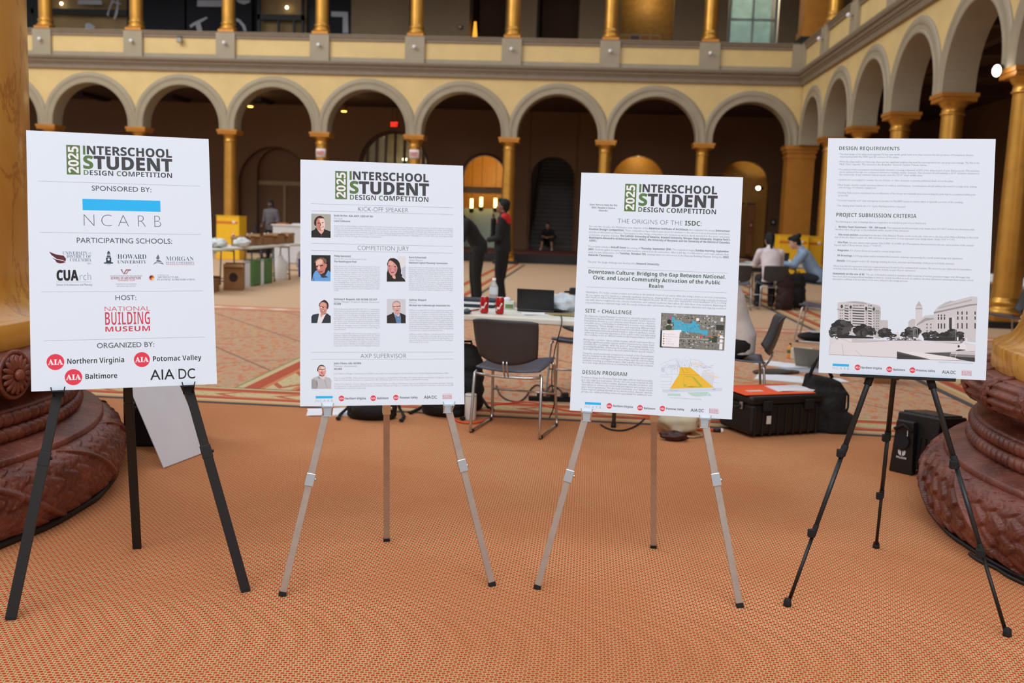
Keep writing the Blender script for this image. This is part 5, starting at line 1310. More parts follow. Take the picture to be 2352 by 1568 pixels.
        for q in range(11):
            a = a_mid - 1.5 + q*.33/1.6
            b = MB(); n3 = 12; w_ = .034
            pts = [(1.505 + .135*math.sin(PI*i/n3)**.75, .672 - .084*math.cos(PI*i/n3)) for i in range(n3+1)]
            b.M = Matrix.Rotation(a, 4, 'Z')
            b.tube([(r, .02*math.sin(i*1.6), z) for i, (r, z) in enumerate(pts)], .011, m_terra, 7)
            b.tube([(r, -.02*math.sin(i*1.6), z) for i, (r, z) in enumerate(pts)], .011, m_terra, 7)
            b.build('binding', t)
    b = MB(); R0 = 1.385
    pf = [(1.44,.748),(1.512,.750),(1.516,.76),(1.514,.865),(1.505,.873)]
    pf += [(R0 + (1.505-R0)*(1-math.sin(PI/2*i/10)), .875+.20*(1-math.cos(PI/2*i/10))) for i in range(1, 11)]
    pf += [(R0, 1.2+i*.9) for i in range(0, 9)]
    b.lathe(pf, m_marb, 160); b.build('shaft', t)
    return t
giant(-4.03, 4.05, 'giant marbled gold column at far left on a carved terracotta base with rosettes', -.2, 'rosette')
giant(3.50, 4.53, 'giant marbled gold column at far right on a carved terracotta base with bound reeds', PI+.25, 'reed')
# cables lying round the feet of the columns
def cable(name, label, pts, r, m, group=None, closed=False):
    b = MB(); P = [Vector(p) for p in pts]; out = []
    for i in range(len(P)-1):                       # smooth the path
        p0, p1, p2, p3 = P[max(i-1,0)], P[i], P[i+1], P[min(i+2,len(P)-1)]
        for k in range(6):
            u = k/6
            out.append(.5*((2*p1)+(p2-p0)*u+(2*p0-5*p1+4*p2-p3)*u*u+(3*p1-p0-3*p2+p3)*u**3))
    out.append(P[-1]); b.tube(out, r, m, 8); o = b.build(name)
    return tag(o, label, 'cable', group)
m_cab = mt('black_cable_rubber', (17,17,18), rough=.55, var=0); m_orc = mt('orange_cable_rubber', (224,74,34), rough=.5, var=0)
def ringpts(cx, cy, R, a0, a1, n, z=.012, wob=.012): return [(cx+(R+wob*math.sin(i*2.3))*math.cos(a0+(a1-a0)*i/n), cy+(R+wob*math.sin(i*2.3))*math.sin(a0+(a1-a0)*i/n), z) for i in range(n+1)]
cable('cable', 'thick black cable hugging the base of the left marbled column', ringpts(-4.03,4.05,1.755,-1.3,.9,26,.016,.004), .016, m_cab)
cable('cable', 'black cable curling away from the left column base behind the black easel leg', [at(0,1252,z=.01),at(60,1230,z=.01),at(105,1208,z=.01),at(140,1196,z=.01)], .009, m_cab)
cable('cable', 'black cable close against the base of the right marbled column', ringpts(3.5,4.53,1.75,2.4,4.6,26,.014,.004), .011, m_cab)
cable('cable', 'outer black cable on the carpet around the right marbled column', ringpts(3.5,4.53,1.785,3.3,4.6,26,.010,.008), .008, m_cab)
# ================================================================== CHAIRS, TABLES AND THINGS
m_chair = mt('slate_chair_plastic_lit', (74,84,102), rough=.3, var=.04)  # seat: the chair's slate plastic with its lit bluish sheen painted in
m_chairb = mt('slate_chair_plastic_shaded', (58,59,62), rough=.42, var=.04)  # backrest: same plastic, its unlit side darkened in the colour
m_wire = mt('chromed_wire', (196,196,196), rough=.22, metal=.95, var=0)
def make_chair(label, loc, rz):
    t = thing('stacking_chair', label, 'chair', loc, rz, 'grey stacking chairs')
    rows = []
    for i in range(13):
        v = i/12; y = -.215 + .43*v; row = []
        for j in range(13):
            u = -1+2*j/12; w = .215 - .02*max(0, v-.8)*5*.2
            z = .425 + .018*u*u - .015*math.sin(PI*v) + .05*v - .06*max(0, v-.88)**1.3*5
            row.append((u*w, y, z))
        rows.append(row)
    b = MB(); b.sheet(rows, m_chair); b.build('seat', t, solid=.012)
    rows = []
    for i in range(13):
        v = i/12; row = []
        for j in range(17):
            u = -1+2*j/16; ur = abs(u)**6
            z = .475 + .05*(abs(u)**2.2)*(1-v) + .295*v - .012*ur*v
            y = -.235 - .055*v - .05*(1-u*u) - .05*max(0, v-.9)*4*.5 + .03*(1-v)**3
            row.append((u*(.205+.012*v-.012*(1-v)**4), y, z))
        rows.append(row)
    b = MB(); b.sheet(rows, m_chairb); b.build('backrest', t, solid=.013)
    for s in (-1, 1):
        b = MB(); r = .0095
        b.tube([(s*.215,-.19,.415),(s*.226,-.205,.40),(s*.234,-.235,.06),(s*.236,-.236,.022),(s*.236,-.215,.0105),(s*.236,.215,.0105),(s*.236,.236,.022),(s*.232,.235,.06),(s*.218,.17,.43),(s*.205,.155,.45)], r, m_wire, 10)
        o = b.build('leg', t)
        for y in (-.2, .2):
            g = MB(); g.tube([(s*.236,y-.02,.0105),(s*.236,y+.02,.0105)], .0115, m_rub, 8); g.build('glide', o)
    b = MB(); b.tube([(-.226,-.205,.40),(-.12,-.222,.392),(0,-.228,.39),(.12,-.222,.392),(.226,-.205,.40)], .0085, m_wire, 10); b.build('rear_bar', t)
    b = MB(); b.tube([(-.225,.20,.23),(.225,.20,.23)], .0075, m_wire, 10); b.build('cross_bar', t)
    b = MB()
    for s in (-1, 1): b.tube([(s*.012,-.228,.39),(s*.012,-.258,.43),(s*.012,-.276,.47),(s*.012,-.280,.50)], .006, m_wire, 8)
    b.build('spine', t)
    return t
CH = make_chair('grey stacking chair in the middle, turned away at the white folding table', (-.44, 6.35, 0), -.205)
def chair(lab, x, y, deg): return dup(CH, (x, y, 0), math.radians(deg), lab)
chair('grey stacking chair facing the camera from beyond the white folding table', -.02, 7.78, 172)
chair('grey stacking chair in profile holding the seated person in the white shirt', 1.12, 7.22, 84)
chair('dark grey chair under the person with the dark ponytail at the far table', 3.23, 17.25, 6)
chair('dark grey chair beside the third board edge at the far table', 2.62, 17.0, -6)
chair('dark grey chair under the person in the blue shirt', 4.08, 17.9, 80)
chair('empty grey chair standing behind the blue shirted person by the pier', 4.75, 18.3, 95)
chair('empty grey chair turned sideways right of the maroon backpack', 2.95, 12.45, 70)
chair('empty grey chair half hidden by the left edge of the requirements board', 3.50, 12.85, 62)
chair('grey chair seen between the requirements board and the right marbled column', 5.05, 12.2, 78)
# folding tables
m_ttop = mt('white_table_plastic', (222,222,210), rough=.45, var=.03); m_tleg = mt('grey_table_leg', (86,86,86), rough=.45, metal=.4, var=0)
def make_table(label, loc, rz, L=1.83, D=.74, z=.735, grp='white folding tables'):
    t = thing('folding_table', label, 'table', loc, rz, grp)
    b = MB(); b.box((0,0,z-.022), (L,D,.044), m_ttop); b.build('tabletop', t, bevel=.012, seg=3)
    for s in (-1, 1):
        b = MB(); x = s*(L/2-.24)
        for y in (-1, 1): b.tube([(x,y*(D/2-.08),z-.05),(x,y*(D/2-.06),.02)], .014, m_tleg)
        b.tube([(x,-(D/2-.08),.12),(x,D/2-.08,.12)], .011, m_tleg); b.tube([(x,-(D/2-.09),z-.06),(x,D/2-.09,z-.06)], .014, m_tleg)
        b.tube([(x,0,z-.06),(x-s*.30,0,z-.05),(x-s*.32,0,z-.05)], .009, m_tleg)
        o = b.build('leg', t)
        for y in (-1, 1):
            q = MB(); q.tube([(x,y*(D/2-.06),0),(x,y*(D/2-.06),.03)], .018, m_rub); q.build('foot_cap', o)
    return t
TZ = .736
make_table('white folding table with cans and a laptop between the middle boards', (-.40, 6.97, 0), -.125)
make_table('small white folding table where three people sit at the far right', (3.40, 18.66, 0), .03, 1.25, 1.5)
# things on the near table
def P3(px, py, z=TZ): return at(px, py, z=z)
def bottle(name, label, p, h, r, m, mcap, mlab=None, zl=(.35,.6)):
    t = thing(name, label, 'bottle', p)
    b = MB(); b.lathe([(0,0),(r*.9,0),(r,h*.03),(r*.96,h*.12),(r,h*.2),(r*.96,h*.3),(r,h*.38),(r,h*.62),(r*.9,h*.72),(r*.5,h*.84),(r*.38,h*.88),(r*.38,h*.92)], m, 20); b.build('body', t)
    b = MB(); b.lathe([(r*.45,h*.91),(r*.45,h),(0,h)], mcap, 16); b.build('cap', t)
    if mlab: b = MB(); b.lathe([(r*1.02,h*zl[0]),(r*1.02,h*zl[1])], mlab, 20); b.build('wrap_label', t)
    return t
m_clear = mt('clear_bottle_plastic', (226,232,234), rough=.12, var=0, trans=.55)
bottle('water_bottle', 'clear plastic water bottle standing behind the red cans', P3(1133,702), .215, .033, m_clear, ink((232,236,240)), ink((226,232,240)), (.42,.68))
m_can = mt('red_can_metal', (186,30,34), rough=.3, metal=.35, var=0); m_tin = mt('tin_metal', (206,206,208), rough=.3, metal=.8, var=0)
for i, px in enumerate(((1112,719),(1147.5,721))):
    t = thing('soda_can', 'red soda can on the white folding table, %s of the pair' % ('left','right')[i], 'can', P3(*px), 0, 'red cans on the folding table')
    b = MB(); b.lathe([(0,.003),(.022,.0),(.030,.010),(.030,.105),(.025,.118)], m_can, 22); b.build('body', t)
    b = MB(); b.lathe([(.025,.117),(.0265,.121),(.024,.117),(0,.117)], m_tin, 22); b.build('lid', t)
    b = MB(); 
    for k in range(9):
        a = -2.3+k*.16; b.box((.0303*math.cos(a), .0303*math.sin(a), .03+.008*math.sin(k*1.1)+k*.005), (.007,.0022,.012), ink((238,232,230)), Matrix.Rotation(a+PI/2,3,'Z'))
    b.build('white_swirl', t)
def laptop(name, label, p, rz, w, d, m, tilt=105, mat2=None):
    t = thing(name, label, 'laptop', p, rz)
    b = MB(); b.box((0,0,.009),(w,d,.016),m); o = b.build('base', t, bevel=.004)
    b = MB(); b.box((0,.01,.018),(w*.86,d*.45,.003),mat2 or m_rub); b.build('keyboard', t)
    a = math.radians(tilt); b = MB(); R = Matrix.Rotation(-(a-PI/2), 3, 'X')
    b.box(Vector((0,d/2,.018)) + R @ Vector((0,0,d*.46)), (w,.008,d*.92), m, R); b.build('screen', t, bevel=.003)
    return t
laptop('laptop', 'black laptop seen from the back of its screen on the white folding table', P3(1228,717)+Vector((.015,.10,0)), PI-.14, .275, .165, mt('black_laptop', (18,18,20), rough=.35, var=0), 97)
def papers(label, px, w, d, rz, z, m, n=3, name='paper_stack', cat='paper', th=.003):
    p = at(*px, z=z); t = thing(name, label, cat, p, rz)
    for k in range(n):
        b = MB(); R = Matrix.Rotation((k-1)*.07, 3, 'Z'); b.box((k*.004,0,th*(k+.5)), (w,d,th*.9), m, R); b.build('sheet', t)
    return t
m_paper = mt('white_paper', (232,234,240), rough=.8, var=.03)
papers('white papers lying in front of the black laptop', (1240,722), .26, .13, .25, TZ, m_paper)
t = thing('notebook_stack', 'dark notebooks stacked at the left end of the folding table', 'notebook', P3(1095,703), -.1)
for k, (c, w) in enumerate((((30,40,66),.30),((216,218,220),.29),((40,48,60),.27))):
    b = MB(); b.box((k*.01,0,.012+k*.02),(w,.20,.018),ink(c)); b.build('notebook', t, bevel=.003)
t = thing('computer_mouse', 'dark blue computer mouse at the left end of the table', 'mouse', P3(1072,720))
b = MB(); b.ell((0,0,.016),(.034,.055,.018),mt('dark_blue_plastic',(48,58,78),rough=.35,var=0)); b.build('shell', t); b = MB(); b.ell((0,.02,.032),(.005,.012,.005),m_rub,8); b.build('wheel', t)
b = MB(); b.tube([P3(1078,716)+Vector((0,0,.008)), P3(1100,713)+Vector((0,0,.008))], .006, ink((190,40,60))); o = b.build('red_pen'); tag(o, 'red pen lying beside the mouse on the folding table', 'pen')
def crumple(name, label, cat, p, r, m, seed, cap=None):
    t = thing(name, label, cat, p); rn = random.Random(seed); b = MB()
    ph = [rn.random()*6 for _ in range(8)]; P = []; n, k = 26, 16
    rows = []
    for i in range(k+1):
        th = PI*i/k; row = []
        for j in range(n):
            a = 2*PI*j/n
            s = 1 + .10*math.sin(3*a+ph[0]+2*th)+.08*math.sin(5*a+ph[1]-3*th)+.07*math.sin(7*th+ph[2]+2*a)+.05*math.sin(11*a+ph[3]+5*th)
            row.append((r[0]*s*math.sin(th)*math.cos(a), r[1]*s*math.sin(th)*math.sin(a), max(0, r[2]*(1+s*math.cos(th)))))
        rows.append(row+[row[0]])
    b.sheet(rows, m); o = b.build('body', t)
    return t
m_bag = mt('pale_plastic_bag', (196,208,216), rough=.3, var=.12, vscale=20)
t = crumple('plastic_bag', 'crumpled pale plastic bag on the table beside the travel mug', 'bag', P3(1290,716), (.125,.09,.065), m_bag, 3)
b = MB(); b.tube([(-.10,-.03,.08),(-.13,-.04,.12),(-.10,-.05,.10)], .006, m_bag); b.build('handle', t)
t = thing('travel_mug', 'steel travel mug with black lid and handle at the edge of the third board', 'mug', P3(1319,713))
b = MB(); b.lathe([(0,0),(.036,0),(.040,.02),(.042,.125)], mt('brushed_steel',(176,172,164),rough=.3,metal=.85,var=0), 22); b.build('body', t)
b = MB(); b.lathe([(.043,.125),(.044,.165),(.036,.172),(0,.172)], m_rub, 22); b.build('lid', t)
b = MB(); b.tube([(-.040,0,.14),(-.075,0,.14),(-.080,0,.12),(-.078,0,.06),(-.062,0,.03),(-.040,0,.03)], .008, m_rub); b.build('handle', t)
t = thing('snack_box', 'small green and white carton behind the right red can', 'box', P3(1167,709))
b = MB(); b.box((0,0,.03),(.09,.06,.06),ink((220,226,216))); b.build('carton', t, bevel=.003); b = MB(); b.box((.01,-.0305,.022),(.06,.002,.03),ink((110,140,84))); b.build('printed_leaf', t); b = MB(); b.ell((-.01,0,.07),(.03,.02,.02),m_paper,10); b.build('napkin', t)
t = thing('phone_case', 'flat black case lying beside the laptop on papers', 'case', P3(1280,714,TZ+.012), .3)
b = MB(); b.box((0,0,.008),(.12,.05,.016),m_rub); b.build('shell', t, bevel=.006); b = MB(); b.tube([(.06,0,.008),(.075,0,.008)],.006,m_rub); b.build('tab', t)
t = thing('tray', 'dark tray under the plastic bag at the right of the table', 'tray', P3(1292,724), -.1)
b = MB(); b.box((0,0,.006),(.24,.12,.012),mt('dark_olive_card',(70,62,48),rough=.6)); b.build('base', t, bevel=.003); b = MB(); b.box((0,-.062,.012),(.24,.004,.016),ink((150,140,96))); b.build('rim', t)
t = thing('tablet', 'black tablet lying on the seat of the chair beyond the table', 'tablet', (-.09,7.72,.447), .2)
b = MB(); b.box((0,0,.010),(.26,.17,.018),m_rub); b.build('cover', t, bevel=.004); b = MB(); b.box((.03,-.086,.010),(.09,.003,.006),ink((180,180,180))); b.build('white_strip', t)
cable('cable', 'thin black cable hanging from the folding table top to the floor', [P3(1288,724)+Vector((0,-.0,.004)),P3(1290,738)+Vector((0,-.03,-.02)),(-.20,6.60,.5),(-.21,6.62,.3),(-.19,6.7,.12),(-.22,6.75,.01)], .004, m_cab)
# floor around the near table
t = thing('thermos', 'white cylindrical flask standing on the carpet by the front chair leg', 'flask', at(1080,963,z=0))
b = MB(); b.lathe([(0,0),(.038,0),(.041,.005),(.041,.178),(.037,.184),(0,.184)], mt('white_enamel',(224,222,214),rough=.4,var=.02), 24); b.build('body', t); b = MB(); b.lathe([(.0415,.168),(.0425,.172),(.0415,.176)], mt('grey_enamel',(190,188,182)), 24); b.build('rim', t)
m_nyl = mt('black_nylon', (13,13,15), rough=.75, var=.2, vscale=14, bump=.4, bscale=30)
def backpack(label, p, rz, w, d, h, m, name='backpack'):
    t = thing(name, label, 'bag', p, rz)
    b = MB(); 
    for k, (sx, sz) in enumerate(((1,.0),(1.02,.25),(1,.5),(.95,.75),(.8,.92))): b.ell((0,0,h*(.12+sz*.82)), (w/2*sx, d/2*sx, h*.2), m, 18)
    b.build('body', t, remesh=.012, smooth_it=6)
    b = MB(); b.ell((0,-d*.42,h*.32),(w*.36,d*.22,h*.26),m,16); b.build('front_pocket', t)
    b = MB(); b.tube([(-.05,0,h*.98),(-.04,0,h*1.1),(.04,0,h*1.1),(.05,0,h*.98)], .010, m); b.build('handle', t)
    for s in (-1, 1):
        b = MB(); b.tube([(s*w*.3,d*.4,h*.9),(s*w*.42,d*.66,h*.6),(s*w*.5,d*.6,h*.2),(s*w*.62,d*.1,.014),(s*w*.6,-d*.5,.012)], .011, m); o = b.build('strap', t)
        q = MB(); q.box((s*w*.6,-d*.5,.016),(.03,.02,.014),m_rub); q.build('buckle', o)
    return t
backpack('black backpack slumped on the carpet below the portrait board', at(845,968,z=0)+Vector((0,.12,0)), .1, .36, .22, .24, m_nyl)
backpack('black backpack between the portrait board and the white flask', at(1010,962,z=0)+Vector((0,.16,0)), -.3, .34, .24, .26, m_nyl)
backpack('tall black backpack behind the left legs of the front chair', (-.86,6.95,0), .4, .30, .24, .46, m_nyl)
papers('white sheets with print lying on the carpet below the portrait board', (762,947), .34, .24, .3, .0, m_paper)
cable('cable', 'orange extension cord running along the carpet under the folding table', [at(x,y,z=.009) for x,y in ((1040,958),(1055,968),(1085,971),(1115,965),(1132,953),(1124,940),(1135,930),(1165,926),(1205,923),(1240,927),(1270,936),(1310,944),(1360,946),(1430,948),(1520,960))], .007, m_orc)
for i, L in enumerate((((1140,885),(1148,905),(1166,918),(1190,922),(1206,912),(1222,890),(1236,884),(1248,895),(1253,908)),((1262,905),(1258,893),(1266,885),(1280,890),(1290,902),(1284,918)),((1380,975),(1400,985),(1430,988),(1460,978),(1480,962)))):
    cable('cable', ('black cable looping on the carpet under the folding table','short black cable loop beside the power strip','black cable lying below the map board')[i], [at(x,y,z=.008) for x,y in L], .006, m_cab)
t = thing('power_strip', 'black power strip with plugs on the carpet beyond the front chair', 'power strip', at(1275,921,z=0), .1)
b = MB(); b.box((0,0,.018),(.42,.05,.034),m_rub); b.build('housing', t, bevel=.006)
for k in range(3): b = MB(); b.box((-.12+k*.10,0,.052),(.05,.045,.036),m_cab); b.build('plug', t, bevel=.008)
t = thing('plug', 'white ended black plug of the orange cord on the carpet below the map board', 'plug', at(1655,993,z=0))
b = MB(); b.tube([(-.05,0,.014),(0,0,.014)], .012, m_cab); b.build('socket', t); b = MB(); b.tube([(0,0,.014),(.016,0,.014)], .016, ink((226,222,214)), 12); b.build('white_end', t); b = MB(); b.tube([(-.05,0,.014),(-.16,.01,.009)], .007, m_orc); b.build('cord', t)
t = crumple('tote_bag', 'cream canvas tote bag slumped under the map board', 'bag', at(1562,1002,z=0)+Vector((0,.10,0)), (.15,.11,.10), mt('cream_canvas',(206,198,170),rough=.85,var=.1), 8)
b = MB(); b.tube([(.10,-.06,.03),(.15,-.10,.012),(.08,-.15,.010),(-.02,-.14,.012)], .007, mt('beige_strap',(170,150,120))); b.build('strap', t)
crumple('pouch', 'dark maroon pouch in front of the cream tote bag', 'bag', at(1548,1012,z=0), (.09,.04,.032), mt('maroon_leather',(62,28,24),rough=.5), 9)
# hard case with an orange folder, and a shoulder bag
c0, c1 = at(1722,1008,z=0), at(1880,998,z=0); u = (c1-c0); u.z = 0; L = u.length; rz = math.atan2(u.y, u.x)
zt = at(1742,912,y=c0.y).z
cc = c0 + Vector((-math.sin(rz), math.cos(rz), 0))*.19 + u*.5
t = thing('hard_case', 'large black ribbed hard case standing on the carpet right of the map board', 'case', cc, rz)
m_case = mt('black_case_plastic', (13,13,14), rough=.5, var=.1)
b = MB(); b.box((0,0,zt*.42+.01),(L,.38,zt*.76),m_case); b.build('body', t, bevel=.03, seg=3)
b = MB(); b.box((0,0,zt*.90),(L+.03,.41,zt*.20),m_case); b.build('lid', t, bevel=.02, seg=3)
for k in range(9): b = MB(); b.box((-L/2+L*(k+.5)/9,-.192,zt*.4),(.016,.012,zt*.66),m_case); b.build('rib', t, bevel=.004)
b = MB(); b.tube([(-L/2-.016,-.09,zt*.72),(-L/2-.05,-.08,zt*.70),(-L/2-.05,.08,zt*.70),(-L/2-.016,.09,zt*.72)], .011, m_rub); b.build('handle', t)
for y in (-.09,.09): b = MB(); b.box((-L/2-.012,y,zt*.74),(.016,.03,.05),m_wire); b.build('handle_ring', t, bevel=.004)
b = MB(); b.box((-L*.26,-.1995,zt*.44),(.036,.003,.055),ink((200,200,190))); b.build('sticker', t)
for s in (-.3,.3): b = MB(); b.box((L*s,-.21,zt*.78),(.07,.02,.07),m_rub); b.build('latch', t, bevel=.005)
zt += .002
t = thing('folder', 'bright orange folder lying on the black hard case', 'folder', cc + Vector((-.03,0,zt)), rz-.05)
b = MB(); b.box((0,0,.004),(L*.98,.36,.006),ink((240,92,44))); b.build('cover', t, bevel=.002); b = MB(); b.box((-.13,-.06,.008),(.12,.05,.002),ink((206,196,180))); b.build('white_label', t)
papers('white papers fanned over the orange folder on the hard case', (1812,893), .27, .20, rz-.1, zt+.008, m_paper)
p = at(1905,996,z=0); t = thing('shoulder_bag', 'black shoulder bag slumped against the right end of the hard case', 'bag', p + Vector((-.02,.13,0)), .1)
b = MB()
b.box((0,0,.15),(.24,.24,.30),m_nyl); b.box((-.03,0,.30),(.22,.19,.16),m_nyl,Matrix.Rotation(.18,3,'Y')); b.box((.09,-.05,.07),(.18,.20,.14),m_nyl); b.ell((.02,-.10,.18),(.10,.05,.09),m_nyl)
b.build('body', t, remesh=.014, smooth_it=8)
b = MB(); b.tube([(-.13,-.03,.38),(-.10,-.02,.46),(-.06,-.02,.54),(-.01,-.03,.46),(.03,-.04,.38)], .013, m_nyl); b.build('handle', t)
b = MB(); b.tube([(.09,-.04,.34),(.15,-.05,.26),(.15,-.06,.18),(.12,-.08,.10)], .008, m_nyl); b.build('strap', t)
# things left on the carpet by the far chairs
bottle('juice_bottle', 'small orange juice bottle with black cap standing on the carpet', at(1813,822,z=0), .165, .030, mt('orange_juice',(214,150,70),rough=.2,var=0), m_rub, ink((70,96,50)), (.35,.55))
t = thing('tissue_box', 'cream tissue box with a dark pattern on the carpet beside the juice bottle', 'box', at(1840,824,z=0), -.15)
b = MB(); b.box((0,0,.06),(.23,.12,.12),ink((220,212,190))); b.build('carton', t, bevel=.006); b = MB(); b.ell((0,-.061,.06),(.045,.004,.03),ink((60,72,70))); b.build('printed_pattern', t)
laptop('laptop', 'open grey laptop standing on the carpet beside the requirements board', at(1872,842,z=0), PI-.5, .34, .24, mt('grey_laptop',(128,124,112),rough=.4,metal=.3,var=0), 120)
for lab, px, w, d, r, n in (('large white drawing sheet on the carpet right of the seated person', (1800,838), .50, .34, -.5, 1), ('grey drawing sheet in front of the open laptop on the carpet', (1845,850), .42, .30, .3, 1), ('pale drawing sheet on the carpet just behind the hard case', (1815,870), .62, .40, -.2, 1), ('white sheet on the carpet beyond the black shoulder bag', (1892,872), .40, .22, .2, 1)):
    papers(lab, px, w, d, r, .001, m_paper if 'grey' not in lab else ink((168,172,182)), n, 'drawing_sheet', th=.004)
t = thing('jacket', 'dark grey garment lying on the carpet behind the hard case', 'jacket', at(1775,858,z=0), .3); b = MB(); b.ell((0,0,.02),(.22,.08,.03),mt('dark_grey_cloth',(80,72,66),rough=.9),14); b.build('cloth', t); b = MB(); b.ell((.2,.02,.015),(.10,.05,.02),mt('dark_grey_cloth',(80,72,66)),10); b.build('sleeve', t)
t = thing('briefcase', 'black bag with white papers on it lying on the carpet beside the requirements board', 'bag', at(1872,783,z=0), .2); b = MB(); b.ell((0,0,.06),(.24,.15,.06),m_nyl,16); b.build('body', t); b = MB(); b.box((.05,0,.122),(.26,.18,.006),m_paper); b.build('paper', t)
m_card = mt('brown_cardboard', (150,108,66), rough=.85, var=.08)
def carton(label, p, rz, d, m=None, hole=False, grp=None):
    t = thing('cardboard_box', label, 'box', p, rz, grp); m = m or m_card
    b = MB(); b.box((0,0,d[2]/2), d, m); b.build('body', t, bevel=.004)
    for s in (-1, 1): b = MB(); b.box((0,s*(d[1]/2+.03),d[2]+.02),(d[0],.10,.004),m,Matrix.Rotation(-s*.5,3,'X')); b.build('flap', t)
    if hole: b = MB(); b.ell((0,-d[1]/2,d[2]*.55),(d[0]*.22,.004,d[2]*.2),ink((50,28,20)),14); b.build('hand_hole', t)
    return t
carton('brown cardboard box on the carpet behind the legs of the black tripod', at(2032,882,z=0)+Vector((0,.15,0)), .1, (.22,.25,.26))
t = backpack('maroon and black backpack on the floor beside the chair of the ponytailed person', at(1800,712,z=0), .2, .34, .24, .62, mt('dark_maroon_nylon',(52,30,28),rough=.8))
backpack('black backpack right of the maroon backpack at the far table', at(1825,708,z=0), -.2, .36, .26, .6, m_nyl)
# black stage light behind the tripod
c0, c1 = at(2057,1083,z=0), at(2103,1094,z=0); u = c1-c0; rz = math.atan2(u.y,u.x)-.0
t = thing('stage_light', 'black stage light with white logo standing behind the tripod beside the right column', 'light fitting', c0.lerp(c1,.5)+Vector((-.01,.03,0)), -.80)
w_ = .145; hh = at(2070,960,y=c0.y).z
b = MB(); b.prism([(-w_/2,0),(w_/2,0),(w_*.40,hh*.97),(-w_*.34,hh*.97)], -.025, .025, m_case); b.build('yoke', t, bevel=.006)
b = MB(); b.M = Matrix.Translation((.05,.20,hh*.64)) @ Matrix.Rotation(-.10, 4, 'X')
b.prism([(-.13,-.12),(-.06,-.19),(.06,-.19),(.13,-.12),(.13,.13),(-.13,.13)], -.17, .17, m_case); o = b.build('lamp_housing', t, bevel=.010)
b = MB(); b.M = Matrix.Translation((.05,.20,hh*.64)) @ Matrix.Rotation(-.10, 4, 'X'); b.box((0,.0,.134),(.22,.28,.012),mt('dark_lens',(44,44,44),rough=.25,var=.3,vscale=50,bump=.5,bscale=90)); b.build('lens', o)
for k in range(7): b = MB(); b.M = Matrix.Translation((.05,.20,hh*.64)); b.box((-.09+k*.03,-.172,-.06),(.012,.02,.15),m_case); b.build('cooling_fin', o)
b = MB(); b.tube([(-.055,-.028,hh*.80),(0,-.032,hh*.90),(.055,-.028,hh*.80)], .010, m_rub); b.tube([(.0,-.026,hh*.60),(.0,-.045,hh*.60)], .045, m_rub, 18); b.build('knob', t)
b = MB(); b.box((.028,-.03,hh*.78),(.004,.004,.05),ink((206,206,206))); b.build('white_tick', t)
b = MB(); y = -.0262
for s in (-1, 1): b.add([(s*.003,y,hh*.33),(s*.004,y,hh*.43),(s*.011,y,hh*.40),(s*.012,y,hh*.44),(s*.019,y,hh*.42),(s*.020,y,hh*.445),(s*.024,y,hh*.41),(s*.020,y,hh*.355),(s*.010,y,hh*.335)], [tuple(range(9))], ink((222,224,224)))
b.build('emblem', t, recalc=False)
b = MB(); lettering(b, [([('PALADIN','b',.01,ink((214,216,216)))],-.032,.032,hh*.275,.012,'J',2)], Matrix.Translation((0,y,0))); b.build('lettering', t, recalc=False)
b = MB(); lettering(b, [([('PALADIN','b',.01,ink((120,60,56)))],-.05,.05,.0,.03,'J',2)], Matrix.Translation((.182,.20,hh*.68)) @ Matrix.Rotation(PI/2,4,'Z')); b.build('side_lettering', o, recalc=False)
cable('cable', 'black power cable of the stage light falling to the carpet', [(2.16,5.84,.22),(2.10,5.70,.10),(2.03,5.62,.02),(1.99,5.5,.010)], .006, m_cab)
# spare foam board leaning against a black case behind the sponsor board
A = at(376,1076,z=0); B_ = at(470,1040,z=0); u = (B_-A); u.z = 0; u = u.normalized()
v = Vector((-.30,.06,.62)); v = (v - u*v.dot(u)).normalized(); nrm = u.cross(v)
t = thing('foam_board', 'spare blank white foam board leaning behind the sponsor board easel', 'board', A)
b = MB(); Rm = Matrix((u, v, nrm)).transposed(); ln = (B_-A).length+.03
b.box(u*(ln/2)+v*.38+Vector((0,0,.003)), (ln,.76,.008), mt('white_sheet_board',(214,218,224),rough=.6,var=.02), Rm); b.build('sheet', t, bevel=.003)
t = thing('equipment_case', 'black equipment case behind the leaning white foam board', 'case', A + Vector((-.30,.62,0)), .2)
b = MB(); b.box((0,0,.24),(.34,.36,.48),m_case); b.build('body', t, bevel=.02); b = MB(); b.tube([(-.07,0,.48),(-.06,0,.52),(.06,0,.52),(.07,0,.48)],.012,m_rub); b.build('handle', t)
for s in (-1,1): b = MB(); b.tube([(.17,s*.10,.05),(.19,s*.10,.05)],.035,m_rub,14); b.build('wheel', t)
# tables and boxes along the left side
for k, (y, lab) in enumerate(((16.25,'white folding table nearest on the left, with plastic bags on it'),(18.3,'white folding table in the middle of the left row, with boxes on it'),(20.4,'white folding table farthest in the left row'))):
    make_table(lab, (-6.62+.05*k, y, 0), PI/2+.02, grp='white folding tables')
rn = random.Random(4)
m_wb = mt('white_plastic_bag', (222,226,226), rough=.4, var=.08, vscale=10)
for i, (x, y, r) in enumerate(((-6.45,15.6,.26),(-6.5,16.5,.20),(-6.9,17.0,.17),(-6.35,17.35,.15))):
    crumple('plastic_bag', 'white plastic bag on the nearest left table, %s from the front' % ORD[i], 'bag', (x,y,.737), (r,r*.8,.08), m_wb, 20+i)['group'] = 'white bags on the left tables'
for i in range(9):
    y = 17.7+i*.36; h = .13+.05*rn.random()
    o = carton('small brown carton on the left tables, %s from the front' % ORD[i], (-6.52+.06*rn.random(), y, .737), rn.uniform(-.2,.2), (.24,.24,h), grp='cartons on the left tables')
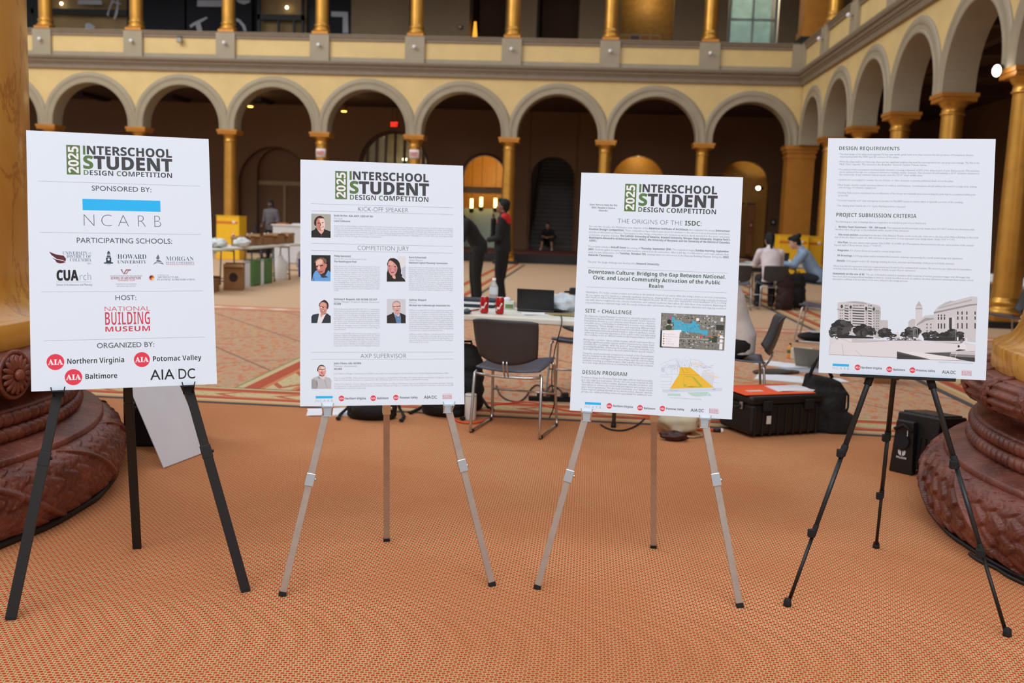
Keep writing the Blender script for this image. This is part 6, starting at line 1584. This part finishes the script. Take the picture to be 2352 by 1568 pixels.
for i in range(6):
    c = ((196,60,50),(226,220,210),(90,120,70),(214,150,60),(230,230,226),(70,90,60))[i]
    bottle('bottle', 'small %s bottle among the cartons on the left tables' % ('red','white','green','orange','clear','dark green')[i], (-6.75+.1*(i%2), 18.0+i*.5, .737), .22, .04, ink(c), m_paper)
carton('large cardboard box with a hand hole under the nearest left table', (-6.25,16.7,0), .3, (.34,.5,.42), hole=True)
carton('low cardboard box under the nearest left table beside the green bag', (-6.55,15.9,0), .1, (.5,.6,.22))
m_grn = mt('green_fabric', (92,132,78), rough=.9, var=.12, vscale=18)
for i, (x, y, w, h) in enumerate(((-6.3,17.75,.42,.48),(-6.3,18.45,.40,.48))):
    t = thing('green_bag', 'tall green fabric bag under the left tables, %s one' % ('nearer','farther')[i], 'bag', (x,y,0), PI/2, 'green bags under the left tables')
    b = MB(); b.box((0,0,h/2),(w,.22,h),m_grn); b.build('body', t, bevel=.03); b = MB(); b.tube([(-.1,-.12,h*.9),(-.08,-.14,h*1.1),(.08,-.14,h*1.1),(.1,-.12,h*.9)],.008,m_grn); b.build('handle', t)
for i, (x, y) in enumerate(((-6.26,17.36),(-6.26,18.12))):
    t = thing('white_panel', 'white board standing upright between the green bags under the tables, %s one' % ('nearer','farther')[i], 'board', (x,y,0), PI/2-.3, 'white boards under the left tables'); b = MB(); b.box((0,0,.24),(.16,.03,.48),m_paper); b.build('sheet', t); b = MB(); b.box((0,-.017,.46),(.16,.004,.03),ink((180,184,186))); b.build('edge_strip', t)
t = thing('drinks_cooler', 'blue drinks cooler with a white lid on the floor beside the left tables', 'cooler', (-6.15,20.8,0))
b = MB(); b.lathe([(0,0),(.16,0),(.18,.02),(.19,.40)], mt('blue_plastic',(42,62,150),rough=.45,var=.03), 24); b.build('body', t); b = MB(); b.lathe([(.20,.40),(.205,.50),(.17,.55),(0,.56)], ink((226,230,232)), 24); b.build('lid', t); b = MB(); b.tube([(-.2,0,.44),(-.23,-.02,.3),(-.2,0,.2)],.012,ink((226,230,232))); b.build('handle', t)
t = thing('water_jug', 'white water jug on the floor behind the drinks cooler', 'jug', (-6.35,19.6,0)); b = MB(); b.lathe([(0,0),(.12,0),(.13,.03),(.13,.35),(.05,.46),(.05,.5),(0,.5)], mt('white_jug_plastic',(226,228,226),rough=.4,var=0), 20); b.build('body', t); b = MB(); b.tube([(.1,0,.40),(.16,0,.36),(.14,0,.2)],.015,m_paper); b.build('handle', t)
# reception table with a cloth in the far arcade
t = thing('reception_table', 'white clothed reception table beside the guard in the far left arcade', 'table', (-7.75,26.2,0))
b = MB(); b.box((0,0,.52),(1.7,.7,1.02),mt('white_table_cloth',(206,206,208),rough=.8,var=.04)); b.build('cloth', t, bevel=.02)
b = MB(); b.box((0,0,1.045),(1.76,.76,.03),ink((226,224,218))); b.build('tabletop', t)
for i in range(4):
    p = papers('pile of leaflets on the white clothed reception table, %s from the left' % ORD[i], (0,0), .26, .3, .1, -1, m_paper if i else ink((206,130,90)), 3, th=.012); p.location = (-8.4+.42*i, 26.1, 1.062); p['group'] = 'leaflets on the reception table'
m_yb = mt('yellow_bin_plastic', (244,190,24), rough=.5, var=.03)
def ybin(label, x0, x1, y, z0, z1, grp='yellow bins'):
    t = thing('yellow_bin', label, 'bin', ((x0+x1)/2, y, 0), 0, grp); w, h = x1-x0, z1
    b = MB(); b.prism([(-w/2*1.03,0),(w/2*1.0,0),(w/2*.98,h),(-w/2*.97,h)], -.3, .3, m_yb); b.build('body', t, bevel=.02)
    b = MB(); b.box((-.02,-.302,h*.86),(w*.9,.006,.07),ink((216,120,20))); b.build('orange_stripe', t)
    b = MB(); b.ell((w*.26,-.306,h*.875),(.05,.006,.04),ink((236,226,210)),10); b.build('sticker', t)
    b = MB(); b.box((0,0,h+.012),(w*.99,.62,.024),m_yb); b.build('lid', t)
ybin('yellow bin with an orange stripe in front of a gold column at far left', -10.52, -9.84, 27.0, 0, 1.22)
ybin('yellow bin with an orange stripe right behind the blue shirted person', 5.02, 5.82, 26.4, 0, 1.24)
ybin('darker lit yellow bin half behind the other at the right pier', 5.86, 6.24, 26.7, 0, 1.22)
t = thing('tripod_stand', 'dark folded stand leaning beside the left yellow bin', 'stand', (-9.45,26.8,0)); b = MB(); b.tube([(0.25,0,0),(0,0,1.05)],.05,m_rub); b.build('pole', t); b = MB(); b.tube([(.25,0,.0),(.4,-.1,.0+.02)],.03,m_rub); b.build('foot', t)
# things on the far right table
papers('white papers on the far table in front of the ponytailed person', (1725,602), .5, .3, .1, TZ, m_paper)
papers('papers under the hands of the blue shirted person at the far table', (1808,606), .3, .24, .2, TZ, m_paper)
t = thing('paper_cup', 'white paper cup beside the blue shirted person on the far table', 'cup', at(1815,612,z=TZ)); b = MB(); b.lathe([(0,0),(.032,0),(.042,.12),(.040,.12)], ink((222,214,196)), 18); b.build('body', t); b = MB(); b.lathe([(.043,.12),(.043,.13),(0,.13)], ink((200,190,176)), 18); b.build('lid', t)
laptop('laptop', 'black laptop on the far table behind the ponytailed person', (3.72,19.15,TZ), PI-.1, .34, .22, mt('black_laptop',(18,18,20)), 100)
# ================================================================== PEOPLE
def lerp(a, b, t): return tuple(Vector(a).lerp(Vector(b), t))
def limb(b, pts, rad, m, n=12):
    for p, r in zip(pts, rad): b.ell(p, r, m, n, k=8)
    b.tube(pts, rad, m, n)
def loft(b, secs, m, n=22):
    """rounded trunk through elliptical sections (centre, half width, half depth)"""
    C = [Vector(c) for c, a, d in secs]; P = []
    for i, (c, a, d) in enumerate(secs):
        t_ = (C[min(i+1, len(C)-1)] - C[max(i-1, 0)]).normalized(); x = Vector((1,0,0)); y = t_.cross(x).normalized()
        P += [C[i] + x*a*math.cos(2*PI*k/n) + y*d*math.sin(2*PI*k/n) for k in range(n)]
    b.add(P, [(i*n+k, i*n+(k+1) % n, (i+1)*n+(k+1) % n, (i+1)*n+k) for i in range(len(C)-1) for k in range(n)], m, True)
    b.add(P[:n], [tuple(range(n-1,-1,-1))], m); b.add(P[-n:], [tuple(range(n))], m)
def trunk(g, s, ex=0, hem=0):
    ch, pv, nk = g('chest'), g('pelvis'), g('neck'); z = Vector((0,0,1))
    L = [(pv-z*(.04+hem), .150+ex+hem*.3, .118+ex), (pv+z*.04, .155+ex, .122+ex), (pv.lerp(ch,.5), .142+ex*1.3, .108+ex*1.2), (ch, .160+ex, .110+ex), (ch.lerp(nk,.5), .165+ex, .100+ex), (ch.lerp(nk,.80), .130+ex, .075+ex), (nk-z*.01, .062+ex*.5, .058+ex*.5)]
    return [(c, a*s, d*s) for c, a, d in L]
def hand(b, w, d, up, m, curl=.5, s=1):
    """palm and five bent fingers from the wrist w along d; up is the back of the hand"""
    w, d, up = Vector(w), Vector(d).normalized(), Vector(up); up = (up - d*up.dot(d)).normalized(); sd = d.cross(up)
    c = w + d*.045*s; R = Matrix((sd, d, up)).transposed()
    b.ell(c, (.040*s,.050*s,.016*s), m, 10, R=R, k=6)
    for i, (o, L) in enumerate(((-.030,.066),(-.010,.076),(.010,.072),(.029,.056))):
        p0 = w + d*.075*s + sd*o*s; p1 = p0 + (d*math.cos(curl*.5) - up*math.sin(curl*.5))*L*.5*s; p2 = p1 + (d*math.cos(curl*1.4) - up*math.sin(curl*1.4))*L*.5*s
        b.tube([p0, p1, p2], [.0095*s,.0088*s,.0075*s], m, 7); b.ell(p2, .0075*s, m, 7, k=5)
    p0 = w + d*.03*s - sd*.034*s; p1 = p0 + (d*.7 - sd*.6 - up*.3).normalized()*.032*s; p2 = p1 + (d - up*.3).normalized()*.028*s
    b.tube([p0, p1, p2], [.012*s,.0105*s,.009*s], m, 7); b.ell(p2, .009*s, m, 7, k=5)
def person(label, loc, rz, J, c, hair='short', s=1, sleeve=1, collar=None, extra=None, hands=(True, True), shoes=True, legs_bare=False):
    """J: joints in local space, facing +y, x to the person's right"""
    t = thing('person', label, 'person', loc, rz)
    sk = mt('skin_%d' % c['skin'][0], c['skin'], rough=.5, var=.04)
    top, bot = mt('cloth_%02x%02x%02x' % c['top'], c['top'], rough=.85, var=.08, vscale=9), mt('cloth_%02x%02x%02x' % c['bottom'], c['bottom'], rough=.85, var=.08, vscale=9)
    hm = mt('hair_%02x' % c['hair'][0], c['hair'], rough=.8, var=.1, vscale=40)
    g = lambda k: Vector(J[k])
    hd = g('head'); fy, fp = J.get('face', (0, 0))
    R = Matrix.Rotation(fy, 3, 'Z') @ Matrix.Rotation(fp, 3, 'X')
    def hp(x, y, z): return hd + R @ Vector((x, y, z))*s
    b = MB()
    b.ell(hp(0,-.012,.035), (.074*s,.094*s,.090*s), sk, 20, R=R, k=14); b.ell(hp(0,.028,-.045), (.055*s,.062*s,.068*s), sk, 16, R=R)
    b.ell(hp(0,.060,-.085), (.028*s,.028*s,.022*s), sk, 10, R=R); b.ell(hp(0,.095,-.018), (.013*s,.020*s,.022*s), sk, 10, R=R); b.ell(hp(0,.088,.005), (.010*s,.012*s,.026*s), sk, 8, R=R)
    for q in (-1, 1):
        b.ell(hp(q*.076,-.010,-.01), (.010*s,.020*s,.032*s), sk, 10, R=R); b.ell(hp(q*.034,.066,.030), (.024*s,.014*s,.010*s), sk, 8, R=R); b.ell(hp(q*.040,.060,-.025), (.026*s,.022*s,.022*s), sk, 8, R=R)
    b.ell(hp(0,.086,-.052), (.026*s,.012*s,.008*s), sk, 8, R=R); b.ell(hp(0,.084,-.064), (.022*s,.012*s,.008*s), sk, 8, R=R)
    limb(b, [lerp(g('neck'), hd, -.05), hp(0,-.02,-.06)], [.058*s,.052*s], sk)
    ch, pv = g('chest'), g('pelvis'); loft(b, trunk(g, s), sk)
    for q, k in ((-1,'l'),(1,'r')):
        limb(b, [g('sh_'+k), g('el_'+k), g('wr_'+k)], [.052*s,.042*s,.029*s], sk)
        if hands[0 if k == 'l' else 1]:
            d = (g('wr_'+k)-g('el_'+k)).normalized() if 'hd_'+k not in J else Vector(J['hd_'+k])
            hand(b, J['wr_'+k], d, J.get('up_'+k, (0,0,1)), sk, J.get('curl', .6), s)
        limb(b, [g('hip_'+k), g('kn_'+k), g('an_'+k)], [.082*s,.055*s,.038*s], sk)
        limb(b, [g('an_'+k), g('toe_'+k)], [.040*s,.030*s], sk)
    b.build('body', t, remesh=.010*max(s,.9), smooth_it=2)
    # face details
    e = MB(); ew, ed = ink((236,232,228)), ink((30,24,22))
    for q in (-1, 1): e.ell(hp(q*.032,.078,.012), .0115*s, ew, 10, k=8); e.ell(hp(q*.032,.0865,.012), .0062*s, ed, 8, k=6)
    e.build('eyes', t)
    e = MB()
    for q in (-1, 1): e.tube([hp(q*.016,.092,.034), hp(q*.034,.090,.039), hp(q*.052,.076,.034)], .0045*s, hm, 6)
    e.build('eyebrows', t)
    e = MB(); e.tube([hp(-.022,.090,-.057), hp(0,.098,-.057), hp(.022,.090,-.057)], .0045*s, mt('lips_%d' % c['skin'][0], tuple(int(v*.72) for v in c['skin']), var=0), 6); e.build('mouth', t)
    # hair
    h = MB()
    h.ell(hp(0,-.024,.052), (.081*s,.098*s,.084*s), hm, 20, R=R, k=12); h.ell(hp(0,-.060,.0), (.076*s,.060*s,.088*s), hm, 16, R=R); h.ell(hp(0,.045,.098), (.060*s,.045*s,.036*s), hm, 12, R=R)
    for q in (-1, 1): h.ell(hp(q*.070,-.03,.03), (.018*s,.05*s,.055*s), hm, 10, R=R)
    if hair == 'pony': limb(h, [hp(0,-.10,.04), hp(0,-.13,-.03), hp(0,-.12,-.13), hp(0,-.11,-.22)], [.035*s,.034*s,.030*s,.016*s], hm); h.ell(hp(0,-.045,-.03), (.082*s,.068*s,.085*s), hm, 14, R=R)
    if hair == 'bun': h.ell(hp(0,-.055,-.03), (.074*s,.058*s,.072*s), hm, 12, R=R); h.ell(hp(0,-.115,.085), (.050*s,.050*s,.048*s), hm, 14, R=R)
    if hair == 'long': h.ell(hp(0,-.06,-.06), (.080*s,.062*s,.13*s), hm, 14, R=R)
    h.build('hair', t, remesh=.008, smooth_it=2)
    # clothes
    u = MB()
    loft(u, trunk(g, s, c.get('loose', .016), c.get('hem', .05)), top)
    limb(u, [g('sh_l'), g('sh_l').lerp(g('neck'),.6)-Vector((0,0,.02))], [.066*s,.066*s], top); limb(u, [g('sh_r'), g('sh_r').lerp(g('neck'),.6)-Vector((0,0,.02))], [.066*s,.066*s], top)
    for k in 'lr':
        w = lerp(J['el_'+k], J['wr_'+k], sleeve)
        limb(u, [g('sh_'+k), lerp(J['sh_'+k], J['el_'+k], .5), g('el_'+k), w], [.074*s,.066*s,.058*s,.045*s], top)
    if collar is None: limb(u, [g('neck')+Vector((0,-.005,-.03)), g('neck')+Vector((0,-.0,.02))], [.072*s,.066*s], top)
    u.build(c.get('top_name','shirt'), t, remesh=.012, smooth_it=3)
    tr = MB()
    tr.ell(pv, (.172*s,.138*s,.13*s), bot, 18)
    for k in 'lr':
        e_ = lerp(J['kn_'+k], J['an_'+k], .12 if legs_bare else .93)
        limb(tr, [g('hip_'+k), lerp(J['hip_'+k], J['kn_'+k], .5), g('kn_'+k), e_], [.105*s,.094*s,.076*s,(.074 if legs_bare else .066)*s], bot)
    tr.build('shorts' if legs_bare else 'trousers', t, remesh=.012, smooth_it=3)
    for k in 'lr':
        f = MB(); sm = mt('shoe_%02x' % c.get('shoe',(24,22,22))[0], c.get('shoe',(24,22,22)), rough=.5, var=.05)
        a, o = g('an_'+k), g('toe_'+k); d = (o-a); d.z = 0; d = d.normalized()
        limb(f, [a-Vector((0,0,.025))-d*.02, lerp(a-Vector((0,0,.04)), o, .5), o], [.050*s,.046*s,.040*s], sm)
        f.build('shoe', t, remesh=.009, smooth_it=2)
    if extra: extra(t, g, hp, s)
    return t
def standing(**k):
    J = dict(head=(0,.02,1.615), neck=(0,0,1.47), chest=(0,0,1.27), pelvis=(0,0,.95), sh_l=(-.185,0,1.40), sh_r=(.185,0,1.40), el_l=(-.25,-.02,1.13), el_r=(.25,-.02,1.13), wr_l=(-.25,.08,.90), wr_r=(.25,.08,.90),
        hip_l=(-.09,0,.90), hip_r=(.09,0,.90), kn_l=(-.10,.02,.49), kn_r=(.10,.02,.49), an_l=(-.11,-.02,.085), an_r=(.11,-.02,.085), toe_l=(-.13,.13,.04), toe_r=(.13,.13,.04))
    J.update(k); return J
def seated(lean=.12, **k):
    J = dict(head=(0,lean+.10,1.20), neck=(0,lean+.02,1.05), chest=(0,lean*.7-.04,.86), pelvis=(0,-.08,.56), sh_l=(-.18,lean-.02,.98), sh_r=(.18,lean-.02,.98), el_l=(-.23,lean+.12,.76), el_r=(.23,lean+.12,.76), wr_l=(-.10,lean+.36,.79), wr_r=(.10,lean+.36,.79),
        hip_l=(-.09,-.04,.54), hip_r=(.09,-.04,.54), kn_l=(-.12,.38,.52), kn_r=(.12,.38,.52), an_l=(-.12,.34,.085), an_r=(.12,.34,.085), toe_l=(-.13,.48,.04), toe_r=(.13,.48,.04))
    J.update(k); return J
BLK = dict(skin=(150,104,82), hair=(13,12,12), top=(26,27,30), bottom=(17,17,18), shoe=(16,16,16), top_name='jacket')
def yoke(t, g, hp, s):
    b = MB(); rm = mt('red_jacket_cloth', (206,32,34), rough=.8, var=.05)
    for q in ('l','r'):
        limb(b, [g('sh_'+q)+Vector((0,-.02,.025)), g('neck')+Vector((0,-.035,-.015))], [.066,.066], rm)
    b.ell(g('neck')+Vector((0,-.075,-.085)), (.14,.06,.085), rm, 16)
    b.build('red_yoke', t, remesh=.010, smooth_it=3)
    b = MB(); b.box(g('chest')+Vector((-.172,.045,.10)), (.012,.07,.06), ink((206,80,76))); b.build('chest_badge', t, bevel=.003)
p = at(1150,697,z=0)
person('person in a black jacket with red shoulders, hand on chin, standing beyond the folding table', p, PI/2-.12, standing(face=(0,.10), sh_l=(-.19,-.02,1.40), el_l=(-.24,.02,1.10), wr_l=(-.06,.22,1.06), el_r=(.17,.20,1.12), wr_r=(.05,.18,1.39), hd_r=(-.25,.15,1), up_r=(0,.6,.1), an_l=(-.11,-.05,.085), an_r=(.11,.10,.085), toe_l=(-.12,.10,.04), toe_r=(.12,.25,.04)), BLK, 'short', 1.02, extra=yoke)
p = at(1092,702,z=0)
person('person in all black clothes leaning forward behind the right edge of the portrait board', p, PI/2+.35, standing(head=(0,.40,1.50), neck=(0,.26,1.38), chest=(0,.13,1.22), pelvis=(0,-.03,.95), sh_l=(-.185,.22,1.32), sh_r=(.185,.22,1.32), el_l=(-.26,.30,1.08), el_r=(.28,.34,1.20), wr_l=(-.12,.46,1.12), wr_r=(.16,.50,1.40)), dict(BLK, top=(22,22,24)), 'short', 1.0)
p = at(622,560,y=27.6); p.z = 0
person('person in a grey uniform shirt and dark trousers standing by the double door', p, PI-.35, standing(face=(.3,-.2), wr_l=(-.12,.24,1.05), wr_r=(.12,.24,1.02)), dict(skin=(84,56,42), hair=(16,14,14), top=(96,92,98), bottom=(20,20,24)), 'long', .98, sleeve=.25)
p = at(1235,590,z=.30)
person('small person in dark top and shorts sitting on the foot of the staircase', (p.x, YG+.18, .30), PI-.1, seated(.16, pelvis=(0,-.10,.28), hip_l=(-.09,-.06,.28), hip_r=(.09,-.06,.28), kn_l=(-.17,.30,.44), kn_r=(.17,.30,.44), an_l=(-.2,.28,.085), an_r=(.2,.28,.085), toe_l=(-.22,.42,.04), toe_r=(.22,.42,.04), head=(0,.20,.93), neck=(0,.12,.79), chest=(0,.03,.60), sh_l=(-.16,.10,.72), sh_r=(.16,.10,.72), el_l=(-.24,.18,.52), el_r=(.24,.18,.52), wr_l=(-.06,.34,.50), wr_r=(.06,.34,.50)), dict(skin=(186,136,108), hair=(16,13,12), top=(22,22,24), bottom=(32,30,34), shoe=(206,200,190)), 'short', .95, sleeve=-.4, legs_bare=True)
person('person in a loose white shirt seated behind the right edge of the map board', (1.09, 7.24, 0), PI/2-.08, seated(.12, pelvis=(0,-.04,.56)), dict(skin=(206,160,134), hair=(36,28,24), top=(206,204,200), bottom=(22,22,24), loose=.018, hem=.04), 'short', 1.06)
person('person with a dark ponytail and white shirt seated with back to the camera', (3.23, 17.27, 0), .06, seated(.16, face=(0,-.35)), dict(skin=(206,160,134), hair=(14,12,12), top=(226,212,214), bottom=(26,26,30)), 'pony', 1.0)
person('person with a hair bun in a blue shirt writing at the far table', (4.10, 17.92, 0), PI/2-.12, seated(.22, face=(0,-.45), head=(0,.36,1.17)), dict(skin=(216,166,140), hair=(16,13,12), top=(146,170,198), bottom=(44,46,52)), 'bun', 1.0, sleeve=.7)
person('person in a dark vest and purple top seated at the left of the far table', (2.42, 18.75, 0), -PI/2+.1, seated(.2), dict(skin=(150,104,82), hair=(12,11,11), top=(30,28,34), bottom=(30,30,36)), 'short', 1.0, sleeve=.1, extra=lambda t, g, hp, s: (lambda b: (b.ell(g('pelvis')+Vector((0,.02,.12)), (.18,.15,.12), mt('purple_cloth',(136,120,170),rough=.85), 16), b.build('purple_hem', t)))(MB()))
